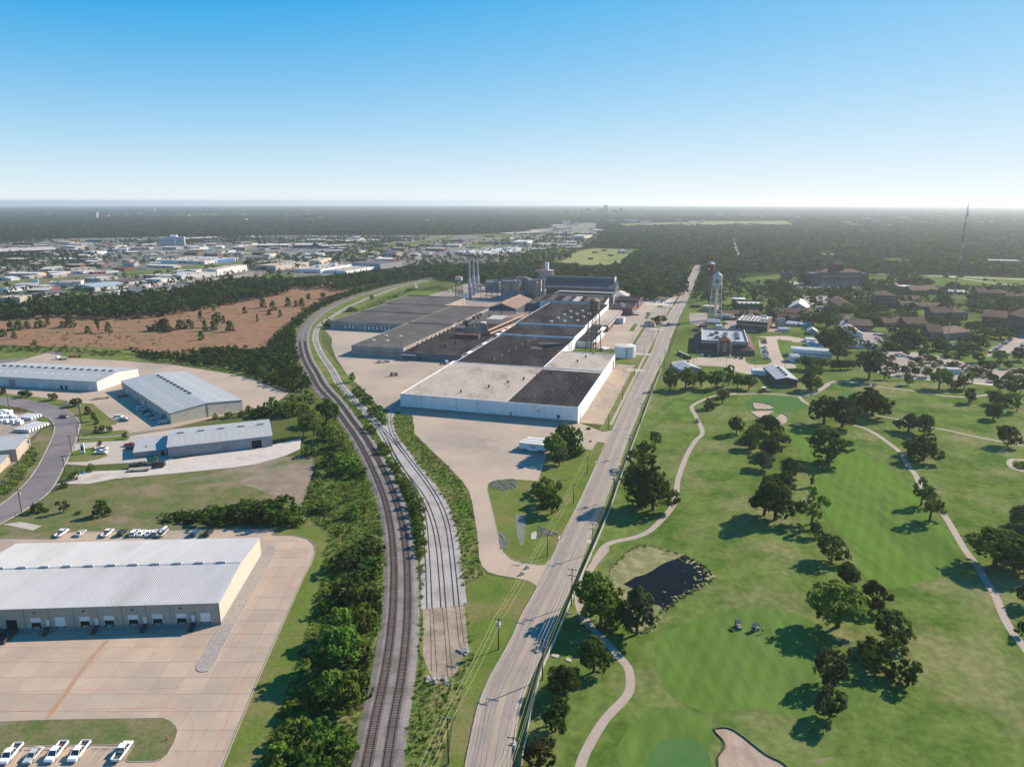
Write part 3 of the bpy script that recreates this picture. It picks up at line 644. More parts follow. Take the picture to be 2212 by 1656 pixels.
# ---- railway
M1=resample([P('12',*p)for p in((940,1760),(960,1640),(1030,1270),(1108,900),(1160,560),(1185,270),(1192,0))]+[P('11',*p)for p in((1188,1500),(1165,1250),(1110,1000),(1035,800),(950,620),(860,460),(755,310),(650,160),(530,20))]+[P('10',*p)for p in((470,1560),(410,1450),(380,1330),(385,1230),(435,1130),(540,1040),(700,955),(850,898),(1020,848),(1200,802),(1400,762),(1520,738))],900)
M2=offset_path(M1,4.3)
Y1=[P('12',1500,290)]+[P('11',*p)for p in((1490,1650),(1475,1400),(1455,1180),(1400,960),(1300,790),(1190,610),(1120,470),(1040,350),(930,225),(810,105),(720,0))]+[P('10',*p)for p in((660,1540),(570,1410),(520,1300),(515,1220),(550,1150),(650,1080),(780,1000),(920,935),(1070,878),(1230,820),(1400,780),(1520,752))]
Y2=[P('12',1620,280)]+[P('11',*p)for p in((1600,1650),(1572,1380),(1525,1170),(1445,980),(1330,820),(1215,670),(1130,500))]
Y3=[P('12',1735,270)]+[P('11',*p)for p in((1710,1650),(1682,1400),(1645,1190),(1575,1010),(1460,830),(1345,680),(1240,545),(1140,435),(1040,340))]
Y4=[P('11',*p)for p in((1300,620),(1215,500),(1170,410),(1152,330),(1160,265),(1195,205),(1260,150))]
Y5=[P('10',1050,890),P('10',1250,815),P('10',1350,790),P('10',1378,800),P('10',1385,830)]
Y1,Y2,Y3,Y4,Y5=(resample(y,n)for y,n in((Y1,300),(Y2,120),(Y3,120),(Y4,50),(Y5,30)))
bl=MB()
a,b=offset_path(M1,-3.6),offset_path(M1,8.0);a2,b2=offset_path(M1,-2.0),offset_path(M1,6.3);n=len(M1)
vs=[]
for pth,z in((a,.02),(a2,.34),(b2,.34),(b,.02)):vs+=[(p.x,p.y,z)for p in pth]
bl.add(vs,[(k*n+i,(k+1)*n+i,(k+1)*n+i+1,k*n+i+1)for k in range(3)for i in range(n-1)])
bl.build('ballast_bed','ballast_dark',kind='structure')
for z,y,wl,wr in((.07,Y1,2.6,2.6),(.074,Y2,2.4,2.4),(.078,Y3,2.6,3.0),(.082,Y4,2.0,2.0),(.086,Y5,2,2)):
 strip(offset_path(y,-wl),offset_path(y,wr),z,'yard_ballast','ballast_pale')
i2=70;fy=[p for p in Y1[:110]];fz=resample(Y3[:75],110)
strip(offset_path(fy,-1.5),offset_path(fz,1.5),.066,'yard_ballast','ballast_pale')
patch('buried_siding_ground','dirt_rail',tl('12',(1440,290),(1800,270),(1830,600),(1720,860),(1600,900),(1500,850),(1440,700)),.064)
def rail_part(mb,pts,d,z,w=.06,h=.16):wall_strip(mb,pts,d-w,d+w,z,z+h)  # rail broader than real steel; the extra dark width stands for its shadow
slp=MB().box(-1.3,-.115,0,1.3,.115,.17).mesh('sleeper','sleeper_wood')
def track(name,label,pts,z,ties,group=None):
 t=thing(name,label,'railway track',(pts[0].x,pts[0].y,0),group=group);o=Vector((pts[0].x,pts[0].y,0))
 loc=[p-o for p in pts]
 for d in(-.75,.75):
  mb=MB();rail_part(mb,loc,d,z);mb.build('rail','rail_steel',t)
 if ties:
  L=0.0;nxt=0.0;cnt=0;rest=MB()
  for p,q in zip(loc,loc[1:]):
   seg=(q-p).length;ang=math.atan2((q-p).y,(q-p).x)-math.pi/2
   while nxt<L+seg:
    c=p.lerp(q,(nxt-L)/seg)
    if cnt<300:link(slp,'sleeper',t,(c.x,c.y,z-.13),ang+rng.uniform(-.02,.02))
    elif cnt<900:rest.box(-1.3,-.115,0,1.3,.115,.17,0,ang,(c.x,c.y,z-.13))
    cnt+=1;nxt+=.56
   L+=seg
  if rest.v:rest.build('sleeper_run','sleeper_wood',t,kind='stuff')
 return t
patch('bank_weeds_ground','weeds',tl('11',(520,300),(640,240),(740,330),(880,560),(950,740),(1030,950),(1075,1200),(1120,1500))+tl('12',(1110,0),(1095,400),(1000,700),(950,1000),(880,1350),(820,1720),(20,1720),(190,1250),(330,850),(470,400),(580,0))+tl('11',(590,1500),(620,1280),(400,1110),(430,950),(500,780),(540,600)),.067)
patch('bank_weeds_ground','weeds',tl('11',(1165,270),(1345,262),(1362,430),(1500,570),(1635,700),(1785,860),(1830,940),(1862,1060),(1900,1300),(1915,1500),(1985,1640))+tl('12',(2000,0),(1790,60),(1830,380),(1880,640),(1800,900),(1720,1150),(1620,1500),(1560,1720),(1230,1720),(1290,1200),(1340,800),(1370,400),(1380,0))+tl('11',(1390,1650),(1340,1500),(1330,1250),(1280,1050),(1210,860),(1090,640),(960,430),(830,230),(640,0),(800,0),(1000,200)),.063)
track('railway_track','main line track on dark ballast beside the bushy bank',M1,.40,True)
track('railway_track','main line track on dark ballast nearer the sidings',M2,.40,True)
track('railway_siding','long siding running on past the brown field beside the main line',Y1,.10,False)
track('railway_siding','middle siding in the pale gravel yard',Y2,.11,False)
track('railway_siding','siding along the weedy edge of the pale gravel yard',Y3,.12,False)
track('railway_siding','short curved siding leading to the white factory wall',Y4,.125,False)
track('railway_siding','short curved siding in the meadow beyond the grey warehouses',Y5,.13,False)
BUR=[[(1500,290),(1510,600),(1515,830)],[(1525,285),(1545,600),(1560,840)],[(1608,280),(1635,600),(1655,880)],[(1640,275),(1670,600),(1695,860)],[(1722,275),(1750,560),(1770,640)],[(1755,270),(1785,520),(1800,620)]]
for i in range(3):
 t=thing('buried_siding',('sunken siding rails ending at the large white rock heap','sunken siding rails ending at the small grey rock heap','sunken siding rails ending at the rock heap by the roadside weeds')[i],'railway track',P('12',*BUR[2*i][0]))
 for k in(0,1):
  mb=MB();pts=resample([P('12',*p)-Vector(t.location)for p in BUR[2*i+k]],14);wall_strip(mb,pts,-.07,.07,.03,.10);mb.build('rail','rail_steel',t)
  # ---- trees
leafmat('leaf_dark',(.075,.108,.026));leafmat('leaf_mid',(.112,.178,.03));leafmat('leaf_light',(.125,.195,.03))
leafmat('leaf_olive',(.075,.098,.024));leafmat('leaf_rust',(.10,.075,.03));leafmat('leaf_grey',(.075,.098,.038))
leafmat('leaf_weed',(.16,.235,.036));leafmat('leaf_weed_dark',(.10,.17,.027));leafmat('leaf_straw',(.15,.145,.06))
leafmat('leaf_far',(.055,.09,.022),var=.3)
leafmat('wood_a',(.042,.074,.018));leafmat('wood_b',(.054,.08,.025));leafmat('wood_c',(.05,.078,.016));leafmat('wood_d',(.082,.128,.025))
mat('bark',(.085,.068,.055),(.055,.045,.038),3.0,coord='obj')
def leaf_cloud(name,seed,lobes,n,leaf,m,lowcut=-1.0,up=.25,inner=.12,zmin=None):
 """crown of many leaf-clump faces spread over overlapping lobes"""
 r=np.random.default_rng(seed);lb=np.array(lobes);w=lb[:,3]**2;w=w/w.sum()
 K=max(24,n//26);pos=[];nor=[];size=[]
 while len(pos)<n:
  k=r.choice(len(lb),p=w);c=lb[k,:3];rad=lb[k,3];sq=lb[k,4]if lb.shape[1]>4 else 1.0
  d=r.normal(size=3);d/=np.linalg.norm(d);d[2]+=up*r.random();d/=np.linalg.norm(d)
  if d[2]<lowcut:continue
  p=c+d*np.array([rad,rad,rad*sq])*r.uniform(.78,1.12)
  if zmin is not None and p[2]<zmin:continue
  dist=np.sqrt((((p-lb[:,:3])/np.stack([lb[:,3],lb[:,3],lb[:,3]*(lb[:,4]if lb.shape[1]>4 else 1)],1))**2).sum(1))
  dist[k]=9
  if dist.min()<.78 and r.random()>inner:continue
  m_=min(int(r.integers(14,38)),n-len(pos));cs=r.uniform(.026,.050)
  off=r.normal(size=(m_,3))*cs;off-=d*(off@d)[:,None]*.45
  for q in off:pos.append(p+q);nor.append(d+q/cs*.35+r.normal(size=3)*.35)
 pos=np.array(pos);nor=np.array(nor);nor/=np.linalg.norm(nor,axis=1)[:,None]
 t=np.cross(nor,r.normal(size=(n,3)));t/=np.linalg.norm(t,axis=1)[:,None];b=np.cross(nor,t)
 s=leaf*r.uniform(.55,1.3,(n,1));s2=s*r.uniform(.6,1.1,(n,1))
 bend=nor*s*.35
 v=np.stack([pos-t*s,pos-b*s2-bend*0,pos+t*s-bend,pos+b*s2],1).reshape(-1,3)
 f=np.arange(4*n).reshape(-1,4)
 me=bpy.data.meshes.new(name);me.vertices.add(4*n);me.vertices.foreach_set('co',v.ravel())
 me.loops.add(4*n);me.loops.foreach_set('vertex_index',f.ravel().astype(np.int32))
 me.polygons.add(n);me.polygons.foreach_set('loop_start',(np.arange(n)*4).astype(np.int32))
 try:me.polygons.foreach_set('loop_total',np.full(n,4,np.int32))
 except Exception:pass
 me.update(calc_edges=True);me.validate();me.materials.append(MATS[m]);return me
def lobes_for(kind,seed):
 r=random.Random(seed);L=[]
 if kind=='oak':
  L.append((0,0,.56,.28,1.0))
  for i in range(9):
   a=i*2.4+r.random();q=r.uniform(.22,.36);L.append((q*math.cos(a),q*math.sin(a),r.uniform(.30,.70),r.uniform(.13,.20),.95))
  for i in range(3):L.append((r.uniform(-.15,.15),r.uniform(-.15,.15),r.uniform(.78,.86),r.uniform(.11,.15),.8))
 elif kind=='round':
  L.append((0,0,.56,.36,1.05))
  for i in range(7):
   a=i*2.4+r.random();q=r.uniform(.2,.3);L.append((q*math.cos(a),q*math.sin(a),r.uniform(.34,.76),r.uniform(.15,.21),1.05))
 elif kind=='open':
  for i in range(9):
   a=i*2.4+r.random();q=r.uniform(.12,.38);L.append((q*math.cos(a),q*math.sin(a),r.uniform(.30,.88),r.uniform(.12,.18),.9))
 elif kind=='cedar':
  for i in range(8):
   z=.1+.1*i;q=.30*(1-.75*i/8);a=i*2.1
   L.append((q*.35*math.cos(a),q*.35*math.sin(a),z,.30*(1-.62*i/8)+.03,.9))
 elif kind=='tall':
  for i in range(10):
   a=i*2.4+r.random();q=r.uniform(.05,.24);L.append((q*math.cos(a),q*math.sin(a),.28+.62*i/9,r.uniform(.15,.24),.75))
 elif kind=='bush':
  L.append((0,0,.25,.38,1.1))
  for i in range(8):
   a=i*2.4+r.random();q=r.uniform(.2,.36);L.append((q*math.cos(a),q*math.sin(a),r.uniform(.15,.55),r.uniform(.16,.26),1.1))
  L.append((.05,0,.66,.22,1.2))
 return L
def trunk_mesh(kind,seed,lobes):
 r=random.Random(seed+50);mb=MB();base=.045 if kind in('oak','open')else.035
 th={'oak':.34,'round':.40,'open':.34,'cedar':.5,'tall':.5,'bush':.25}[kind]
 x,y=r.uniform(-.02,.02),r.uniform(-.02,.02)
 mb.tube((0,0,-.01),(x,y,th*.6),base,7,0,base*.75,False);mb.tube((x,y,th*.6),(x*1.5,y*1.5,th),base*.75,7,0,base*.6,False)
 for l in sorted(lobes,key=lambda q:-q[3])[:7]:
  mid=Vector((x*1.5,y*1.5,th*r.uniform(.7,1.0)));end=Vector(l[:3])
  k=mid.lerp(end,.5)+Vector((0,0,-.03));mb.tube(mid,k,base*.5,5,0,base*.33,False);mb.tube(k,end,base*.33,5,0,base*.12,False)
 return mb.mesh('trunk','bark')
TREE={}
def proto(key,kind,seed,n,leaf,m,**kw):
 L=lobes_for(kind,seed);TREE[key]=(leaf_cloud('crown_'+key,seed,L,n,leaf,m,zmin=(.02 if kind in('bush','cedar')else.14),**kw),trunk_mesh(kind,seed,L))
proto('oak1','oak',11,3600,.032,'leaf_dark');proto('oak2','oak',12,3600,.032,'leaf_dark');proto('oak3','oak',13,3400,.033,'leaf_grey')
proto('oakm','oak',14,3400,.033,'leaf_mid');proto('round1','round',21,2800,.035,'leaf_dark');proto('round2','round',22,2800,.035,'leaf_grey')
proto('roundl','round',23,1800,.04,'leaf_light');proto('open1','open',31,1700,.036,'leaf_dark');proto('open2','open',32,1700,.036,'leaf_mid')
proto('cedar1','cedar',41,1500,.042,'leaf_dark');proto('cedar2','cedar',42,1500,.042,'leaf_olive');proto('tall1','tall',51,2000,.036,'leaf_mid')
proto('tall2','tall',52,2000,.036,'leaf_olive');proto('bush1','bush',61,1700,.045,'leaf_dark');proto('bush2','bush',62,1700,.045,'leaf_light')
proto('bush3','bush',63,1700,.045,'leaf_mid');proto('rust','round',24,1800,.04,'leaf_rust')
TREES=[];TREE_SPOTS=[]
LM=[(q,P(*z))for q,z in(('the golf pond',('22',1400,120)),('the big foreground bunker',('22',2000,1500)),('the upper bunkers',('21',2180,230)),('the huge oak clump',('21',1160,900)),('the round tee boxes',('21',1480,240)),('the parked golf carts',('H',1790,1000)),('the brick shed with ridge vents',('H',300,850)),('the looped path end',('31',2140,690)),('the forked cart path',('31',850,300)),('the long straight cart path',('31',1500,1100)),('the cart path corner',('32',2050,350)),('the golf carts on the fairway',('22',2020,460)),('the middle of the fairway',('31',800,900)),('the leaning thicket',('32',950,700)),('the radio mast foot',('30',1545,1285)),('the chapel hall',('G',1680,1300)),('the four storey main building',('F',1200,590)),('the pale gymnasium',('F',560,1000)),('the round brick reservoir',('X',1335,1070)),('the clinic',('V',900,500)),('the old barn',('H',760,100)),('the three pale sheds',('H',1620,340)),('the courtyard wards',('G',300,1300)),('the large brick ward',('F',2000,970)),('the campus meadow road',('G',900,450)),('the theatre hall',('G',2150,1450)),('the far courtyard range',('G',1700,820)),('the open lot',('I',1900,330)),('the white box building',('I',1000,780)),('the lot of round trees',('I',400,640)),('the red truck',('00',1110,1360)),('the wood edge',('00',1000,1060)),('the far railway curve',('10',450,1050)),('the sandy clearing',('10',620,800)),('the old asphalt oval',('00',200,1420)),('the middle of the brown ground',('00',1500,1250)),('the lone cedar',('01',880,1130)),('the gravel lot end',('11',300,560)),('the apron bend',('11',560,1400)),('the rock heaps',('12',1600,900)),('the long mown strip',('12',450,800)),('the cream warehouse corner',('11',200,150)),('the foot of the mown strip',('12',250,1500)),('the track bend',('11',780,500)))]
PLACE={'trees dotted over the golf course':'on the golf lawn','trees between golf course and campus':'at the campus edge','trees among the brick campus buildings':'on campus','trees scattered over the brown field':'on the brown field','bushy trees on the railway bank':'on the railway bank'}
def describe(p,h,key,group):
 kind=next(v for k,v in(('oak','broad'),('round','round'),('open','thin'),('tall','upright'),('cedar','conical'),('bush','bushy'),('rust','rusty'))if key.startswith(k))
 col='grey green' if key in('oak3','round2')else 'fresh green' if key in('oakm','open2','bush3','tall1')else 'bright green' if key in('roundl','bush2')else 'olive' if key in('tall2','cedar2')else 'dark'
 sz='small' if h<5 else 'middling' if h<9 else 'large'
 return f'{sz} {kind} {col} tree {PLACE[group]} near '+min(LM,key=lambda q:(q[1]-p).length)[0]
AUTO={'trees dotted over the golf course','trees between golf course and campus','trees among the brick campus buildings','trees scattered over the brown field','bushy trees on the railway bank'}
def tree_at(p,h,w,key,label,group,name='tree',rot=None):
 if group in AUTO:label=describe(p,h,key,group)
 t=thing(name,label,'tree' if not key.startswith('bush')else 'bush',(p.x,p.y,0),rng.uniform(0,6.28)if rot is None else rot,group)
 cr,tr=TREE[key];lean=rng.uniform(.93,1.07)
 link(tr,'trunk',t,scale=(w*1.0,w*1.0,h));link(cr,'crown',t,scale=(w*lean,w/lean,h))
 TREES.append(t);TREE_SPOTS.append((p.x,p.y,w));return t
def tree_px(t,xb,yb,ytop,wpx,key,label,group,name='tree'):
 p=P(t,xb,yb);yt=TP(t,xb,ytop)[1];h=height_at(p,yt)
 sc={'V':.10018,'X':.10018,'Y':.10018}.get(t,.12523 if t in OFF or t=='L' else.25045)
 zc=p.y*CT+CAMH*ST;w=wpx*sc*zc/FPX
 h=max(min(h*1.04,26),1.0)
 return tree_at(p,h,w*1.16,key,label,group,name)
GOLF=('dark leafy tree standing on the golf course lawn','trees dotted over the golf course')
G3=('small round tree on the golf lawn near the road fence','small trees beside the golf fence')
def many(t,rows,lab,grp,name='tree'):
 for(xb,yb,yt,w,k)in rows:tree_px(t,xb,yb,yt,w,k,lab,grp,name)
many('31',[(510,670,395,330,'oak1'),(900,275,40,290,'oak2'),(480,345,100,240,'oak1'),(640,370,120,260,'oak3'),(755,250,75,210,'oak2'),(1210,410,262,200,'oak3'),(1350,440,268,150,'round1'),(1250,600,455,170,'oak1'),(1340,660,435,260,'oak2'),(2065,535,370,195,'round1'),(1735,160,40,100,'open1'),(1945,300,170,125,'round2'),(1320,1045,825,175,'open1'),(1395,1172,900,215,'open1'),(60,1172,835,340,'oak1'),(375,1200,930,235,'open2'),(195,790,648,200,'oak3'),(140,900,755,190,'oak2'),(412,1320,1200,112,'round1'),(548,1527,1315,260,'round1'),(680,1720,1540,190,'oak1'),(85,520,400,185,'oak2'),(35,640,475,155,'oak3'),(25,440,280,190,'oak1'),(372,880,770,65,'open2'),(1955,1570,1255,480,'oakm'),(2120,1620,1400,330,'oak1'),(2190,1230,1050,210,'oak2'),(2230,1420,1200,260,'oak3'),(2190,720,660,40,'bush3'),(2145,705,668,40,'bush3')],*GOLF)
many('32',[(600,445,55,430,'oakm'),(915,290,70,245,'oak3'),(1072,615,330,310,'round1'),(510,945,668,280,'round2'),(1205,950,762,265,'open1'),(533,1232,990,260,'round2'),(702,85,-55,150,'round1'),(2230,260,60,160,'oak2'),(2190,520,380,120,'open1')],*GOLF)
tree_px('32',950,790,520,350,'bush3','wide leaning thicket with a yellow green side on the golf lawn',None,'thicket')
many('21',[(1935,430,285,145,'round1'),(1815,168,48,120,'open1'),(2045,560,415,165,'oak2'),(2085,480,345,155,'round1'),(2180,400,265,150,'oak1'),(2168,732,585,175,'oak3'),(2195,610,480,130,'oak2'),(2175,1130,820,260,'oak1')],*GOLF)
tree_px('21',1695,218,112,105,'bush1','low dark bush beside the bend of the golf cart path',None,'bush')
many('21',[(1237,522,415,120,'round1'),(1150,595,475,140,'bush1')],*G3)
tree_px('21',1110,730,565,230,'bush3','broad pale green tree against the white fence by the golf lawn',None)
tree_px('21',1110,1060,715,330,'oak1','huge dark oak clump beside the white fence','oaks of the huge clump by the fence');tree_px('21',1215,1085,735,330,'oak2','huge dark oak clump beside the white fence','oaks of the huge clump by the fence')
tree_px('22',690,350,-30,330,'oakm','tall tree at the pond beside the cart path','tall trees on the pond bank');tree_px('22',765,460,80,340,'oakm','tall tree at the pond beside the cart path','tall trees on the pond bank')
tree_px('22',1075,512,130,300,'oak3','olive brown tree on the pond bank',None)
tree_px('22',880,430,300,160,'bush3','low bush under the pond bank trees',None,'bush')
many('22',[(705,838,540,300,'oak1'),(456,1030,775,270,'oak1'),(375,1345,1100,245,'oak1')],'dark tree between the white fence and the cart path','trees between fence and cart path')
tree_px('22',245,1665,1408,250,'rust','rusty brown leaved tree beside the white fence',None)
YT=('bright green tree clump on the drive lawn by the white trailers','trees at the trailer lawn')
many('21',[(370,650,420,190,'oakm'),(440,600,335,180,'oakm'),(520,600,345,150,'bush3'),(545,610,470,140,'bush3'),(410,700,570,120,'round2')],*YT)
YT2=('yellow green tree on the drive lawn by the wet hollow','trees at the wet hollow')
many('21',[(280,950,795,200,'bush2'),(300,1040,880,170,'oakm'),(345,1120,930,190,'oakm')],*YT2)
many('21',[(405,905,820,60,'bush1'),(208,925,838,70,'bush1')],'small dark bush beside the yellow green trees on the drive lawn','small bushes on the drive lawn','bush')
VR=('tree in the row screening the club parking lot','row of trees at the club parking lot')
many('V',[(150,1500,1010,400,'oakm'),(490,1450,1070,330,'oakm'),(820,1480,1060,340,'oakm'),(1080,1420,1020,280,'tall1'),(1270,1480,1140,260,'oakm'),(1520,1490,1180,330,'oakm'),(-180,1500,1080,300,'oak1')],*VR)
tree_px('V',960,1680,1500,280,'round2','small grey green tree in front of the screening row by the golf tees',None)
many('H',[(650,720,485,330,'oakm'),(930,700,520,220,'oak1'),(740,1090,750,330,'oak2'),(760,880,640,300,'oakm'),(850,1050,860,130,'round1')],'leafy tree crowding the brick shed by the golf course','trees around the brick shed')
for i in range(6):tree_px('H',1110+68*i,725-(i%2)*8,560,120,'round1','clipped round tree in the row along the campus drive','clipped trees along the campus drive')
many('H',[(1740,890,385,410,'oak3'),(1610,600,410,200,'oak3')],'big grey green tree at the edge of the golf course by the parked carts','big trees by the parked carts')
many('H',[(950,330,40,330,'oak3'),(1100,420,120,350,'oak3'),(1200,560,260,330,'oak3'),(1330,330,80,300,'oak2'),(1180,250,-30,240,'oak2')],'old grey green tree over the maintenance sheds','old trees over the maintenance sheds')
CG=('round tree on the lawns and lots between golf course and campus','trees between golf course and campus')
many('H',[(2005,890,690,170,'open1'),(1930,620,440,170,'round1'),(2030,700,500,190,'round1'),(2140,760,600,200,'round2'),(2140,580,470,110,'round1')],*CG)
many('I',[(205,990,800,155,'round1'),(740,1050,690,350,'oakm'),(1015,1070,910,170,'round1'),(1180,1050,730,260,'roundl'),(1265,1300,1050,205,'open1'),(1770,1090,890,190,'round1'),(1975,1145,940,190,'round1'),(2080,1450,1170,200,'open2'),(2140,1130,850,190,'oak1'),(1720,1330,1110,300,'oak3'),(1900,1340,1160,260,'oak2'),(1672,1580,1310,240,'oak1'),(180,480,370,130,'round1'),(470,540,380,200,'round1'),(250,720,590,150,'tall1'),(430,700,590,150,'tall1'),(380,640,500,160,'round1'),(580,600,480,190,'round1'),(640,720,610,120,'tall1'),(720,650,550,150,'round2'),(150,820,660,160,'round1'),(330,830,680,170,'round1'),(520,850,690,170,'round1'),(860,520,440,160,'oak2'),(1090,520,410,210,'oak1'),(1250,480,390,110,'tall1'),(1420,600,430,200,'round1'),(1030,660,570,260,'bush1'),(1300,740,640,300,'bush1'),(1500,720,570,190,'round1'),(1640,740,610,180,'round2'),(1520,850,730,300,'bush1'),(1680,930,810,160,'round1'),(1780,660,520,130,'tall1'),(1930,710,570,150,'round1'),(1800,580,380,230,'oakm'),(2110,570,350,230,'oak1'),(2010,820,710,150,'round1'),(2150,820,700,170,'round1'),(1950,930,780,230,'oak2'),(740,390,180,230,'oak1'),(840,410,270,200,'oak2'),(1280,270,110,300,'oak1'),(1430,290,140,260,'oak1'),(1180,380,250,230,'oak2'),(1330,420,280,280,'oak1'),(500,400,290,110,'cedar1'),(100,330,20,420,'oak1'),(330,320,60,340,'oak2'),(-80,380,240,300,'oak1'),(1520,140,0,260,'oak1'),(1800,190,10,330,'oak1')],*CG)
CA=('dark tree among the brick campus buildings','trees among the brick campus buildings')
many('F',[(620,590,400,200,'oak1'),(300,480,350,160,'oak2'),(30,620,490,200,'oak1'),(200,620,490,220,'oak2'),(100,760,600,230,'oak1'),(350,740,590,250,'oak1'),(540,760,640,200,'oak2'),(240,840,720,210,'oak1'),(730,800,660,170,'oak1'),(870,770,640,170,'oak2'),(1030,740,630,180,'oak1'),(1170,730,620,160,'oak2'),(1280,720,620,150,'oak1'),(1400,720,600,170,'oak2'),(1560,820,690,190,'oak1'),(1790,790,650,210,'oak1'),(1740,660,540,220,'oak2'),(1920,640,540,160,'oak1'),(1130,800,730,110,'oak2'),(1340,860,730,170,'roundl'),(1350,1130,890,320,'oakm'),(1560,1020,850,300,'oak1'),(1720,1000,880,200,'oak2'),(1640,1120,1010,150,'oak1'),(1830,1270,1060,340,'oak2'),(2050,1260,1030,300,'oakm'),(310,960,830,190,'oak2'),(90,960,830,190,'oak1'),(880,950,860,150,'oak1'),(600,1230,1100,230,'oakm'),(780,1290,1080,300,'oak1'),(1010,1330,1020,320,'oak3'),(60,1180,1000,200,'oak1')],*CA)
many('G',[(150,570,440,200,'oak1'),(370,540,410,160,'oak2'),(550,590,470,200,'oak1'),(400,420,320,220,'oak1'),(940,620,530,140,'oak2'),(1070,650,580,140,'oak1'),(850,950,760,260,'oak2'),(1330,860,740,210,'oak1'),(1330,1020,870,260,'oak1'),(1600,1060,880,260,'oak2'),(1850,1000,850,300,'oak1'),(2050,1080,960,240,'oak2'),(860,470,405,90,'oak1'),(1110,465,405,100,'oak2'),(1535,520,470,80,'round1'),(1695,530,485,50,'round1'),(720,1290,1140,330,'oak1'),(1010,1310,1180,180,'tall2'),(1255,1310,1220,120,'open1'),(1420,1330,1210,220,'oak1'),(60,1190,1030,200,'oak2'),(260,1200,1040,230,'oak1')],*CA)
many('20',[(1270,1130,1065,120,'oak1')],'dark oak beside the little white guard house by the road',None)
LT=('small street tree on the grass strip by the curved street','street trees by the curved street')
many('01',[(30,95,30,90,'open1'),(195,105,58,60,'round1'),(240,115,55,75,'round1'),(460,140,78,80,'round2'),(660,190,122,105,'round1'),(760,260,190,70,'cedar1'),(815,320,248,60,'tall1'),(835,345,290,50,'cedar1'),(832,425,360,50,'cedar1'),(882,415,355,55,'round1'),(945,415,360,55,'round2'),(1078,470,415,50,'open1'),(863,545,488,45,'open1')],*LT)
tree_px('01',880,1135,1000,170,'cedar2','dense dark cedar standing alone in the dry grass field',None,'cedar_tree')
many('01',[(555,1110,1005,100,'open2'),(325,1100,1000,110,'bush1'),(400,1100,1060,50,'bush1'),(550,895,825,60,'bush1'),(640,820,745,75,'bush3'),(785,750,680,75,'bush2'),(1340,690,620,65,'bush2'),(678,1120,1090,45,'bush3')],'shrub along the fence of the dry grass field','shrubs along the field fence','shrub')
many('01',[(1860,300,245,50,'bush2'),(1980,290,230,70,'bush3'),(2090,280,215,60,'bush1'),(2160,250,190,70,'bush2'),(2140,240,188,60,'tall1')],'shrub growing along the cream metal warehouse','shrubs by the cream warehouse','shrub')
RB=('bushy tree in the thicket on the bank of the main line','bushy trees on the railway bank')
many('11',[(610,340,120,190,'oakm'),(500,450,240,150,'tall1'),(410,450,275,130,'tall1'),(640,480,330,180,'bush3'),(720,560,420,170,'bush3'),(470,620,520,120,'bush1'),(770,760,600,220,'bush3'),(640,700,580,150,'bush1'),(870,800,700,150,'bush3'),(160,260,100,130,'bush3'),(260,280,130,160,'bush3'),(380,250,90,170,'bush3'),(450,160,40,140,'bush2'),(60,270,170,170,'bush1'),(330,180,90,130,'bush3'),(200,1180,950,260,'bush3'),(60,1190,1000,220,'bush1'),(330,1200,1060,180,'bush3'),(850,1150,1030,120,'bush2'),(560,1100,1000,160,'bush1'),(900,1100,1010,130,'bush1'),(960,1480,1290,220,'bush1'),(820,1600,1400,260,'bush1'),(1010,1640,1470,200,'bush3')],*RB)
many('01',[(1900,1190,1050,260,'bush3'),(2080,1170,990,230,'bush1'),(1650,1170,1090,200,'bush1'),(1500,1165,1110,140,'bush1')],*RB)
many('12',[(880,250,-30,240,'bush3'),(760,210,30,220,'bush1'),(1000,330,60,220,'bush1'),(720,560,290,280,'oakm'),(920,480,220,240,'bush3'),(740,820,430,360,'oakm'),(900,760,560,240,'bush1'),(560,900,690,220,'tall1'),(650,1130,840,330,'oakm'),(820,1190,880,240,'tall1'),(480,1150,960,220,'oakm'),(900,1060,820,180,'bush3'),(340,1420,1230,260,'bush3'),(560,1500,1270,260,'bush3'),(760,1540,1330,240,'bush3'),(230,1650,1440,280,'bush2'),(480,1720,1480,320,'bush3'),(700,1740,1560,240,'bush1'),(620,330,200,140,'bush3')],*RB)
HR=('yellow green shrub in the hedge row between main line and sidings','shrubs between main line and sidings')
many('11',[(1420,1480,1390,100,'bush2'),(1425,1400,1290,110,'bush2'),(1410,1300,1180,120,'bush2'),(1395,1220,1100,130,'bush2'),(1395,1130,1010,130,'bush2'),(1370,1060,930,130,'bush2'),(1330,980,860,130,'bush2'),(1290,910,800,120,'bush2'),(1250,840,740,100,'bush2'),(1200,760,670,90,'bush3'),(1170,700,620,90,'bush2'),(1110,600,510,110,'bush2'),(1090,560,490,80,'bush3'),(1000,420,350,90,'bush2'),(960,390,340,70,'bush2')],*HR,'shrub')
many('11',[(1030,270,170,120,'bush3'),(1080,310,230,90,'bush2'),(960,170,80,110,'bush2'),(890,100,10,110,'bush2'),(1110,345,290,60,'bush2')],'bright shrub between the sidings and the factory yard','shrubs by the factory yard','shrub')
many('10',[(830,1640,1565,70,'tall1'),(620,1160,1085,80,'bush1'),(830,1030,980,80,'bush1'),(1000,935,890,50,'tall1'),(1195,905,885,35,'bush1'),(1330,850,825,60,'bush1')],'dark shrub beside the sidings by the grey warehouses','shrubs beside the grey warehouses','shrub')
BF=('dark rounded tree standing on the brown field','trees scattered over the brown field')
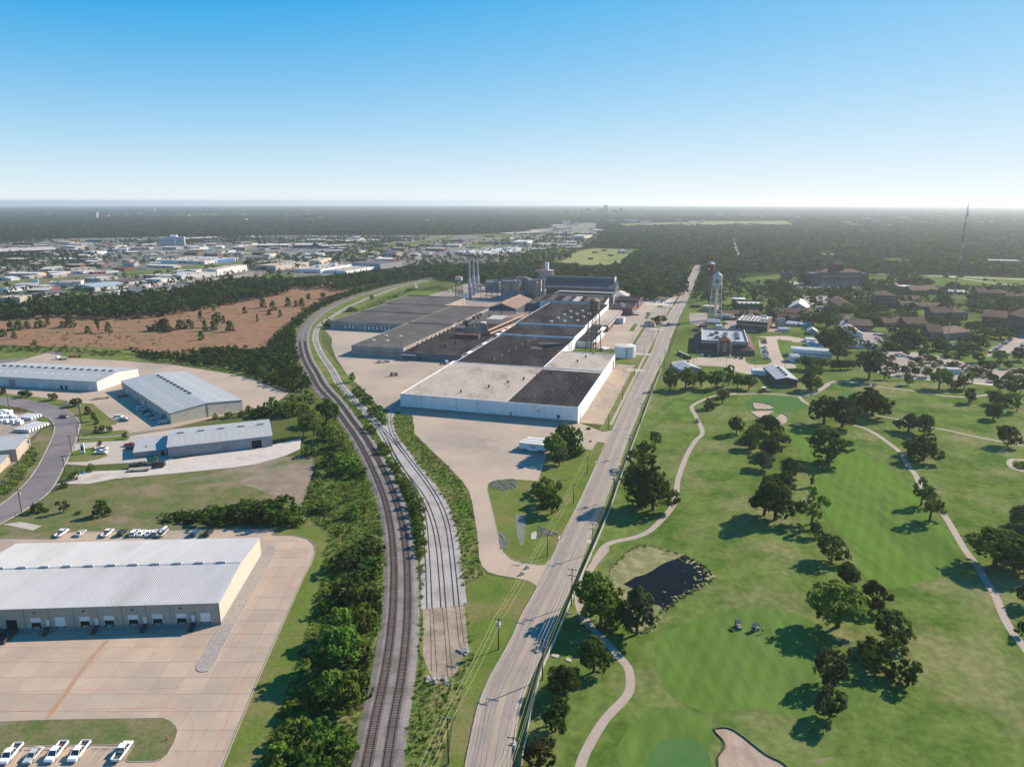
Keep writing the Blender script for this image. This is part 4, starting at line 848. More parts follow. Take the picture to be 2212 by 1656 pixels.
many('00',[(760,1218,1155,65,'cedar1'),(938,1212,1120,70,'cedar1'),(850,1205,1090,45,'tall2'),(1740,1275,1195,62,'cedar1'),(1985,1203,1110,90,'cedar1'),(1845,1195,1110,75,'cedar1'),(1770,1195,1105,55,'cedar1'),(1880,1160,1050,90,'tall1'),(1930,1130,1065,40,'cedar1'),(125,1265,1200,55,'cedar1'),(30,1245,1180,80,'cedar1'),(237,1175,1110,60,'cedar1'),(340,1170,1100,100,'cedar2'),(415,1145,1085,50,'cedar1'),(165,1190,1110,90,'cedar1'),(95,1195,1110,85,'cedar2'),(540,1160,1110,60,'cedar1'),(610,1165,1060,110,'cedar1'),(1350,1195,1110,130,'bush1'),(1450,1205,1150,90,'bush1'),(1420,1190,1090,130,'cedar1'),(1560,1180,1100,110,'cedar1'),(1640,1175,1095,100,'cedar2'),(2110,1045,985,50,'cedar2'),(300,1330,1285,60,'open2'),(1730,1110,1030,50,'tall2'),(1845,1040,970,50,'tall1')],*BF)
many('10',[(60,1000,915,70,'cedar1'),(145,1020,935,70,'cedar2'),(278,985,905,65,'cedar1'),(345,985,930,42,'cedar1'),(395,985,915,60,'cedar1'),(112,1060,1015,50,'cedar1'),(210,1078,1010,42,'cedar1'),(12,1115,1050,25,'cedar1'),(455,940,880,50,'tall1'),(580,920,870,60,'tall2'),(730,810,740,90,'oak1')],*BF)
LOD=[]
for i,(kd,sd,m)in enumerate((('oak',71,'wood_a'),('round',72,'wood_b'),('tall',73,'wood_c'),('oak',74,'wood_d'))):
 L=lobes_for(kd,sd);me=leaf_cloud('crown_far%d'%i,sd,L,300,.085,m,zmin=.03)
 p=D(1180+60*i,640-6*i)
 o=link(me,'woodland_tree',None,(p.x,p.y,0),i*1.3,(11,11,11),kind='stuff',label='clump of leafy crowns at the near edge of the wood behind the factory');LOD.append(o)
CLP=[]
for i in range(2):
 r=random.Random(90+i);L=[(r.uniform(-.4,.4),r.uniform(-.4,.4),r.uniform(.2,.6),r.uniform(.13,.22),1.6)for _ in range(14)]
 CLP.append(leaf_cloud('grove_far%d'%i,90+i,L,320,.07,'wood_a',zmin=.02))
def gn_scatter(name,pts,scales,protos,zs=None,seed=0,label=None,flat=None):
 """points that instance crowns: one uncountable mass"""
 me=bpy.data.meshes.new(name);n=len(pts);me.vertices.add(n);me.vertices.foreach_set('co',np.asarray(pts,np.float32).ravel())
 at=me.attributes.new('sc','FLOAT_VECTOR','POINT');at.data.foreach_set('vector',np.asarray(scales,np.float32).ravel())
 o=link(me,name,None,kind='stuff',label=label)
 ng=bpy.data.node_groups.new(name,'GeometryNodeTree');ng.interface.new_socket('Geometry',in_out='INPUT',socket_type='NodeSocketGeometry');ng.interface.new_socket('Geometry',in_out='OUTPUT',socket_type='NodeSocketGeometry')
 N=ng.nodes;L=ng.links;gi=N.new('NodeGroupInput');go=N.new('NodeGroupOutput');io=N.new('GeometryNodeInstanceOnPoints');jn=N.new('GeometryNodeJoinGeometry')
 for ob in protos:
  oi=N.new('GeometryNodeObjectInfo');oi.transform_space='ORIGINAL';oi.inputs['Object'].default_value=ob;oi.inputs['As Instance'].default_value=True
  L.new(oi.outputs['Geometry'],jn.inputs[0])
 L.new(gi.outputs[0],io.inputs['Points']);L.new(jn.outputs[0],io.inputs['Instance']);io.inputs['Pick Instance'].default_value=True
 ri=N.new('FunctionNodeRandomValue');ri.data_type='INT';ri.inputs['Min'].default_value if False else None
 for s_ in ri.inputs:
  if s_.type=='INT' and s_.name=='Max':s_.default_value=len(protos)-1
  if s_.type=='INT' and s_.name=='Min':s_.default_value=0
  if s_.name=='Seed':s_.default_value=seed
 L.new([q for q in ri.outputs if q.type=='INT' and q.enabled][0],io.inputs['Instance Index'])
 na=N.new('GeometryNodeInputNamedAttribute');na.data_type='FLOAT_VECTOR';na.inputs['Name'].default_value='sc';L.new(na.outputs['Attribute'],io.inputs['Scale'])
 rr_=N.new('FunctionNodeRandomValue');rr_.data_type='FLOAT_VECTOR'
 for s_ in rr_.inputs:
  if s_.type=='VECTOR' and s_.name=='Max':s_.default_value=(0,0,6.283)
  if s_.type=='VECTOR' and s_.name=='Min':s_.default_value=(0,0,0)
  if s_.name=='Seed':s_.default_value=seed+5
 L.new([q for q in rr_.outputs if q.type=='VECTOR' and q.enabled][0],io.inputs['Rotation']);L.new(io.outputs[0],go.inputs[0])
 md=o.modifiers.new('scatter','NODES');md.node_group=ng;return o
 # ---- building kit
mat('roof_metal',(.41,.41,.425),(.365,.365,.38),.25,rough=.5,spec=.3,c3=(.33,.325,.32),scale3=.07,fine=(.5,.1),stretch=(1,.25,1),lo3=.52,hi3=.72)
mat('roof_metal2',(.36,.365,.37),(.32,.325,.33),.2,rough=.5,fine=(.4,.06));mat('roof_white',(.56,.55,.53),(.47,.46,.44),.15,rough=.7)
mat('roof_dark',(.022,.021,.023),(.034,.032,.034),.25,rough=1.0,spec=0.0,c3=(.055,.05,.05),scale3=.06,fine=(1.2,.15),stretch=(1,.3,1,-.28))
mat('roof_grey',(.095,.086,.082),(.125,.114,.108),.2,rough=1.0,spec=.05,c3=(.075,.07,.068),scale3=.05,fine=(.9,.2),lo=.45,hi=.62)
mat('roof_tan',(.40,.335,.28),(.34,.285,.24),.2,c3=(.23,.19,.165),scale3=.09,fine=(1.0,.22),stretch=(1,.35,1,-.28),lo3=.5,hi3=.7)
mat('roof_tile',(.088,.038,.028),(.12,.052,.036),.8,c3=(.07,.035,.028),scale3=.2,fine=(2,.2));mat('roof_brown',(.085,.058,.048),(.11,.075,.06),.5,fine=(1,.15))
mat('roof_light',(.44,.40,.36),(.36,.33,.30),.08,fine=(.5,.12));mat('roof_slate',(.085,.09,.105),(.11,.115,.13),.3)
mat('roof_blue',(.30,.36,.42),(.26,.32,.39),.2)
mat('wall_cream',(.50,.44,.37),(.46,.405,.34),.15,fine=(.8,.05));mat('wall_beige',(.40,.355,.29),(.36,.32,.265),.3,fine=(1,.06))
mat('wall_white',(.60,.59,.57),(.52,.51,.49),.12,fine=(.6,.06));mat('wall_bluewhite',(.76,.77,.78),(.68,.69,.70),.15,stretch=(1,1,.18),c3=(.50,.485,.46),scale3=.16,lo3=.56,hi3=.75,fine=(.8,.08))
mat('wall_concrete',(.40,.355,.30),(.34,.30,.255),.15,c3=(.27,.245,.215),scale3=.06,fine=(.7,.1),stretch=(1,1,.25));mat('wall_grey',(.30,.30,.31),(.26,.26,.27),.2,fine=(.7,.08))
mat('wall_greycorr',(.16,.165,.18),(.13,.135,.15),.3);mat('wall_brick',(.135,.052,.04),(.165,.066,.05),1.0,c3=(.14,.065,.055),scale3=.2,fine=(2.5,.2))
mat('wall_brickdark',(.12,.056,.047),(.15,.07,.057),.6,fine=(2,.2));mat('wall_tan',(.44,.36,.29),(.38,.31,.25),.2,fine=(.8,.08))
mat('wall_blue',(.075,.09,.105),(.06,.075,.088),.2,fine=(.5,.1));mat('wall_teal',(.16,.21,.21),(.13,.175,.18),.3,fine=(.8,.1));mat('wall_brown',(.13,.095,.075),(.16,.12,.095),.4)
mat('wall_bright_blue',(.06,.17,.42),(.05,.15,.38),.4);mat('wall_red',(.40,.07,.06),(.35,.08,.07),.5)
mat('base_block',(.27,.26,.25),(.22,.21,.2),.8);mat('trim_cream',(.62,.58,.50));mat('trim_dark',(.05,.05,.055));mat('trim_white',(.78,.77,.75))
mat('door_white',(.74,.73,.72),(.66,.65,.64),.8);mat('door_dark',(.015,.015,.017));mat('door_brown',(.10,.06,.04));mat('glass_dark',(.02,.026,.033),rough=.12,spec=.6);mat('glass_pale',(.12,.15,.18),rough=.2,spec=.6)
mat('steel_dark',(.045,.042,.042),(.06,.055,.05),.5,rough=.6);mat('steel_grey',(.24,.24,.245),(.18,.18,.185),.6,rough=.5);mat('steel_pale',(.44,.44,.44),(.36,.355,.35),.5,rough=.5)
mat('rust',(.17,.075,.04),(.26,.16,.10),.8,c3=(.10,.055,.038),scale3=.3,fine=(2,.25));mat('rust_roof',(.20,.13,.095),(.24,.165,.125),.4,fine=(1,.2));mat('rust_pale',(.40,.26,.17),(.34,.20,.13),.5)
mat('rubber',(.03,.03,.03));mat('skylight',(.62,.63,.62),(.55,.55,.53),1.0);mat('skylight_tan',(.52,.43,.31),(.47,.42,.35),1.0)
FACE={}
def box_on(t,name,dims,face,u0,u1,z0,z1,m,proud=.06,deep=.1,parent=None,**tg):
 """box on one face of a building whose local frame is 0..L (x), 0..Dp (y); face f front, b back, l left, r right"""
 L,Dp=dims;mb=MB()
 if face=='f':mb.box(u0,-proud,z0,u1,deep,z1)
 elif face=='b':mb.box(u0,Dp-deep,z0,u1,Dp+proud,z1)
 elif face=='l':mb.box(-proud,u0,z0,deep,u1,z1)
 else:mb.box(L-deep,u0,z0,L+proud,u1,z1)
 return mb.build(name,m,parent or t,**tg)
def bldg(name,label,A,Bp,depth,h,wall='wall_tan',roof='roof_light',kind='flat',rise=1.6,parapet=.5,cat='building',group=None,over=.35,base=None):
 A=Vector((A[0],A[1],0));Bp=Vector((Bp[0],Bp[1],0));d=Bp-A;L=d.length;rot=math.atan2(d.y,d.x)
 t=thing(name,label,cat,A,rot,group)
 w=MB();Dp=depth
 if kind=='flat':
  hr=h-parapet;e=min(.3,L*.04)
  w.box(0,0,-.3,L,Dp,hr-.02)
  for(x0,y0,x1,y1)in((0,0,L,e),(0,Dp-e,L,Dp),(0,e,e,Dp-e),(L-e,e,L,Dp-e)):w.box(x0,y0,hr-.02,x1,y1,h)
  w.build('wall',wall,t)
  MB().box(e+.003,e+.003,hr-.019,L-e-.003,Dp-e-.003,hr+.04).build('roof',roof,t)
 else:
  o=over;rf=MB()
  if kind=='gable_x':
   w.add([(0,0,-.3),(L,0,-.3),(L,Dp,-.3),(0,Dp,-.3),(0,0,h),(L,0,h),(L,Dp,h),(0,Dp,h),(0,Dp/2,h+rise),(L,Dp/2,h+rise)],[(0,1,5,4),(2,3,7,6),(1,2,6,9,5),(3,0,4,8,7),(4,5,9,8),(8,9,6,7)])
   k=rise/(Dp/2);z0=h-o*k;q=.12
   for s in(0,1):
    ye,yr=(-o,Dp/2)if s==0 else(Dp+o,Dp/2)
    rf.add([(-o,ye,z0+.03),(L+o,ye,z0+.03),(L+o,yr,h+rise+.03),(-o,yr,h+rise+.03),(-o,ye,z0+q),(L+o,ye,z0+q),(L+o,yr,h+rise+q),(-o,yr,h+rise+q)],[(0,1,2,3),(4,5,6,7),(0,1,5,4),(1,2,6,5),(3,0,4,7)])
  elif kind=='gable_y':
   w.add([(0,0,-.3),(L,0,-.3),(L,Dp,-.3),(0,Dp,-.3),(0,0,h),(L,0,h),(L,Dp,h),(0,Dp,h),(L/2,0,h+rise),(L/2,Dp,h+rise)],[(0,1,5,8,4),(2,3,7,9,6),(1,2,6,5),(3,0,4,7),(4,8,9,7),(8,5,6,9)])
   k=rise/(L/2);z0=h-o*k;q=.12
   for s in(0,1):
    xe,xr=(-o,L/2)if s==0 else(L+o,L/2)
    rf.add([(xe,-o,z0+.03),(xe,Dp+o,z0+.03),(xr,Dp+o,h+rise+.03),(xr,-o,h+rise+.03),(xe,-o,z0+q),(xe,Dp+o,z0+q),(xr,Dp+o,h+rise+q),(xr,-o,h+rise+q)],[(0,1,2,3),(4,5,6,7),(0,1,5,4),(1,2,6,5),(3,0,4,7)])
  elif kind=='hip':
   w.box(0,0,-.3,L,Dp,h);m_=min(L,Dp)/2*.98
   x0,x1,y0,y1=-o,L+o,-o,Dp+o
   if L>=Dp:a,b=(m_,Dp/2),(L-m_,Dp/2)
   else:a,b=(L/2,m_),(L/2,Dp-m_)
   vs=[(x0,y0,h+.02),(x1,y0,h+.02),(x1,y1,h+.02),(x0,y1,h+.02),(a[0],a[1],h+rise),(b[0],b[1],h+rise)]
   fs=[(0,1,5,4),(1,2,5),(2,3,4,5),(3,0,4)]if L>=Dp else[(0,1,4),(1,2,5,4),(2,3,5),(3,0,4,5)]
   rf.add(vs,fs+[(3,2,1,0)])
  elif kind=='shed':
   w.add([(0,0,-.3),(L,0,-.3),(L,Dp,-.3),(0,Dp,-.3),(0,0,h),(L,0,h),(L,Dp,h+rise),(0,Dp,h+rise)],[(0,1,5,4),(1,2,6,5),(2,3,7,6),(3,0,4,7),(4,5,6,7)])
   rf.add([(-o,-o,h-.02),(L+o,-o,h-.02),(L+o,Dp+o,h+rise+.08),(-o,Dp+o,h+rise+.08),(-o,-o,h+.1),(L+o,-o,h+.1),(L+o,Dp+o,h+rise+.2),(-o,Dp+o,h+rise+.2)],[(0,1,2,3),(4,5,6,7),(0,1,5,4),(1,2,6,5),(2,3,7,6),(3,0,4,7)])
  w.build('wall',wall,t);rf.build('roof',roof,t)
 if base:MB().box(-.05,-.05,-.3,L+.05,Dp+.05,base).build('base_course','base_block',t)
 return t,(L,Dp)
def bpx(t,A,B_,C,ytop):
 """corner pixels -> (A, B, depth, height): A, B front base corners, C the far base corner of the right hand wall, or a depth in metres"""
 a,b=P(t,*A),P(t,*B_);h=height_at(b,TP(t,B_[0],ytop)[1])
 if isinstance(C,(int,float)):return a,b,float(C),h
 c=P(t,*C);la,lc=(b-a).length,(c-b).length
 if lc>la:
  n=(c-b).normalized();x=Vector((n.y,-n.x,0));a=b-x*abs((b-a).dot(x));return a,b,lc,h
 x=(b-a).normalized();n=Vector((-x.y,x.x,0));return a,b,max(abs((c-b).dot(n)),4),h
def vents(t,name,pts,r,h,m,cap=None):
 for(x,y,z)in pts:
  mb=MB().cyl(x,y,z-.1,r*.6,z+h*.55,r*.6,8).cyl(x,y,z+h*.5,r,z+h,r*.75,8);mb.build(name,m,t)
def rtu(t,pts,sx,sy,sz,m='steel_pale',name='roof_unit'):
 for(x,y,z)in pts:
  mb=MB().box(x-sx/2,y-sy/2,z,x+sx/2,y+sy/2,z+sz).cyl(x,y,z+sz,min(sx,sy)*.3,z+sz+.15,None,8);mb.build(name,m,t)
  # ---- foreground loading-dock warehouse
FA,FB=Vector((-83.0-79*math.cos(R(3.2)),179.0-79*math.sin(R(3.2)),0)),Vector((-83.0,179.0,0))
t,dm=bldg('loading_dock_warehouse','long beige warehouse with ribbed pale metal roof and a row of loading docks',FA,FB,40.0,7.0,'wall_beige','roof_metal','gable_x',1.7,cat='warehouse',over=.25)
L,Dp=dm
rb=MB();k=1.7/20.0
for i in range(int((L+.4)/.62)):
 x=-.2+i*.62
 for y0,y1,za,zb in((-.25,20,7.0-.25*k,8.7),(40.25,20,7.0-.25*k,8.7)):
  rb.add([(x-.1,y0,za+.12),(x+.1,y0,za+.12),(x+.1,y1,zb+.12),(x-.1,y1,zb+.12),(x-.05,y0,za+.24),(x+.05,y0,za+.24),(x+.05,y1,zb+.24),(x-.05,y1,zb+.24)],[(0,1,5,4),(4,5,6,7),(0,4,7,3),(1,2,6,5)])
rb.build('roof_rib_run','roof_metal',t,kind='stuff')
MB().box(-.2,19.7,8.78,L+.2,20.3,8.95).build('ridge_cap','roof_metal',t)
for i in range(13):MB().tbox(L-4.3-6.6*i-2.9,19.55,L-4.3-6.6*i,20.45,8.9,L-4.3-6.6*i-2.7,19.7,L-4.3-6.6*i-.2,20.3,9.4).build('ridge_vent','steel_pale',t)
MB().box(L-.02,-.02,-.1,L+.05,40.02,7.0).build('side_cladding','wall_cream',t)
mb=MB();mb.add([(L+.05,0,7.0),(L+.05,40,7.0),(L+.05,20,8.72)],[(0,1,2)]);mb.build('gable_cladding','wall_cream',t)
MB().box(-.04,-.05,-.2,L+.08,40.05,.95).build('base_course','base_block',t)
bay=6.65
for i in range(12):
 xr=L-.3-bay*i;
 MB().box(xr-.06,-.09,.95,xr+.06,.02,6.9).build('wall_joint','trim_dark' if False else 'base_block',t)
 dx=xr-3.6-.15;op=i%2
 if i==8:
  MB().box(dx-1.45,-.06,.1,dx+1.45,.05,3.6).build('door_opening','door_dark',t)
  mb=MB();mb.add([(dx-1.5,-.1,1.0),(dx+1.5,-.1,1.0),(dx+1.3,-6.5,.14),(dx-1.7,-6.5,.14)],[(0,1,2,3)]);mb.box(dx-1.7,-6.4,.1,dx-1.5,-.1,1.1).box(dx+1.3,-6.4,.1,dx+1.5,-.1,1.1);mb.build('vehicle_ramp','steel_dark',t)
 else:
  fr=MB();fr.box(dx-1.5,-.12,1.2,dx-1.3,.05,4.2).box(dx+1.3,-.12,1.2,dx+1.5,.05,4.2).box(dx-1.5,-.12,4.0,dx+1.5,.05,4.2)
  d0=fr.build('dock_door','trim_cream',t)
  closed=i in(0,6)
  MB().box(dx-1.3,-.06,1.25 if closed else 2.6,dx+1.3,.05,4.0).build('door_panel','door_white',d0)
  if not closed:MB().box(dx-1.3,-.04,1.25,dx+1.3,.05,2.6).build('opening','door_dark',d0)
  MB().box(dx-1.3,-.35,.9,dx-1.0,.02,1.25).box(dx+1.0,-.35,.9,dx+1.3,.02,1.25).build('dock_bumper','rubber',d0)
 if i%2==1 or i==11:
  sxx=xr-.55
  MB().box(sxx-.5,-.06,1.25,sxx+.5,.05,3.35).build('door','door_white',t)
  s_=MB();s_.box(sxx-.7,-1.5,1.05,sxx+.7,-.05,1.2)
  for q in range(6):s_.box(sxx-.7,-1.5-.3*(q+1),1.0-.17*(q+1),sxx+.7,-1.5-.3*q,1.06-.17*(q+1))
  for xx in(sxx-.7,sxx+.7):
   s_.tube((xx,-1.5,2.1),(xx,-3.4,1.1),.04,5);s_.tube((xx,-.1,2.1),(xx,-1.5,2.1),.04,5);s_.tube((xx,-1.5,.1),(xx,-1.5,2.1),.04,5);s_.tube((xx,-3.4,.1),(xx,-3.4,1.1),.04,5)
  s_.build('steel_stair','steel_dark',t)
 if i%2==1:MB().box(xr-3.9,-.45,5.7,xr-3.4,0,5.85).build('wall_lamp','trim_dark',t)
 # ---- other warehouses of the left yard
t,dm=bldg('warehouse','cream metal warehouse with grey roof and cars along its shaded wall',(-184.5,367.0),(-155.4,393.4),95.7,6.2,'wall_cream','roof_metal2','gable_y',2.0,cat='warehouse')
L,Dp=dm
for i in range(10):MB().box(L/2-.6,26+i*6.4,8.1,L/2+.6,29.5+i*6.4,8.75).build('ridge_vent','steel_dark',t)
k=2.0/(L/2)
for i in range(14):
 y=6+i*6.2
 for x0 in(L*.17,L*.7):
  x1=x0+3.0;z=lambda x:6.2+k*(x if x<L/2 else L-x)+.14
  mb=MB();mb.add([(x0,y,z(x0)),(x1,y,z(x1)),(x1,y+.8,z(x1)),(x0,y+.8,z(x0))],[(0,1,2,3)]);mb.build('skylight','skylight',t)
for i,(y,w_,m_)in enumerate(((8,3,'glass_dark'),(13,2.4,'door_dark'),(30,1.2,'door_white'),(38,1.2,'door_white'),(44,2.6,'glass_dark'),(50,2.4,'door_white'),(60,1.2,'door_dark'),(70,1.2,'door_white'),(84,2.6,'door_white'))):
 box_on(t,'door' if 'door' in m_ else 'window',dm,'l',y,y+w_,1.5 if 'glass' in m_ else.1,3.8 if 'glass' in m_ else 2.6,m_)
for x in(9,20,31):box_on(t,'wall_lamp',dm,'f',x,x+.4,5,5.15,'trim_dark',.5)
box_on(t,'downpipe',dm,'f',L/2-.12,L/2+.12,0,7.8,'steel_grey',.2)
for i in range(1,13):box_on(t,'wall_joint',dm,'l',i*7.36-.06,i*7.36+.06,0,6.1,'base_block',.05)
dirA=Vector((-263.1,435.5,0));dv=Vector((71.8,-13.8,0)).normalized();nA=Vector((13.8,71.8,0)).normalized()
t,dm=bldg('warehouse','long white warehouse with pale roof and dark ridge vents',dirA-dv*100,dirA,38.0,6.3,'wall_white','roof_metal2','gable_x',2.2,cat='warehouse')
L,Dp=dm
for i in range(17):MB().box(L-6-i*5.5,18.5,8.6,L-3.6-i*5.5,19.5,9.2).build('ridge_vent','steel_dark',t)
k=2.2/19
for i in range(14):
 for y0 in(8.0,25.0):
  y1=y0+3.2;z=lambda y:6.3+k*(y if y<19 else 38-y)+.14
  mb=MB();x=L-8-i*5.6;mb.add([(x,y0,z(y0)),(x+1.0,y0,z(y0)),(x+1.0,y1,z(y1)),(x,y1,z(y1))],[(0,1,2,3)]);mb.build('skylight','skylight',t)
for(x,w_,h_,m_)in((4,2.2,3,'door_white'),(22,1.8,2.6,'door_dark'),(25.5,1.8,2.6,'door_dark'),(41,2.4,3.4,'door_white'),(61,4.6,4.6,'wall_grey'),(79,1.6,2.4,'door_dark'),(88,1.2,2.2,'door_white')):box_on(t,'door',dm,'f',L-x-w_,L-x,.05,h_,m_)
for i in range(1,12):box_on(t,'wall_joint',dm,'f',L-i*8.3-.06,L-i*8.3+.06,0,6.2,'base_block',.05)
ca,cb=Vector((-161.3,314.2,0)),Vector((-118.0,331.3,0))
t,dm=bldg('workshop','grey metal workshop with rows of tan skylights on the gravel lot',ca,cb,28.5,5.5,'wall_grey','roof_metal2','gable_x',1.9,cat='workshop')
L,Dp=dm;k=1.9/(Dp/2)
for i in range(14):
 for y0 in(3.0,7.5,19.5,24.0):
  x=2.5+i*3.05;z=lambda y:5.5+k*(y if y<Dp/2 else Dp-y)+.14
  mb=MB();mb.add([(x,y0,z(y0)),(x+.9,y0,z(y0)),(x+.9,y0+1.5,z(y0+1.5)),(x,y0+1.5,z(y0+1.5))],[(0,1,2,3)]);mb.build('skylight','skylight_tan',t)
for i in range(5):MB().box(3.5+i*9.2,Dp/2-.4,7.4,6.8+i*9.2,Dp/2+.4,8.0).build('ridge_vent','steel_grey',t)
box_on(t,'door',dm,'f',23.5,26.8,.05,3.3,'steel_grey');box_on(t,'door',dm,'f',37,41.5,.05,4.0,'door_dark');box_on(t,'door',dm,'r',3,7,.05,3.4,'door_white');box_on(t,'door',dm,'r',9,10.2,.05,2.3,'door_brown')
t2,dm=bldg('workshop_annex','small grey flat annex joined to the workshop with tan skylights',ca+Vector((-16.0,-6.3+6.0,0))*1.0,ca+Vector((.05,6.0,0)),17.0,3.0,'wall_grey','roof_metal2','shed',1.1,cat='annex')
box_on(t2,'door',dm,'f',11.5,12.8,.05,2.3,'door_dark');box_on(t2,'stone_skirt',dm,'f',.5,15,0,.8,'stone_grey');MB().cyl(5,5,3.2,.25,4.1,.3,8).build('roof_vent','steel_dark',t2)
wd_=Vector((-6.6,19.3,0)).normalized();wl_=Vector((-wd_.y,wd_.x,0))
p1=Vector((-229.6,310.4,0))
t,dm=bldg('depot','tall tan block with grey roof at the junk yard',p1+wl_*40,p1,20.5,6.0,'wall_tan','roof_metal2','shed',.6,cat='depot');box_on(t,'wall_stripe',dm,'r',15.5,20.3,.1,5.8,'wall_concrete')
box_on(t,'window',dm,'f',30,33,3,4.4,'glass_dark')
p2=Vector((-226.8,294.0,0))
t,dm=bldg('depot','low tan block with grey roof beside the taller depot',p2+wl_*40,p2,16.6,3.6,'wall_tan','roof_metal2','shed',.5,cat='depot');box_on(t,'wall_stripe',dm,'r',15.8,16.5,.1,3.4,'rust');box_on(t,'door',dm,'f',34,37,.1,2.8,'door_brown')
cr=MB()
crate_me=MB().box(-1.1,-.9,0,1.1,.9,1.5).box(-1.15,-.95,1.5,1.15,.95,1.62).box(-1.15,-.05,0,1.15,.05,1.52).mesh('white_crate','trim_white')
cage_b=MB().box(-.55,-.55,.15,.55,.55,1.1).mesh('tank','wall_bluewhite');cage_f=MB()
for z in(.15,.6,1.12):
 for s in(-1,1):cage_f.tube((-.6,.6*s,z),(.6,.6*s,z),.03,4).tube((.6*s,-.6,z),(.6*s,.6,z),.03,4)
for sx_ in(-1,1):
 for sy_ in(-1,1):cage_f.tube((.6*sx_,.6*sy_,0),(.6*sx_,.6*sy_,1.15),.03,4)
cage_f=cage_f.mesh('cage','steel_grey')
for(x,y)in((10,262),(40,255),(75,270),(15,300),(60,295),(100,290),(130,300),(10,335),(50,330),(115,335),(150,330),(175,345),(85,262),(30,285)):
 p=P('01',x,y);o=link(crate_me,'crate',None,(p.x,p.y,0.09),rng.uniform(-.3,.3),(1.25,1.2,rng.uniform(.9,1.5)),label='white covered crate stacked in the junk yard',cat='crate',group='white crates in the junk yard')
for(x0,y0,nx_,ny_)in((245,280,5,4),(300,355,5,7)):
 c0=P('01',x0,y0)
 for i in range(nx_):
  for j in range(ny_):
   p=Vector((c0.x+i*1.8-j*.35,c0.y-j*1.9-i*.3,0.09))
   o=thing('caged_tank','pale plastic tank in a wire cage in the block of tanks by the street verge','tank',p,rng.uniform(-.06,.06),'caged tanks by the street');o.scale=(1.35,1.35,1.6)
   link(cage_b,'tank',o);link(cage_f,'cage',o)
sp=MB()
for i in range(60):
 p=P('01',rng.uniform(90,230),rng.uniform(205,262));a=rng.uniform(0,3.14);l_=rng.uniform(1,3.5)
 z_=rng.uniform(.15,1.3);sp.tube((p.x,p.y,z_),(p.x+l_*math.cos(a),p.y+l_*math.sin(a),rng.uniform(.1,z_)),rng.uniform(.06,.2),5)
sp.build('scrap_heap','rust',kind='stuff',label='heap of rusty scrap metal in the junk yard')
# ---- the factory (on its own grid: u to the right, w away)
def sb(name,label,u0,w0,u1,w1,h,wall,roof,kind='flat',rise=1.5,parapet=.4,cat='factory',**k):
 return bldg(name,label,S(u0,w0),S(u1,w0),w1-w0,h,wall,roof,kind,rise,parapet,cat=cat,**k)
HN=9.2
t,dm=sb('factory_hall','wide white factory hall with pale and dark roof fields at the yard',-104.5,0,0,88,HN,'wall_bluewhite','roof_tan');L,Dp=dm
MB().box(104.5-40,.31,HN-.355,104.2,83,HN-.30).build('dark_roof_field','roof_dark',t)
MB().box(-.06,-.06,-.3,L+.06,-.003,1.6).build('base_course','base_block',t)
for i in range(1,14):MB().box(104.5-40+2.9*i-.06,.33,HN-.30,104.5-40+2.9*i+.06,83,HN-.27).build('roof_seam','roof_grey',t)
for i in range(1,22):MB().box(.32+2.9*i,.33,HN-.36,.36+2.9*i,87,HN-.33).build('roof_seam','joint_dark',t)
vents(t,'roof_vent',[(45,28,HN-.4),(53,41,HN-.4),(60,52,HN-.4),(66,63,HN-.4),(73,74,HN-.4),(33,12,HN-.4)],.75,1.9,'rust');vents(t,'roof_vent',[(83,30,HN-.4),(88,47,HN-.4),(92,60,HN-.4),(77,14,HN-.4)],.55,1.8,'steel_grey')
box_on(t,'window',dm,'f',92.8,94.6,2.2,4.2,'glass_dark');box_on(t,'wall_box',dm,'f',82,82.8,5.2,5.8,'glass_dark',.3);box_on(t,'door',dm,'r',6,8.2,.1,3,'rust');box_on(t,'door',dm,'f',66,67.2,1.4,3.4,'steel_grey')
for i in range(1,12):box_on(t,'wall_joint',dm,'r',i*7.3-.07,i*7.3+.07,0,HN-.1,'steel_grey',.06)
for i in range(1,3):box_on(t,'wall_joint',dm,'f',104.5*i/3-.05,104.5*i/3+.05,1.6,HN-.1,'steel_grey',.05)
t,dm=sb('factory_hall','white roofed factory block behind the dark roof field',-40.5,88.01,0,142.5,HN+.15,'wall_bluewhite','roof_tan');
for i in range(1,8):box_on(t,'wall_joint',dm,'r',i*6.8-.07,i*6.8+.07,0,HN,'steel_grey',.06)
vents(t,'roof_vent',[(19,22,HN-.25),(22,38,HN-.25),(25,52,HN-.25)],.75,1.9,'rust');box_on(t,'duct',dm,'r',44,47,.5,6,'rust_pale',.5)
SP=[(88.02,198,8.4,'roof_dark','long hall with plain dark ribbed roof and a row of small ventilators'),(198.02,248,9.6,'roof_dark','stepped dark roof bay behind the long ribbed hall'),(248.02,384,11.0,'roof_dark','broad dark roof hall dotted with pale box ventilators')]
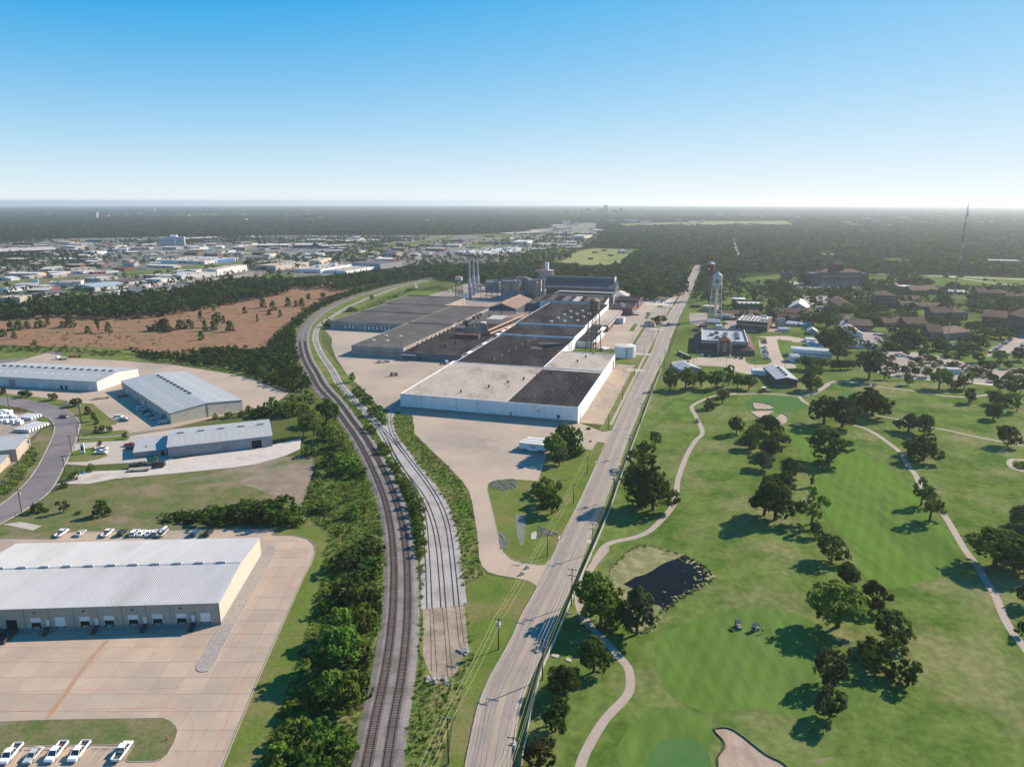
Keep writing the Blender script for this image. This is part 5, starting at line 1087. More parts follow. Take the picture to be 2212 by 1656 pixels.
for i,(w0,w1,h,rf,lab)in enumerate(SP):
 u0=-104.4;u1=-41.0
 t,dm=sb('factory_hall',lab,u0,w0,u1,w1,h,'wall_bluewhite',rf,parapet=.25)
 L,Dp=dm
 for q in range(1,int(L/3.0)):MB().box(q*3.0-.05,.35,h-.21,q*3.0+.05,Dp-.35,h-.18).build('roof_seam','roof_grey',t)
 for q in range(1,int(Dp/9)):box_on(t,'wall_joint',dm,'r',q*9-.06,q*9+.06,0,h-.2,'steel_grey',.06)
 if i==0:
  vents(t,'roof_vent',[(25+1.2*q,14+14.5*q,h-.2)for q in range(7)],.5,2.0,'steel_pale')
  for(x,y,sx_,sy_)in((38,62,9,9),(40,83,17,7)):MB().box(x,y,h-.2,x+sx_,y+sy_,h-.165).build('roof_patch','roof_grey',t)
 if i==2:
  rtu(t,[(30+(q%3)*11+(q//3)*1.5,10+(q//3)*22+(q%3)*6,h-.2)for q in range(12)],2.6,2.0,1.3,'trim_cream','box_ventilator')
  vents(t,'roof_vent',[(14,90,h-.2),(30,92,h-.2),(40,92,h-.2),(48,94,h-.2),(12,3,h-.2),(20,3,h-.2)],.6,2.4,'steel_grey')
 for q in range(3):
  if i<2:
   y=8+q*(Dp/3);mb=MB().box(-7,y,h-3.0,-.1,y+9,h-2.8);mb.box(-6.8,y+.3,0,-6.6,y+.5,h-3).box(-6.8,y+8.4,0,-6.6,y+8.6,h-3);mb.build('canopy','trim_white',t)
t,dm=sb('factory_hall','raised factory bay with black and grey roof strips',-116,384.02,-45,414,13.0,'wall_white','roof_dark','shed',2.0,over=.1)
for x,m_ in((8,'roof_grey'),(24,'roof_slate'),(36,'roof_light'),(48,'roof_grey'),(60,'roof_grey')):
 mb=MB();mb.add([(x,.5,13.2),(x+7,.5,13.2),(x+7,29,15.12),(x,29,15.12)],[(0,1,2,3)]);mb.build('roof_strip',m_,t)
t,dm=sb('factory_annex','low dark roofed annex with corrugated grey front at the yard',-160,124,-112,232,5.6,'wall_greycorr','roof_dark',parapet=.2)
for i in range(90):box_on(t,'corrugation',dm,'f',.3+i*.53,.5+i*.53,0,5.4,'wall_greycorr',.1,.02)if i%3==0 else None
vents(t,'roof_vent',[(27+2.5*q,22+16*q,5.4)for q in range(4)],1.0,3.0,'steel_dark');vents(t,'roof_vent',[(3.5,22+9.5*q,5.4)for q in range(9)],1.1,2.8,'rust')
mb=MB().box(.5,-4,4.0,12,-.05,4.2);[mb.tube((x,-3.8,0),(x,-3.8,4),.1,6)for x in(1,4.5,8,11.5)];mb.build('canopy','steel_grey',t);box_on(t,'door',dm,'f',13,15.5,.05,3,'door_brown')
for i in range(4):box_on(t,'dock_opening',dm,'f',1.2+i*2.7,3.3+i*2.7,.9,3.4,'glass_pale')
t,dm=sb('factory_annex','cluttered low roof with ducts and rusty patches between the halls',-160,232.02,-106,345,6.4,'wall_grey','roof_grey',parapet=.3)
MB().box(30,66,6.15,52,104,6.22).build('rust_patch','rust_roof',t);MB().box(10,2,6.15,40,30,6.2).build('dark_patch','roof_dark',t);MB().box(14,56,6.15,30,80,6.21).build('pale_patch','roof_light',t)
vents(t,'roof_vent',[(9,48,6.1),(14,66,6.1),(20,88,6.1),(33,92,6.1),(46,58,6.1),(49,90,6.1),(6,30,6.1)],1.0,3.2,'steel_dark');rtu(t,[(3.5,60,6.1),(4,70,6.1),(4,50,6.1),(5,20,6.1)],3.2,3,3,'wall_brown')
h=thing('dust_hopper','steel dust hopper with cone bottom and white lid on the low factory roof','hopper',S(-121,205,5.4))
MB().lathe([(.4,2.2),(2.3,6.5),(2.3,11.5)],n=14).build('cone','steel_grey',h);MB().cyl(0,0,11.5,2.4,11.9,2.2,14).build('lid','trim_white',h)
for a in range(4):MB().tube((2.3*math.cos(a*1.57+.6),2.3*math.sin(a*1.57+.6),0),(2.3*math.cos(a*1.57+.6),2.3*math.sin(a*1.57+.6),8),.18,6).build('leg','rust',h)
MB().box(2.3,-.8,5.5,3.1,.8,10.5).build('ladder_cage','rust_pale',h)
c_=thing('roof_plant_box','long rusty red plant box on the low factory roof','plant box',S(-142,190,5.4),-GA);MB().box(0,0,0,21,4.5,3.2).build('box','wall_brick',c_);MB().box(20.9,-.1,-.02,21.3,4.6,3.3).build('end_plate','rust',c_)
for i,(u0,w0,z0,u1,w1,z1)in enumerate(((-119,210,9,-112,300,9),(-116,206,7.2,-108,268,7.2),(-121,205,12,-138,222,9))):
 a,b=S(u0,w0,z0),S(u1,w1,z1);cv=thing('conveyor',('long sloped conveyor gallery over the cluttered factory roof','shorter conveyor gallery beside the long one on the roof','duct from the dust hopper across the roof')[i],'conveyor',(a.x,a.y,0))
 MB().tube((0,0,z0),(b.x-a.x,b.y-a.y,z1),1.0 if i<2 else.45,6).build('gallery','rust_pale' if i<2 else 'steel_grey',cv)
 for f in(.15,.5,.85):
  q=Vector((0,0,z0)).lerp(Vector((b.x-a.x,b.y-a.y,z1)),f);MB().tube((q.x,q.y,5.4),(q.x,q.y,q.z-.5),.15,5).build('post','rust',cv)
dk=thing('roof_duct','bent steel ducts and cyclone on the cluttered factory roof','ducts',S(-146,232,5.4))
MB().lathe([(.3,1.5),(1.8,4.5),(1.8,7)],n=12).build('cyclone','steel_dark',dk)
MB().path([(-6,-2,4),(-6,-2,9),(-3,0,9.5),(0,0,8),(5,-3,8.5),(9,-9,1)],.4,7).build('duct','steel_grey',dk);MB().path([(-9,-1,3),(-8,-1,7.5),(-3,0,8.2),(0,0,7.2)],.35,7).build('duct','steel_dark',dk)
MB().path([(-4,-14,.2),(8,-12,1.2),(8,-12,.0)],.3,6).build('duct','rust',dk)
for i,(u0,w0,u1,w1,h,lab)in enumerate(((-204,126,-160,236,8.2,'grey roofed concrete warehouse with pipe along its front at the yard'),(-204,236.02,-161,348,8.2,'grey roofed concrete warehouse bay with long sunlit side wall'),(-281,228,-204.02,290,8.0,'grey roofed concrete warehouse with a row of truck docks'),(-281,290.02,-204.02,348,8.0,'plain grey roof bay behind the truck dock warehouse'),(-285,348.02,-212,413,8.4,'farthest grey roofed concrete warehouse beside the water tank'))):
 t,dm=sb('concrete_warehouse',lab,u0,w0,u1,w1,h,'wall_concrete','roof_grey',parapet=.25,cat='warehouse');L,Dp=dm
 nb=int(Dp/7.2)
 for q in range(1,nb):box_on(t,'wall_joint',dm,'r',q*Dp/nb-.12,q*Dp/nb+.12,0,h+.1,'steel_dark',.12)
 for q in range(1,nb*2,2):box_on(t,'panel_joint',dm,'r',q*Dp/nb/2-.04,q*Dp/nb/2+.04,0,h,'base_block',.05)
 nb=int(L/6)
 for q in range(1,nb):box_on(t,'wall_joint',dm,'f',q*L/nb-.08,q*L/nb+.08,0,h-.1,'base_block',.08)
 if i in(0,2):box_on(t,'pipe',dm,'f',0,L,3.9,4.15,'steel_grey',.4)
 if i==0:rtu(t,[(8,22,h-.25),(19,24,h-.25),(8,45,h-.25),(21,45,h-.25)],2.4,1.8,.6,'trim_cream','skylight_box')
 if i==2:
  for q in range(13):
   if q in(3,4):continue
   x=14+q*4.1;d0=box_on(t,'dock_door',dm,'f',x,x+3.0,1.2,4.2,'door_white',.05);box_on(t,'dock_shelter',dm,'f',x-.35,x,1.0,4.5,'trim_dark',.5,parent=d0);box_on(t,'dock_shelter',dm,'f',x+3.0,x+3.35,1.0,4.5,'trim_dark',.5,parent=d0)
 MB().box(-.15,Dp-.5,h,L+.1,Dp-.1,h+.35).build('roof_upstand','roof_dark',t)
t,dm=sb('brick_office','red brick office block with pale flat roof by the rusty water tower',-41,283,-26,384,6.2,'wall_brick','roof_tan',parapet=.3,cat='office');
box_on(t,'window_band',dm,'r',1,98,3.0,4.4,'glass_dark',.05);box_on(t,'cornice',dm,'r',0,100,4.5,4.9,'trim_white',.5);box_on(t,'door',dm,'f',8,12,.1,3.4,'trim_white')
for q in range(9):box_on(t,'bay_door',dm,'r',4+q*4.2,6.6+q*4.2,.1,2.4,'door_brown')
t,dm=sb('brick_office','white concrete stair block attached to the brick office',-26,330,-18,345,5.6,'wall_white','roof_tan',parapet=.2,cat='office');box_on(t,'round_window',dm,'f',1.5,2.6,3.5,4.6,'glass_dark')
t,dm=sb('brick_office','dark roofed brick office with entrance canopy',-40,384.02,-16,436,7.4,'wall_brick','roof_dark',parapet=.5,cat='office');box_on(t,'window_band',dm,'r',2,50,3.2,5.0,'glass_dark',.05);MB().box(24,6,3.0,33,16,3.4).build('canopy','roof_blue',t);rtu(t,[(12,14,6.9),(12,24,6.9),(9,34,6.9)],4,2.5,1.6)
t,dm=sb('brick_office','brick gatehouse end of the factory offices with tall corner piers',-42,436.02,-15,475,9.0,'wall_brick','roof_dark',parapet=.7,cat='office')
for q in range(4):box_on(t,'window',dm,'r',6+q*8,11+q*8,2,7,'glass_dark',.04)
box_on(t,'sign_panel',dm,'f',6,12,4,6.5,'wall_concrete');box_on(t,'window',dm,'f',15,18,3,5,'glass_dark')
t,dm=sb('factory_shed','dark roofed loading shed with white canopy edge by the rusty tower legs',-41,205,-27,250,5.2,'wall_white','roof_dark',parapet=.2,cat='shed');MB().box(14,2,4.3,17.5,44,4.7).build('canopy','trim_white',t)
for q in range(5):box_on(t,'opening',dm,'r',3+q*8,8+q*8,.3,3.6,'door_dark',.03)
t,dm=sb('factory_shed','dark flat shed roof linking halls and brick office',-41,250.02,-30,280,6.0,'wall_white','roof_dark',parapet=.2,cat='shed');MB().box(11,10,4.8,14,29,5.1).build('canopy','trim_white',t)
t,dm=sb('guard_house','little white guard house with dark hipped roof beside the road',2.5,322,13,331,3.0,'wall_white','roof_brown','hip',1.8,cat='guard house');box_on(t,'door',dm,'f',5,6,.1,2.2,'door_dark');box_on(t,'window',dm,'f',8.2,9.4,1,2,'glass_dark')
t,dm=sb('works_hall','long blue grey works hall with a round hooded roof vent',-142,512,-52,548,12,'wall_blue','wall_blue','gable_x',9,cat='works hall');L,Dp=dm
mb=MB();n=14
for x0,x1 in((2,20),(21.5,L-3)):
 vs=[(x,Dp/2-5.5*math.cos(math.pi*i/n),19.5+5.2*math.sin(math.pi*i/n))for x in(x0,x1)for i in range(n+1)]
 mb.add(vs,[(i,i+1,n+2+i,n+1+i)for i in range(n)]+[tuple(range(n+1)),tuple(range(2*n+1,n,-1))])
mb.build('hooded_roof_vent','wall_blue',t);MB().box(L-3,Dp/2-6,14,L-2.2,Dp/2+6,25).build('vent_end','trim_cream',t);MB().tube((24,-2,6),(24,-2,19),.4,8).build('flue','rust',t)
t,dm=sb('works_hall','pair of low long grey roofs in front of the blue works hall',-120,470,-48,510,9.5,'wall_grey','roof_grey',parapet=.3,cat='works hall');L,Dp=dm;MB().box(5,8,9.2,L-2,12,11.2).build('monitor','wall_brown',t);MB().box(4.5,7,11.2,L-1.5,13,11.6).build('monitor_roof','roof_light',t);MB().box(5,24,9.2,L-2,27,10.8).build('monitor','wall_brown',t)
t,dm=sb('works_hall','tan conical roofed corner shed at the end of the works hall',-56,486,-34,520,6.5,'wall_tan','roof_light','hip',5,cat='works hall')
for i,(u,w,a)in enumerate(((-186,470,.0),(-164,488,.0))):
 t,dm=sb('kiln_house',('teal walled kiln house under two rusty barrel hoods','smaller teal kiln shed under a rusty barrel hood')[i],u,w,u+26,w+46,9,'wall_teal','roof_light','gable_y',4.5,cat='kiln house');L,Dp=dm
 mb=MB()
 for xo in((6.5,19.5)if i==0 else(17,)):
  n=12;vs=[(xo-5*math.cos(2*math.pi*k/n),y,15+5*math.sin(2*math.pi*k/n))for y in(1,Dp-4)for k in range(n)]
  mb.add(vs,[(k,(k+1)%n,n+(k+1)%n,n+k)for k in range(n)]+[tuple(range(n)),tuple(range(2*n-1,n-1,-1))])
 mb.build('barrel_hood','rust_pale',t);box_on(t,'cladding',dm,'r',1,40,1,8,'wall_teal')
t,dm=sb('kiln_house','blue gabled shed with rusty ridge pipe beside the cluttered roof',-163,346,-132,420,8,'wall_blue','rust_roof','gable_y',5,cat='kiln house');MB().tube((15.5,0,13.3),(15.5,74,13.3),.7,8).build('ridge_pipe','rust_pale',t)
t,dm=sb('factory_hall','flat grey roof crowded with small ventilators behind the halls',-131,386,-117,468,9,'wall_blue','roof_grey',parapet=.3)
vents(t,'roof_vent',[(3+5*(q%3),12+11*(q//3),8.7)for q in range(18)],.9,2.2,'wall_brown')
t,dm=sb('factory_hall','second flat grey roof of ventilators beside the teal sheds',-116,414.03,-60,468,9.6,'wall_blue','roof_grey',parapet=.3)
vents(t,'roof_vent',[(6+9*(q%5),10+16*(q//5),9.3)for q in range(14)],1.0,1.8,'rust')
b=thing('batch_tower','tall rusty concrete batch tower with white panel and pipe bridge','tower',S(-150,540),-GA)
MB().box(-11,0,0,11,16,30).build('shaft','wall_tan',b);MB().box(-11.4,-.6,20,-6,-.05,28).build('cladding','rust',b);MB().box(-9,-.5,17,-5.5,-.05,22).build('panel','trim_white',b);MB().box(2,2,30,6.5,5,40).build('white_mast','trim_white',b)
mb=MB();[mb.cyl(x,y,30,1.0,35+(i%3),.9,8)for i,(x,y)in enumerate(((-8,3),(-5,6),(-2,4),(-7,10),(-3,11),(0,8)))];mb.build('flue_cluster','rust',b)
mb=MB();[mb.path([(-11.5+2.2*i,-1.2,0),(-11.5+2.2*i,-1.2,26-i)],.35,6)for i in range(5)];mb.build('riser_pipe','steel_dark',b)
mb=MB();mb.box(12,4,17.5,80,8,18);[mb.tube((12,y,z),(80,y,z),.35,6)for y,z in((4,20),(8,20),(6,18.6))];[mb.tube((x,6,0),(x,6,20),.4,6)for x in(24,46,66,80)];mb.build('pipe_bridge','rust_pale',b);mb=MB();[mb.tube((11.2,1+3*q,2),(11.2,1+3*q,30),.3,6)for q in range(5)];mb.build('side_pipe','paint_yellow',b)
for i,(u,w,ytop,lab)in enumerate(((-226.6,470.5,575,'stepped pale steel chimney nearest the filter house'),(-230.9,498.5,560,'middle pale steel chimney of the row of three'),(-233.5,522.5,565,'last pale steel chimney of the row of three'))):
 p=S(u,w);H_=height_at(p,TP('10',0,ytop)[1]);c_=thing('chimney',lab,'chimney',p)
 MB().lathe([(2.0,0),(2.0,H_*.46),(1.15,H_*.53),(.85,H_)],n=14).build('stack','steel_pale',c_,smooth=False);MB().cyl(0,0,H_,.95,H_+.5,.95,12).build('rim','steel_dark',c_);MB().box(-2.8,-2.8,H_*.24,2.8,2.8,H_*.245+.2).build('platform','steel_grey',c_);MB().tube((2.2,0,0),(1.2,0,H_*.9),.15,5).build('ladder','steel_dark',c_)
 if i<2:MB().path([(2,0,H_*.28),(9,3,H_*.2),(10,8,H_*.2)],.8,8).build('breeching_duct','steel_grey',c_)
f=thing('filter_house','grey dust filter house wrapped in pipes and ducts beside the chimneys','filter plant',S(-215,472),-GA)
for i,(x,y,l_,d_,z0,z1)in enumerate(((27,2,26,10,9,22),(46,10,14,10,6,25),(6,6,18,10,9,20),(60,6,9,8,8,24))):
 MB().box(x,y,z0,x+l_,y+d_,z1).build('filter_casing','steel_grey',f)
 for k in range(int(l_/3.2)):
  MB().lathe([(.2,z0-4.5),(1.5,z0)],x+1.6+k*3.2,y+d_/2,8).build('hopper','steel_grey',f);MB().path([(x+1.6+k*3.2,y+1,z1),(x+1.6+k*3.2,y+1,z1+1.8),(x+1.6+k*3.2,y+2.6,z1+2)],.45,6).build('bend_pipe','steel_pale',f)
for k in range(10):MB().tube((2+7*k,1.5,0),(2+7*k,1.5,14),.35,6).build('column','steel_dark',f)
for(pts,r_)in(([(-2,5,14),(10,2,17),(30,1,24),(44,1,24),(46,1,19)],1.1),([(0,0,9),(60,0,9)],.8),([(0,-1,11.5),(58,-1,11.5)],.45),([(46,4,26),(58,4,27),(64,4,23),(64,4,12)],1.2),([(6,-1,4),(32,-1,4)],.5)):MB().path(pts,r_,8).build('duct','steel_grey',f)
MB().box(30,-2,0,44,4,9).build('fan_house','wall_grey',f);MB().box(50,-1,0,58,4,8).build('fan_house','wall_grey',f);MB().box(0,-2.2,8,66,-.8,8.3).build('walkway','steel_dark',f)
for k in range(3):MB().cyl(70+5*k,8,0,2.0,25,2.0,12).build('silo','steel_grey',f);
st_=thing('storage_tank','small round white tank at the foot of the first chimney','tank',S(-232,466));MB().lathe([(0,6.2),(1.5,5.9),(2.8,5),(2.8,0)],n=14).build('shell','trim_white',st_,smooth=True);MB().cyl(0,0,6.1,.4,6.6,.4,8).build('cap','steel_grey',st_)
# ---- water towers and tanks
def water_tower(p,label,H_,tb,tt,r_,mt,mroof,mleg,spread,riser=.4,ringz=(),walk=True):
 t=thing('water_tower',label,'water tower',p,R(20))
 n=22;prof=[(riser,tb-1.2)]+[(r_*math.sin(a),tb+(tt-tb)*.28*(1-math.cos(a)))for a in(.35,.7,1.05,1.35,1.5708)]+[(r_,tt)]
 MB().lathe(prof,n=n).build('tank',mt,t,smooth=False)
 MB().lathe([(r_*1.07,tt),(r_*.55,tt+(H_-tt)*.55),(.25,H_-.3),(0,H_)],n=n).build('roof_cone',mroof,t)
 zb=tb+(tt-tb)*.28
 for a in range(4):
  ca_,sa_=math.cos(a*math.pi/2+.785),math.sin(a*math.pi/2+.785)
  MB().tube((spread*ca_,spread*sa_,0),(r_*.98*ca_,r_*.98*sa_,zb+.5),.40,8).build('leg',mleg,t)
 for z in ringz:
  f_=z/zb;q=spread+(r_*.98-spread)*f_;mb=MB()
  for a in range(4):
   a0,a1=a*math.pi/2+.785,(a+1)*math.pi/2+.785;mb.tube((q*math.cos(a0),q*math.sin(a0),z),(q*math.cos(a1),q*math.sin(a1),z),.16,6)
  mb.build('strut_ring',mleg,t)
 zz=[0]+list(ringz)+[zb]
 mb=MB()
 for z0,z1 in zip(zz,zz[1:]):
  q0,q1=(spread+(r_*.98-spread)*z/zb for z in(z0,z1))
  for a in range(4):
   a0,a1=a*math.pi/2+.785,(a+1)*math.pi/2+.785
   mb.tube((q0*math.cos(a0),q0*math.sin(a0),z0),(q1*math.cos(a1),q1*math.sin(a1),z1),.05,4);mb.tube((q0*math.cos(a1),q0*math.sin(a1),z0),(q1*math.cos(a0),q1*math.sin(a0),z1),.05,4)
 mb.build('tie_rod',mleg,t)
 MB().cyl(0,0,0,riser,tb,riser,10).build('riser',mleg,t)
 if walk:
  MB().lathe([(r_,zb),(r_+.8,zb),(r_+.8,zb+.9),(r_+.75,zb+.9),(r_+.75,zb+.1),(r_,zb+.1)],n=n).build('walkway',mleg,t)
 return t
mat('tank_rust',(.13,.085,.06),(.26,.20,.14),.9,c3=(.16,.07,.04),scale3=.5,coord='obj',fine=(3,.3),lo=.42,hi=.58)
mat('tank_white',(.54,.52,.48),(.46,.44,.41),.4,coord='obj');mat('tank_red',(.20,.055,.055),(.17,.05,.05),.4,coord='obj');mat('tank_greywhite',(.52,.53,.55),(.44,.43,.42),.5,coord='obj');mat('roof_galv',(.42,.44,.47),(.36,.38,.41),.8);mat('emblem_gold',(.20,.15,.07));mat('emblem_dark',(.06,.06,.08))
pw_=S(-25,196.5)
rt=water_tower(pw_,'rusty old water tower with peeling tank beside the dark factory roofs',43.2,29.5,40.2,3.9,'tank_rust','rust_pale','steel_dark',6.6,.3,(15,))
vt=water_tower(Vector((206.4,716,0)),'white water tower with round emblem by the road',48.8,32.5,45.0,4.5,'tank_white','roof_galv','tank_white',6.6,1.0,(9,17.5,26))
rp=D(1465.5+712*.10018,553+1130*.10018);zc_=861.0
rx=(1465.5+705*.10018-1106)/FPX*zc_;ry=(zc_-(CAMH-42)*ST)/CT
rd=water_tower(Vector((rx,ry,0)),'dark red water tower with white lettering behind the white one',46.5,29,43.2,4.6,'tank_red','roof_galv','wall_brown',6.4,.8,(12,22))
gp=S(-248,425);H_=height_at(gp,TP('10',0,728)[1])
gt=water_tower(P('10',1752,905),'squat grey water tank with rusty roof on dark legs behind the warehouses',H_*.86,H_*.60,H_*.82,4.6,'tank_greywhite','rust_pale','steel_dark',5.6,.5,(8,))
def strokes_on(tower,r_,z0,size,az,segs,m,name,wd=.16):
 """flat letter strokes wrapped on a round tank"""
 rot=tower.rotation_euler[2];mb=MB()
 for(x0,y0,x1,y1)in segs:
  dx,dy=x1-x0,y1-y0;l_=math.hypot(dx,dy);nx_,ny_=-dy/l_*wd/2,dx/l_*wd/2;K=6;vs=[]
  for k in range(K+1):
   for sg in(-1,1):
    xx=(x0+dx*k/K+sg*nx_)*size;yy=(y0+dy*k/K+sg*ny_)*size;a=az-rot+xx/r_
    vs.append(((r_+.03)*math.cos(a),(r_+.03)*math.sin(a),z0+yy))
  mb.add(vs,[(2*k,2*k+2,2*k+3,2*k+1)for k in range(K)])
 return mb.build(name,m,tower)
def az_to_cam(p):return math.atan2(-p.y,-p.x)
VA1=[(-.55,1,-.28,0),(-.28,0,0,1),(.02,0,.3,1),(.3,1,.58,0),(.13,.35,.47,.35)]
strokes_on(rd,4.6,36.2,2.6,az_to_cam(Vector((rx,ry,0)))-.62,VA1,'trim_white','lettering')
LG=[(-.7,1,-.4,.1),(-.4,.1,-.05,.95),(-.05,.95,.2,.35),(.1,0,.4,.95),(.4,.95,.75,.1),(-.4,.1,.75,.1),(-.05,.95,.4,.95),(.1,.45,.5,.45)]
strokes_on(vt,4.5,38.0,3.0,az_to_cam(Vector((206.4,716,0)))-.18,LG,'emblem_dark','emblem',.2);strokes_on(vt,4.505,38.1,3.0,az_to_cam(Vector((206.4,716,0)))-.14,LG[:4],'emblem_gold','emblem',.1)
strokes_on(vt,4.5,39.0,2.2,az_to_cam(Vector((206.4,716,0)))+.95,LG,'emblem_gold','emblem',.16)
wt=thing('storage_tank','broad white storage tank beside the road','storage tank',S(2.6,180))
MB().lathe([(8.1,0),(8.1,8.6)],n=40).build('shell','wall_bluewhite',wt,smooth=True);MB().lathe([(8.25,8.55),(8.25,8.75),(.5,9.9),(0,9.95)],n=40).build('roof','tank_white',wt);MB().path([(-.5,-1,9.9),(.2,-.5,10.5),(1,-1.2,10.3)],.15,6).build('vent_pipe','steel_grey',wt);MB().box(-.3,-8.5,0,.3,-8.1,8.8).build('ladder','steel_grey',wt)
for i in range(1,5):MB().lathe([(8.12,8.6*i/5-.04),(8.14,8.6*i/5),(8.12,8.6*i/5+.04)],n=40).build('weld_seam','steel_pale',wt)
lp=thing('gas_tank','small white horizontal gas tank by the rusty tower leg','gas tank',S(-15,197.5),-GA+.9)
MB().tube((-3,0,1.5),(3,0,1.5),1.1,14).build('vessel','trim_white',lp);MB().box(-2,-.9,0,-1.6,.9,.9).box(1.6,-.9,0,2,.9,.9).build('saddle','base_block',lp);MB().box(-4,2,2.5,3,4.5,2.6).build('shade_roof','trim_white',lp);[MB().tube((x,3,0),(x,3,2.5),.08,5).build('post','steel_grey',lp)for x in(-3.5,2.5)]
# ---- clinic by the road (tile skirt roof, tall arched entrance)
va,vb=Vector((144.4,553.7,0)),Vector((144.4+46.4*math.cos(R(-14.5)),553.7+46.4*math.sin(R(-14.5)),0))
t=thing('brick_clinic','brick clinic with grey flat roof, red tile skirt and tall arched entrance','clinic',va,R(-14.5));L,Dp=46.4,66.0;dm=(L,Dp)
MB().box(0,0,-.3,L,Dp,3.7).build('wall','wall_brick',t)
mb=MB();i_=6.0
mb.add([(-.6,-.6,3.7),(L+.6,-.6,3.7),(L+.6,Dp+.6,3.7),(-.6,Dp+.6,3.7),(i_,i_,7.0),(L-i_+1,i_,7.0),(L-i_+1,Dp-3,7.0),(i_,Dp-3,7.0)],[(0,1,5,4),(1,2,6,5),(2,3,7,6),(3,0,4,7),(3,2,1,0)]);mb.build('tile_skirt','roof_tile',t)
w=MB();x0,x1,y0,y1=i_,L-i_+1,i_,Dp-3
w.box(x0,y0,6.0,x1,y1,8.3)
for q in((x0,y0,x1,y0+.4),(x0,y1-.4,x1,y1),(x0,y0+.4,x0+.4,y1-.4),(x1-.4,y0+.4,x1,y1-.4)):w.box(q[0],q[1],8.3,q[2],q[3],9.7)
w.build('upper_wall','wall_grey',t);MB().box(x0+.41,y0+.41,8.31,x1-.41,y1-.41,8.36).build('roof','roof_metal2',t)
MB().box(x0,y0-.1,9.7,x1,y0+.5,9.85).box(x1-.5,y0,9.7,x1+.1,y1,9.85).box(x0-.1,y0,9.7,x0+.5,y1,9.85).build('coping','trim_cream',t)
rtu(t,[(14,34,8.36),(18,44,8.36),(18,22,8.36),(24,28,8.36),(34,24,8.36),(34,34,8.36),(34,44,8.36),(25,40,8.36)],3.6,3.0,2.2,'steel_grey');vents(t,'roof_pipe',[(11+3*q,14+(q%3)*2,8.36)for q in range(8)],.4,1.2,'steel_dark')
e=MB();e.box(18,-1.5,0,29,8,10.8);e.build('entrance_wing','wall_concrete',t);MB().box(19.6,-2.6,0,27.4,8,11.4).build('entrance_tower','wall_brick',t)
mb=MB();mb.add([(19,-3.2,11.4),(28,-3.2,11.4),(28,8.5,11.4),(19,8.5,11.4),(23.5,2.6,14.0)],[(0,1,4),(1,2,4),(2,3,4),(3,0,4),(3,2,1,0)]);mb.build('entrance_roof','roof_tile',t)
n=10;arch=[(22.0,0),(25.0,0),(25.0,8.6)]+[(23.5+1.5*math.cos(math.pi*k/n),8.6+1.5*math.sin(math.pi*k/n))for k in range(1,n)]+[(22.0,8.6)]
mb=MB();mb.add([(x,-2.66,z)for x,z in arch]+[(x,-2.5,z)for x,z in arch],[tuple(range(len(arch)))]+[(k,(k+1)%len(arch),len(arch)+(k+1)%len(arch),len(arch)+k)for k in range(len(arch))]);ar=mb.build('arched_window','glass_pale',t);MB().box(22.2,-2.72,0,24.8,-2.6,2.3).build('door','glass_dark',ar)
for z_ in(3.4,6.0,8.6):MB().box(22,-2.74,z_,25,-2.62,z_+.15).build('mullion','trim_cream',ar)
for x in(20.3,26.0):box_on(t,'window',dm,'f',x,x+.8,6.5,8.3,'glass_pale',2.66)
for i in range(6):box_on(t,'window',dm,'f',2+i*2.7,3.2+i*2.7,.7,2.8,'glass_pale',.05);box_on(t,'window',dm,'f',30+i*2.7,31.2+i*2.7,.7,2.8,'glass_pale',.05)
for i in range(10):box_on(t,'window',dm,'r',5+i*5.5,6.4+i*5.5,.7,2.8,'glass_pale',.05)
# ---- helper: a building from pixels with rows of windows
WIN={}
def win_mesh(w_,h_):
 k=(round(w_,2),round(h_,2))
 if k not in WIN:
  mb=MB();f=min(.12,w_*.12);mb.box(-w_/2,-.07,0,w_/2,.05,h_,0);mb.box(-w_/2+f,-.09,f,w_/2-f,.02,h_/2-f/2,1);mb.box(-w_/2+f,-.09,h_/2+f/2,w_/2-f,.02,h_-f,1)
  WIN[k]=mb.mesh('window',['trim_cream','glass_dark'])
 return WIN[k]
def windows(t,dm,h,face,floors,n,w_=1.3,hh=1.8,z0=1.2,pad=1.5,zmax=None):
 L,Dp=dm;len_=L if face in 'fb' else Dp;n=max(1,min(n,int((len_-2)/(w_+.8))))
 fh=((zmax or h)-z0)/floors;me=win_mesh(w_,min(hh,fh*.68))
 for fl in range(floors):
  for i in range(n):
   u=pad+(len_-2*pad)*(i+.5)/n;z=z0+fl*fh
   if face=='f':link(me,'window',t,(u,0,z),0)
   elif face=='r':link(me,'window',t,(L,u,z),math.pi/2)
   elif face=='l':link(me,'window',t,(0,u,z),-math.pi/2)
def B(t,A,Bp,C,ytop,wall,roof,kind,label,cat='building',name='building',rise=2.0,parapet=.4,fl=0,nw=0,nr=0,group=None,hmin=2.6,hmax=60,ww=1.3):
 a,b,dep,h=bpx(t,A,Bp,C,ytop);h=min(max(h,hmin),hmax)
 o,dm=bldg(name,label,a,b,dep,h,wall,roof,kind,rise,parapet,cat=cat,group=group)
 if fl:
  windows(o,dm,h,'f',fl,nw or int(dm[0]/3),w_=ww)
  if nr:windows(o,dm,h,'r',fl,nr,w_=ww)
 return o,dm,h
BR,RT='wall_brick','roof_tile'
o,dm,h=B('F',(740,598),(1705,600),26,392,BR,'roof_slate','flat','long four storey brick main building with central tower and pale base',fl=4,nw=22,cat='campus hall',name='campus_hall');L,Dp=dm
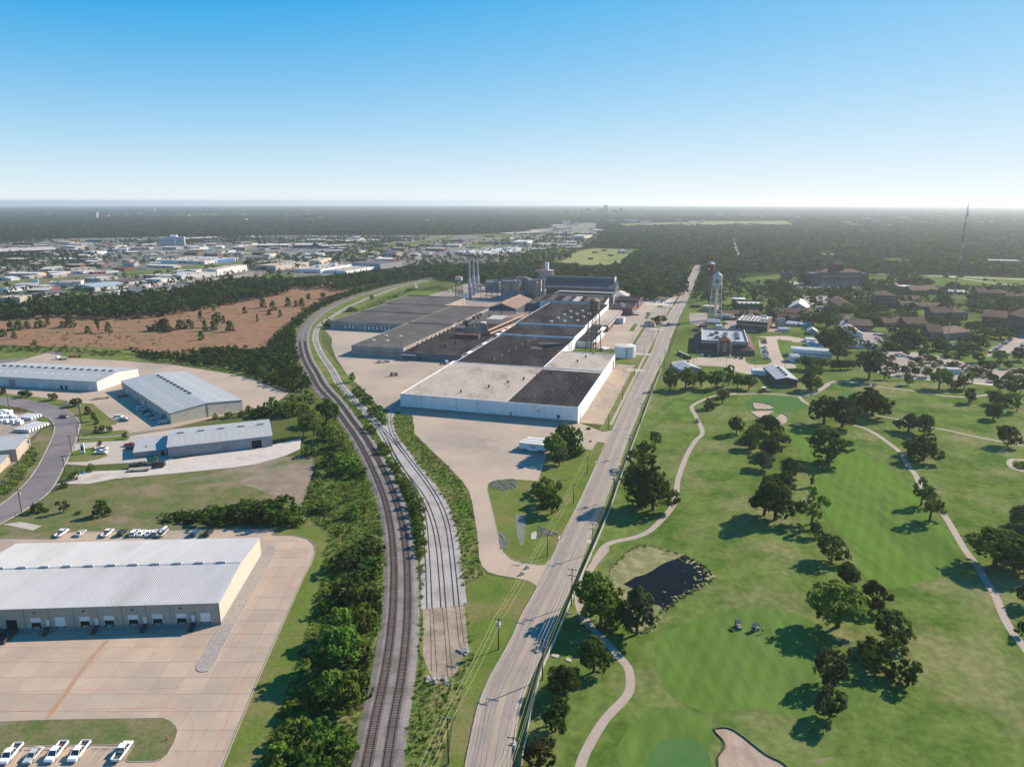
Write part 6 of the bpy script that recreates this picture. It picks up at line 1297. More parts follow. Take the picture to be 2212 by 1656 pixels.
MB().box(L*.15,-1.2,0,L*.88,-.03,h+1.5).build('projecting_front',BR,o);m2=MB();a0,a1=L*.15,L*.88;m2.add([(a0-.6,-1.8,h+1.5),(a1+.6,-1.8,h+1.5),(a1+.6,Dp*.8,h+1.5),(a0-.6,Dp*.8,h+1.5),(a0+9,Dp*.35,h+6.0),(a1-9,Dp*.35,h+6.0)],[(0,1,5,4),(1,2,5),(2,3,4,5),(3,0,4),(3,2,1,0)]);m2.build('hip_roof',RT,o)
MB().box(L*.44,6,h,L*.59,6+L*.15,h+12.5).build('tower',BR,o);m2=MB();c0,c1=L*.43,L*.60;m2.add([(c0,5.4,h+12.5),(c1,5.4,h+12.5),(c1,5.4+c1-c0,h+12.5),(c0,5.4+c1-c0,h+12.5),((c0+c1)/2,5.4+(c1-c0)/2,h+16.5)],[(0,1,4),(1,2,4),(2,3,4),(3,0,4),(3,2,1,0)]);m2.build('tower_roof',RT,o)
me=win_mesh(1.5,2.2)
for fl in range(4):
 for i in range(20):link(me,'window',o,(a0+2+(a1-a0-4)*(i+.5)/20,-1.2,2.2+fl*h/4.1),0)
MB().box(a0-.1,-1.3,0,a1+.1,-1.21,3.0).build('stone_base','wall_concrete',o);[MB().box(a0,-1.35,z,a1,-1.21,z+.35).build('string_course','trim_cream',o)for z in(h*.3,h*.78)]
CAMP=[('F',(232,500),(405,505),13,402,BR,RT,'gable_x',5,'small brick house with steep tiled roof and pale chimneys',2,5,0),('F',(1025,945),(1215,1062),(1400,1012),945,BR,RT,'hip',4,'angled brick hall with dark hipped roof and pale basement',2,8,6),('F',(345,1022),(690,1042),40,1005,'wall_tan','roof_white','gable_y',6,'big pale gabled gymnasium with white roof',0,0,0),('F',(110,1105),(720,1125),16,1075,BR,RT,'gable_x',3.5,'long low brick stable range with red tiled roof behind the other',1,14,0),('F',(150,1210),(560,1230),14,1170,BR,RT,'gable_x',3.5,'long low brick stable range with red tiled roof by the silo',1,10,0),('F',(1290,1225),(1520,1218),16,1195,BR,'roof_brown','hip',4,'brown hipped brick house behind the long brown roofed one',1,6,0),('F',(1400,1370),(1800,1378),17,1290,BR,'roof_brown','gable_x',4.5,'brown roofed brick house with gabled ends at the car park',1,9,0),('F',(2030,690),(2208,705),18,610,BR,RT,'hip',4,'brick wing with hipped roof beside the far campus lawn',2,7,0),('F',(1860,975),(2208,985),24,775,BR,RT,'hip',4.5,'large brick ward with tiled roof next to the angled hall',3,12,4),('G',(255,765),(715,750),17,668,BR,RT,'gable_x',5,'long brick ward with tall windows and tiled gable roof',2,15,4),('G',(715,752),(892,742),22,665,BR,RT,'gable_y',4,'brick gable wing at the end of the long ward',2,6,5),('G',(-20,720),(250,745),24,625,BR,'roof_white','flat',2,'flat white roofed brick block behind the wards',2,8,0),('G',(880,745),(1260,765),26,715,'wall_tan','roof_light','flat',2,'low pale roofed canteen beside the wards',1,10,0),('G',(100,1005),(360,1002),15,945,BR,RT,'gable_x',4.5,'brick ward wing behind the leafy court',2,8,3),('G',(360,1010),(620,1008),13,950,BR,RT,'gable_x',3.5,'brick link building with pale windows',2,8,3),('G',(180,880),(440,880),15,845,BR,RT,'gable_x',4,'brick rear wing with wide tiled roof',1,8,3),('G',(560,985),(900,990),13,955,BR,RT,'hip',3,'low brick wing beside the mast cables',1,8,3),('G',(600,1185),(900,1192),17,1070,BR,RT,'gable_x',5,'brick hall with tiled gable roof in front of the green',2,10,3),('G',(900,1195),(1228,1200),18,1062,BR,RT,'hip',4,'brick hall with hipped roof beside the green court',3,11,5),('G',(-220,1310),(140,1310),17,1238,BR,RT,'gable_x',4.5,'brick wing with parapet gable next to the courtyard',2,10,3),('G',(140,1320),(520,1325),17,1255,BR,RT,'gable_x',5,'brick middle wing of the courtyard ward',2,11,3),('G',(545,1545),(795,1548),15,1398,BR,RT,'gable_x',5,'tall brick ward with bright gable edging near the mast foot',3,9,3),('G',(800,1550),(1285,1505),18,1388,BR,RT,'hip',4.5,'long brick ward with hipped roof behind the mast foot',3,15,5),('G',(1468,1292),(1885,1325),24,1155,BR,RT,'gable_x',5,'brick chapel hall with tall white arched windows',1,11,4),('G',(1885,1345),(2330,1470),24,1195,BR,RT,'gable_x',5,'brick theatre hall with white gable lines',2,12,4),('G',(1400,805),(1560,808),15,715,BR,RT,'gable_x',4.5,'brick gable house at the far courtyard corner',2,5,3),('G',(1560,815),(1900,835),16,740,BR,RT,'hip',4,'long brick range along the far courtyard',2,12,3),('G',(1900,858),(2056,862),14,790,BR,RT,'gable_x',4,'small brick gable wing at the courtyard end',1,5,2),('G',(2060,880),(2400,900),16,800,BR,RT,'hip',4,'brick range partly hidden by campus trees',2,10,2),('G',(1600,240),(2165,252),30,172,'wall_brown','roof_light','flat',2,'dark wide store beyond the campus road with a pale roof edge',1,16,0),('F',(862,112),(1170,112),26,84,'wall_white','roof_white','gable_x',3,'bright white metal shed in the trees beyond the campus',0,0,0),('X',(480,1195),(820,1208),(905,1160),1100,'wall_tan','roof_tan','flat',2,'tan walled store with flat roof behind the white water tower',1,6,0),('X',(290,1110),(465,1112),8,1065,BR,'roof_brown','flat',2,'small brick garage beside the road lot',0,0,0),('X',(1290,1168),(1820,1178),(1872,1122),1032,BR,'roof_light','flat',2,'two storey brick boiler house with big windows',2,8,2),('X',(930,1300),(1760,1292),13,1262,BR,RT,'gable_x',3,'long red tiled low range behind the equipment roof',1,16,0),('X',(790,1378),(1245,1388),13,1318,BR,'roof_light','flat',2,'dark brick plant room with silver machines on its roof',1,8,0),('X',(1238,1602),(1905,1652),37,1425,BR,'roof_white','flat',2,'modern brick block with crowded white roof and stone band',2,8,4),('X',(612,1472),(892,1484),10,1432,'wall_grey','roof_metal2','gable_x',2.4,'small grey metal shed behind the clinic',0,0,0),('V',(330,242),(456,246),7,198,BR,'roof_brown','flat',1,'tiny brick pump house at the clinic corner',0,0,0),('V',(815,180),(880,182),8,118,'wall_bluewhite','roof_white','flat',1,'white cabin with flat white roof behind the clinic',0,0,0),('V',(888,182),(946,184),8,120,'wall_bluewhite','roof_white','flat',1,'twin white cabin beside the other behind the clinic',0,0,0),('V',(460,165),(610,170),9,110,BR,'roof_brown','flat',1,'brick generator yard hut behind the clinic',0,0,0),('H',(135,1015),(500,1025),37,897,'wall_brickdark','roof_metal2','gable_y',1.4,'brick shed with wide grey metal roof and dark ridge vents by the golf course',0,0,0),('H',(690,318),(860,322),9,285,'wall_bluewhite','roof_white','gable_x',1,'white hut row with pale roof beside the big trees',0,0,0),('H',(660,250),(870,256),8,225,'wall_bluewhite','roof_white','gable_x',1,'white hut behind the other white hut row',0,0,0),('H',(720,375),(950,385),8,345,'wall_bluewhite','roof_blue','gable_x',1.2,'pale blue roofed hut in front of the white huts',0,0,0),('H',(390,478),(1110,535),9,412,'wall_bluewhite','roof_white','gable_x',1.2,'long white mobile building in a row',1,14,0),('H',(395,598),(535,602),9,500,'wall_bluewhite','roof_metal2','gable_x',1.4,'small tall white house at the drive corner',1,3,0),('H',(1380,342),(1490,346),12,300,'wall_bluewhite','roof_metal2','gable_y',1.6,'grey white shed first in the row of three sheds',0,0,0),('H',(1540,352),(1682,356),14,305,'wall_bluewhite','roof_metal2','gable_y',1.8,'pale shed in the middle of the row of three',0,0,0),('H',(1738,362),(1866,366),14,312,'wall_bluewhite','roof_metal2','gable_y',1.8,'pale shed at the car park end of the row of three',0,0,0),('H',(675,112),(848,122),13,70,'wall_grey','roof_metal2','gable_y',2.5,'old grey barn with metal roof on the bright lawn',0,0,0),('F',(158,1325),(280,1328),9,1195,'wall_concrete','roof_metal2','flat',1,'tall grey concrete silo block',0,0,0),('F',(182,1392),(372,1398),7,1342,'wall_white','roof_white','flat',.5,'white container block beside the silo',0,0,0),('F',(300,1290),(490,1310),12,1270,'wall_grey','roof_blue','gable_x',1.5,'low blue grey roofed shed behind the barn',0,0,0),('F',(540,1310),(760,1318),10,1295,'wall_grey','roof_blue','gable_x',1.2,'low blue grey roofed range beside the barn',0,0,0),('F',(800,1000),(955,1003),6,962,'wall_white','roof_white','flat',.5,'white trailer office by the car park',0,0,0),('I',(880,790),(1125,800),6,715,'wall_white','roof_white','flat',.4,'white box building behind the parking trees',0,0,0),('V',(60,1150),(500,1130),17,1075,'wall_grey','roof_metal2','gable_y',2.2,'grey metal roofed club shelter behind the screening trees',0,0,0),]
CB=[]
for(tt,A_,B_,C_,yt,wl,rf,kd,rs,lab,fl,nw,nr)in CAMP:
 CB.append(B(tt,A_,B_,C_,yt,wl,rf,kd,lab,cat='building',name=('brick_building' if wl==BR else 'campus_building'),rise=rs,fl=fl,nw=nw,nr=nr))
for o,dm,h in CB[:1]:
 for x in(1,dm[0]-1):MB().box(x-.4,2,h,x+.4,3,h+4.5).box(x-.4,dm[1]-3,h,x+.4,dm[1]-2,h+4.5).build('chimney','trim_cream',o)
def find(lab):return next(b for b in CB if b[0]['label'].startswith(lab))
o,dm,h=find('brick shed with wide');[MB().box(dm[0]*.5+.2,6+i*6.5,h+1.3,dm[0]*.5+1.6,9+i*6.5,h+2.2).build('ridge_vent','steel_dark',o)for i in range(4)];box_on(o,'base_band',dm,'f',0,dm[0],0,.9,'base_block',.06)
o,dm,h=find('modern brick block');rtu(o,[(4+3.2*(i%8),6+5.5*(i//8),h-.4)for i in range(34)],1.3,1.6,1.5,'wall_tan');rtu(o,[(8,33,h-.4),(20,34,h-.4),(23,10,h-.4)],5,3,1.6,'steel_pale');box_on(o,'stone_band',dm,'f',0,dm[0],h*.58,h*.64,'trim_cream',.06);box_on(o,'stone_base',dm,'f',0,dm[0],0,1.2,'wall_concrete',.06);box_on(o,'bay_door',dm,'f',5,8.5,.1,4,'door_dark',.08);box_on(o,'bay_door',dm,'f',19,23,.1,4,'door_dark',.08)
o,dm,h=find('dark brick plant room');rtu(o,[(8,5,h-.4),(13,5,h-.4),(3,8,h-.4),(17,8,h-.4)],4.2,3,2.0,'steel_pale');[MB().cyl(8+4*k,9,h-.4,1.6,h+2.2,1.6,12).build('cooling_drum','steel_pale',o)for k in range(2)]
o,dm,h=find('two storey brick boiler');rtu(o,[(4+5*k,4,h-.4)for k in range(5)],2,1.6,1.0)
o,dm,h=find('tall grey concrete silo');[MB().cyl(1.5+2.3*k,3,h-.4,1.0,h+1.8,1.0,10).build('roof_hatch','steel_pale',o)for k in range(3)]
o,dm,h=find('big pale gabled gym');box_on(o,'round_emblem',dm,'f',dm[0]*.35,dm[0]*.42,h+1,h+3,'wall_blue');box_on(o,'porch',dm,'f',dm[0]*.5,dm[0]*.7,.1,3,'trim_white',3)
qa,qb=P('F',1400,1490),P('F',1492,1475);bk=P('F',1185,1300);dq=(bk-qa);dq.z=0;lq=dq.length;dq.normalize();nq=Vector((dq.y,-dq.x,0));
o,dm=bldg('campus_building','long pale barrel roofed store between car park and big trees',qa,qa+nq*11,lq,3.6,'wall_bluewhite','roof_light','gable_y',2.6,cat='building')
rc=P('X',1335,1075);rh=height_at(rc,TP('X',0,940)[1]);rr_r=145*.10018*(rc.y*CT+CAMH*ST)/FPX
o=thing('brick_reservoir','round brick reservoir with white domed roof','reservoir',rc+Vector((0,rr_r,0)));MB().lathe([(rr_r,0),(rr_r,rh)],n=32).build('wall',BR,o,smooth=True);MB().lathe([(rr_r+.3,rh),(rr_r+.3,rh+.5),(.6,rh+1.6),(0,rh+1.7)],n=32).build('roof','roof_white',o);MB().cyl(0,0,rh+1.5,.9,rh+2.6,.9,10).build('hatch','steel_grey',o)
for i,(p0,p1,lab)in enumerate(((('V',-10,735),('V',250,850),'brick entrance wall with lettered panel beside the clinic drive'),(('20',1372,1512),('20',1515,1490),'second brick entrance wall across the clinic drive'))):
 a,b=P(*p0),P(*p1);d=b-a;o=thing('entrance_wall',lab,'wall',a,math.atan2(d.y,d.x));MB().box(0,-.3,0,d.length,.3,2.6).build('wall',BR,o);MB().box(-.1,-.4,2.6,d.length+.1,.4,2.8).build('coping','trim_cream',o);MB().box(-.5,-.5,0,.4,.5,3.2).build('pier',BR,o);MB().box(d.length-.4,-.5,0,d.length+.5,.5,3.2).build('pier',BR,o)
 if i==0:MB().box(1.5,-.36,.8,d.length*.55,-.31,2.1).build('sign_panel','wall_brown',o)
mb_=P('30',1545,1285);Hm=117.3;o=thing('radio_mast','slender red and white lattice radio mast with guy wires over the brick campus','radio mast',mb_)
mat('mast_red',(.17,.06,.05));mat('mast_white',(.42,.42,.43));sec=7;ws=.62
for s_ in range(sec):
 z0,z1=Hm*s_/sec,Hm*(s_+1)/sec;mb=MB();legs=[(ws*math.cos(a),ws*math.sin(a))for a in(0.3,2.39,4.49)]
 for(x,y)in legs:mb.tube((x,y,z0),(x,y,z1),.085,5)
 nb=8
 for k in range(nb):
  za,zb2=z0+(z1-z0)*k/nb,z0+(z1-z0)*(k+1)/nb
  for q in range(3):
   a,b=legs[q],legs[(q+1)%3];mb.tube((a[0],a[1],za),(b[0],b[1],zb2),.045,4);mb.tube((a[0],a[1],za),(b[0],b[1],za),.045,4)
 mb.build('lattice_section','mast_white' if s_%2==0 else 'mast_red',o)
for a in(0.3,2.39,4.49):
 for z in(38,75,112):MB().tube((0,0,z),(55*math.cos(a),55*math.sin(a),.2),.025,4).build('guy_wire','steel_grey',o)
MB().box(-1.5,-1.5,0,1.5,1.5,.5).build('footing','base_block',o)
for z in(70,80,105):MB().cyl(1.0,0,z,.5,z+2.5,.5,8).build('antenna','trim_white',o)
# ---- town beyond the railway
TG='low commercial building in the town blocks beyond the railway wood'
TOWN=[('A',(-60,548),(1030,502),60,458,'wall_blue','roof_light','shed',3,'very long dark blue walled store with pale roof'),('A',(710,520),(972,512),20,494,'wall_grey','roof_white','flat',1,None),('A',(310,426),(490,422),25,402,'wall_brown','roof_white','flat',1,None),('A',(600,412),(855,402),25,384,'wall_brown','roof_white','flat',1,None),('A',(1330,382),(1620,368),30,352,'wall_grey','roof_light','flat',1,None),('A',(80,430),(150,428),12,395,'wall_red','roof_white','flat',1,'small bright red roofed shop behind the long blue store'),('A',(560,330),(750,326),30,300,'wall_grey','roof_blue','flat',1,None),('A',(910,325),(1060,322),30,298,'wall_brown','roof_light','flat',1,None),('A',(1440,556),(1630,560),(1850,541),500,'wall_white','roof_white','flat',1,'white box store with shaded grey end near the teal shop row'),('A',(1220,492),(1440,488),22,475,'wall_brown','roof_white','gable_x',2,None),('A',(1800,500),(2190,490),30,455,'wall_white','roof_light','flat',1,'long cream store behind the white box store'),('A',(1740,590),(1930,582),14,556,'wall_teal','roof_light','flat',1,'dark teal fronted shop row'),('A',(1510,635),(1640,630),16,590,'wall_tan','roof_light','flat',1,None),('A',(1640,610),(1745,600),14,570,'wall_white','roof_white','flat',1,None),('A',(1430,610),(1510,612),14,585,'wall_brown','roof_white','flat',1,None),('A',(1860,550),(2030,545),16,515,'wall_white','roof_light','flat',1,None),('A',(2040,525),(2200,520),16,505,'wall_white','roof_white','flat',1,None),('A',(640,690),(880,680),18,655,'wall_white','roof_white','flat',1,'white shop with red awning beside the trees'),('A',(710,700),(780,698),6,672,'wall_red','wall_red','flat',.4,'bright red kiosk in front of the white shop'),('A',(480,720),(600,722),14,668,'wall_tan','roof_light','flat',1,None),('A',(1030,660),(1240,652),20,632,'wall_brown','roof_white','gable_x',2,None),('A',(940,600),(990,602),10,555,'wall_tan','roof_light','gable_x',2,'small yellow tan gabled house by the teal row'),('A',(1070,560),(1130,562),10,530,'wall_tan','roof_light','gable_x',2,None),('A',(0,820),(270,790),30,760,'wall_brown','roof_light','flat',1,None),('A',(180,905),(500,885),26,845,'wall_concrete','roof_light','flat',1,'tan concrete depot with wall piers behind the freeway meadow'),('A',(700,850),(900,845),60,800,'wall_grey','roof_light','gable_x',2,'long grey warehouse behind the parked trucks'),('A',(1210,830),(1640,800),25,770,'wall_tan','roof_tan','flat',1,'long tan roofed warehouse beside the dark tree'),('A',(730,945),(920,950),(1160,930),900,'wall_cream','roof_white','gable_y',1.5,'cream warehouse with white roof on the freeway meadow'),('A',(1260,875),(1440,885),30,840,'wall_white','roof_light','flat',1,None),('A',(1600,888),(1830,875),26,838,'wall_red','roof_light','flat',1,'red fronted store with pale tan roof'),('A',(1830,872),(2050,855),26,825,'wall_white','roof_light','flat',1,'white fronted store joined to the red fronted one'),('A',(350,965),(510,968),(725,945),925,'wall_concrete','roof_light','flat',1,'low concrete depot in front of the tan depot'),('A',(-40,985),(190,1002),(320,985),960,'wall_white','roof_white','gable_y',1.5,'white arched shed at the meadow edge'),('A',(-20,1190),(150,1195),(505,1155),1150,'wall_bluewhite','roof_metal2','gable_y',2,'pale grey shed with broad metal roof near the brown tree'),('A',(430,1130),(740,1160),(880,1120),1100,'wall_brown','roof_light','flat',1,'dark walled warehouse with bright cream roof'),('A',(380,1290),(720,1310),(1195,1248),1250,'wall_concrete','roof_slate','gable_y',1.5,'long tan warehouse with dark slate roof beside the wood'),('A',(60,1370),(350,1380),(560,1330),1285,'wall_concrete','roof_tan','flat',1,'tan concrete building next to the slate roofed warehouse'),('A',(1270,1140),(1640,1180),(2160,1115),1110,'wall_white','roof_blue','gable_y',1.5,'white warehouse with blue grey roof before the brown roofed one'),('A',(1480,1010),(1740,1018),(2035,975),960,'wall_grey','roof_light','flat',1,'grey metal building with rusty streaked roof'),('A',(1500,1075),(1900,1100),(2500,1040),1050,'wall_white','roof_brown','gable_y',1,'long white shed with brown roof behind the blue roofed warehouse'),('A',(1790,1255),(1870,1265),(2210,1225),1222,'wall_concrete','roof_metal2','gable_y',2,'grey roofed tan workshop beside the trees'),('A',(1130,1085),(1280,1080),12,1055,'wall_white','roof_white','flat',1,None),('B',(545,400),(980,392),24,248,'wall_bluewhite','roof_light','flat',1,'six storey white and glass office block'),('B',(985,318),(1620,290),45,248,'wall_brown','roof_white','flat',1,'wide brown store with white roof edge behind the office block'),('B',(1290,345),(1560,335),20,305,'wall_blue','roof_white','flat',1,None),('B',(100,320),(440,312),30,298,'wall_grey','roof_white','flat',1,None),('B',(180,345),(270,343),12,325,'wall_white','roof_white','flat',1,None),('B',(40,465),(370,462),26,425,'wall_concrete','roof_light','flat',1,'low tan office with pale roof before the parked cars'),('B',(0,535),(205,525),20,500,'wall_brown','roof_white','gable_x',1,None),('B',(545,570),(625,568),12,530,'wall_tan','roof_light','flat',1,None),('B',(400,580),(510,576),14,548,'wall_white','roof_light','gable_x',2,None),('B',(690,535),(940,525),14,495,'wall_tan','roof_light','flat',1,None),('B',(870,522),(935,520),8,492,'wall_red','roof_light','flat',1,'orange red fronted diner among the shops'),('B',(1030,495),(1250,490),18,472,'wall_tan','roof_light','hip',3,None),('B',(1300,490),(1540,480),20,465,'wall_teal','roof_white','flat',1,None),('B',(1570,555),(1915,540),18,515,'wall_tan','roof_light','flat',1,'tan shop strip with little corner towers'),('B',(1960,550),(2115,540),16,510,'wall_tan','roof_white','flat',1,None),('B',(1800,490),(2020,480),(2125,420),425,'wall_brown','roof_light','flat',1,'dark fronted store with pale roof behind the shop strip'),('B',(1950,365),(2200,355),30,332,'wall_brown','roof_light','flat',1,None),('B',(500,690),(1325,718),(1940,650),665,'wall_white','roof_light','flat',1,'huge white low factory with bright blue wall section'),('B',(330,770),(790,785),(945,770),748,'wall_tan','roof_white','gable_x',1.5,'tan shed with bright white roof on the meadow'),('B',(390,730),(560,725),14,712,'wall_brown','roof_metal2','gable_x',2,None),('B',(710,975),(930,985),(1520,925),905,'wall_white','roof_light','flat',1,'long white warehouse with tan roof and stepped docks'),('B',(1250,930),(1540,915),(2060,830),800,'wall_white','roof_tan','gable_x',1,'big white warehouse with wide cream roof'),('B',(270,960),(750,985),30,925,'wall_brown','roof_light','flat',1,'brick fronted low office before the long white warehouse'),('B',(250,1120),(310,1125),(830,1050),1090,'wall_tan','roof_white','gable_x',1,'narrow pale shed behind the long grey roofed warehouse'),('B',(20,1230),(160,1255),(1050,1120),1195,'wall_concrete','roof_slate','gable_y',2,'long tan warehouse with grey roof at the wood edge'),('C',(90,800),(345,822),(915,750),742,'wall_cream','roof_tan','flat',1,'pinkish white warehouse with brown flat roof'),('C',(910,740),(1100,745),(1305,690),650,'wall_cream','roof_light','flat',1,'pinkish white annex behind the pinkish warehouse'),('C',(650,860),(1120,870),(1680,770),805,'wall_bluewhite','roof_tan','flat',1,'low white factory with tan roof and skylight drums'),('C',(1120,872),(1550,880),(2050,800),832,'wall_bluewhite','roof_tan','flat',1,'low white factory wing beside the wood'),('C',(1665,770),(2145,800),60,710,'wall_grey','roof_slate','flat',1,'tall grey walled warehouse with dark roof'),('C',(130,595),(240,600),(355,575),545,'wall_cream','roof_light','flat',1,'small cream bank building on the lot'),('C',(640,440),(1120,440),60,385,'wall_blue','roof_light','gable_x',3,'blue fronted supermarket with gabled entrance'),('C',(1120,445),(1480,440),50,398,'wall_blue','roof_white','flat',1,'white roofed wing of the supermarket'),('C',(20,430),(560,425),60,385,'wall_brown','roof_white','flat',1,'wide white roofed mall wing beside the supermarket'),('C',(880,345),(1220,340),40,290,'wall_tan','roof_white','flat',1,'tall tan box store behind the supermarket'),('C',(1570,340),(2208,320),70,310,'wall_brown','roof_light','flat',1,'broad low store with pale roof full of vents'),('C',(1220,340),(1560,325),40,300,'wall_tan','roof_light','flat',1,None),('C',(1450,430),(1745,410),30,370,'wall_brown','roof_light','flat',1,None),('C',(670,345),(870,340),25,312,'wall_brown','roof_light','flat',1,None),('C',(360,350),(470,348),20,328,'wall_grey','roof_light','flat',1,None),('C',(1920,560),(2010,565),(2145,545),515,'wall_brown','roof_light','flat',1,None),('C',(650,640),(780,636),10,612,'wall_white','roof_white','flat',1,None),('C',(1740,525),(1890,505),8,505,'wall_white','roof_white','flat',.4,None),('C',(860,640),(1010,640),14,612,'wall_brown','roof_light','gable_x',2,None),('C',(1870,370),(2020,365),16,350,'wall_brown','roof_white','flat',1,None),('C',(580,310),(680,308),20,282,'wall_brown','roof_light','flat',1,None),('N',(1150,760),(1540,775),(2500,690),735,'wall_bluewhite','roof_white','flat',1,'huge store with a brilliant white ribbed roof'),('N',(1060,640),(1300,645),(1345,620),605,'wall_tan','roof_light','flat',1,'tan walled store beside the great parking lot'),('N',(800,630),(1060,625),16,605,'wall_tan','roof_light','flat',1,None),('N',(160,690),(310,695),(365,680),655,'wall_brown','roof_light','flat',1,None),('N',(470,660),(600,655),14,620,'wall_brick','roof_light','flat',1,None),('N',(0,795),(210,805),(330,790),745,'wall_tan','roof_slate','gable_x',3,'tan restaurant with dark roof at the lot corner'),('N',(-20,725),(100,722),16,695,'wall_brown','roof_slate','gable_x',2,None),('N',(400,545),(490,545),14,510,'wall_tan','roof_brown','hip',3,None),('N',(460,520),(630,518),16,480,'wall_tan','roof_brown','gable_x',3,None),('N',(290,540),(380,540),14,510,'wall_brown','roof_light','hip',3,None),('N',(610,460),(790,452),20,438,'wall_brown','roof_light','flat',1,None),('N',(1790,600),(1890,600),(2208,590),555,'wall_teal','roof_blue','flat',1,'dull green shed with blue roof'),('N',(1200,605),(1310,600),12,585,'wall_brown','roof_slate','hip',3,None),('N',(1330,615),(1430,610),12,592,'wall_brown','roof_slate','hip',3,None),('N',(1570,515),(1640,512),12,495,'wall_tan','roof_light','flat',1,None),('O',(0,690),(270,685),(360,655),640,'wall_white','roof_white','gable_x',1.5,'white shed with gabled end by the bare ground'),('O',(340,715),(515,720),(670,700),675,'wall_concrete','roof_light','flat',1,'low tan concrete block near the tall hedge'),('O',(670,700),(1020,700),(1065,690),665,'wall_brown','roof_light','flat',1,'long brown warehouse with bright pale roof'),('O',(870,660),(1150,650),30,628,'wall_grey','roof_light','flat',1,'pale roofed warehouse behind the long brown one'),('O',(950,620),(1240,610),(1375,580),540,'wall_cream','roof_light','flat',1,'tall cream and grey plant with stepped end walls'),('O',(-20,805),(70,800),30,745,'wall_white','roof_white','flat',1,'white block by the green meadow corner'),('O',(0,515),(640,480),60,465,'wall_brown','roof_light','flat',1,None),('O',(820,430),(1040,425),40,400,'wall_brown','roof_light','flat',1,None),('O',(860,490),(960,488),20,460,'wall_white','roof_light','flat',1,None),('O',(330,460),(640,440),30,425,'wall_tan','roof_light','flat',1,None),('O',(700,380),(980,370),60,345,'wall_tan','roof_light','flat',1,None),('O',(1860,840),(1990,838),12,800,'wall_grey','roof_metal2','hip',5,'grey farmhouse among trees on the hay field'),('O',(1440,455),(1590,450),30,435,'wall_brown','roof_light','hip',4,None),('O',(2005,430),(2040,430),12,385,'wall_tan','roof_tan','hip',5,None),('20',(1350,520),(1560,525),14,505,'wall_white','roof_light','flat',1,'low white sheds beyond the hay field'),('20',(1420,765),(1470,770),10,745,'wall_bluewhite','roof_metal2','gable_x',3,'small white house among the roadside trees'),('20',(1830,490),(1875,488),14,478,'wall_white','roof_white','flat',1,None),('20',(2040,660),(2208,665),20,640,'wall_brown','roof_tile','hip',4,'brown roofed hall in the trees behind the red water tower'),('00',(425,810),(700,800),24,770,'wall_white','roof_tan','flat',1,None),]
TLM=[(q,P(*z))for q,z in(('the long blue store',('A',500,520)),('the six storey office block',('B',760,390)),('the supermarket',('C',880,430)),('the huge white low factory',('B',1200,690)),('the brilliant white ribbed store',('N',1700,730)),('the freeway meadow',('A',800,1000)),('the teal shop row',('A',1840,580)),('the green freeway strip',('N',500,600)),('the hay field',('O',900,800)),('the bare ground beyond the tall hedge',('O',600,500)),('the slate roofed warehouse',('A',800,1280)),('the pinkish white warehouse',('C',400,800)),('the red fronted store',('A',1700,880)),('the shop strip with corner towers',('B',1750,545)),('the used car yard',('B',200,790)))]
CN={'wall_white':'white','wall_tan':'tan','wall_cream':'cream','wall_brown':'dark brown','wall_grey':'grey','wall_brick':'brick','wall_red':'red','wall_teal':'teal','wall_blue':'dark blue','wall_concrete':'concrete','wall_bluewhite':'bluish white'}
RN={'roof_white':'white','roof_light':'pale','roof_metal2':'grey metal','roof_brown':'brown','roof_tan':'tan','roof_slate':'slate','roof_blue':'blue grey','roof_tile':'tiled'}
KN={'flat':'flat','gable_x':'gabled','gable_y':'gabled','hip':'hipped','shed':'sloping'}
def tlabel(p,l_,wl,rf,kd):
 return f"{'small' if l_ < 24 else 'wide'} {CN.get(wl, 'pale')} building with {KN[kd]} {RN.get(rf, 'pale')} roof near "+min(TLM,key=lambda q:(q[1]-Vector((p.x,p.y,0))).length)[0]
mat('solar_blue',(.03,.05,.12))
TB=[]
for i,(tt,A_,B_,C_,yt,wl,rf,kd,rs,lab)in enumerate(TOWN):
 if isinstance(C_,(int,float)):
  pa=P(tt,*A_);C_=float(C_)*(1.0 if pa.y<1600 else 1.25)
 o,dm,h=B(tt,A_,B_,C_,yt,wl,rf,kd,lab or tlabel(P(tt,*A_),(P(tt,*B_)-P(tt,*A_)).length,wl,rf,kd),cat='building',name='commercial_building',rise=rs,group=None if lab else 'low commercial buildings of the town',hmin=3.2,hmax=26)
 TB.append((o,dm,h));L,Dp=dm
 if L>18 and kd=='flat':
  nv=min(6,int(L*Dp/500)+1)
  rtu(o,[(rng.uniform(3,L-3),rng.uniform(3,Dp-3),h-.4)for _ in range(nv)],2.6,2.0,1.3,'steel_grey')
 nd=min(5,max(1,int(L/14)))
 for k in range(nd):
  u=L*(k+.5)/nd;wv=rng.choice((1.6,3.0,3.6));box_on(o,rng.choice(('door','window','bay_door')),dm,'f',u-wv/2,u+wv/2,.1,min(3.2,h*.75),rng.choice(('glass_dark','door_dark','door_white')),.06)
 if not isinstance(C_,float)and Dp>20:
  for k in range(min(5,int(Dp/14))):
   u=Dp*(k+.5)/min(5,int(Dp/14));box_on(o,'bay_door',dm,'r',u-1.6,u+1.6,.1,min(3.6,h*.7),rng.choice(('door_dark','door_white','steel_grey')),.06)
def town(lab):return next(b for b in TB if b[0]['label'].startswith(lab))
o,dm,h=town('six storey');L,Dp=dm
for k in range(6):box_on(o,'window_band',dm,'f',.5,L-.5,h*(k+.25)/6,h*(k+.78)/6,'glass_dark',.12);box_on(o,'window_band',dm,'r',.5,Dp-.5,h*(k+.25)/6,h*(k+.78)/6,'glass_dark',.12)
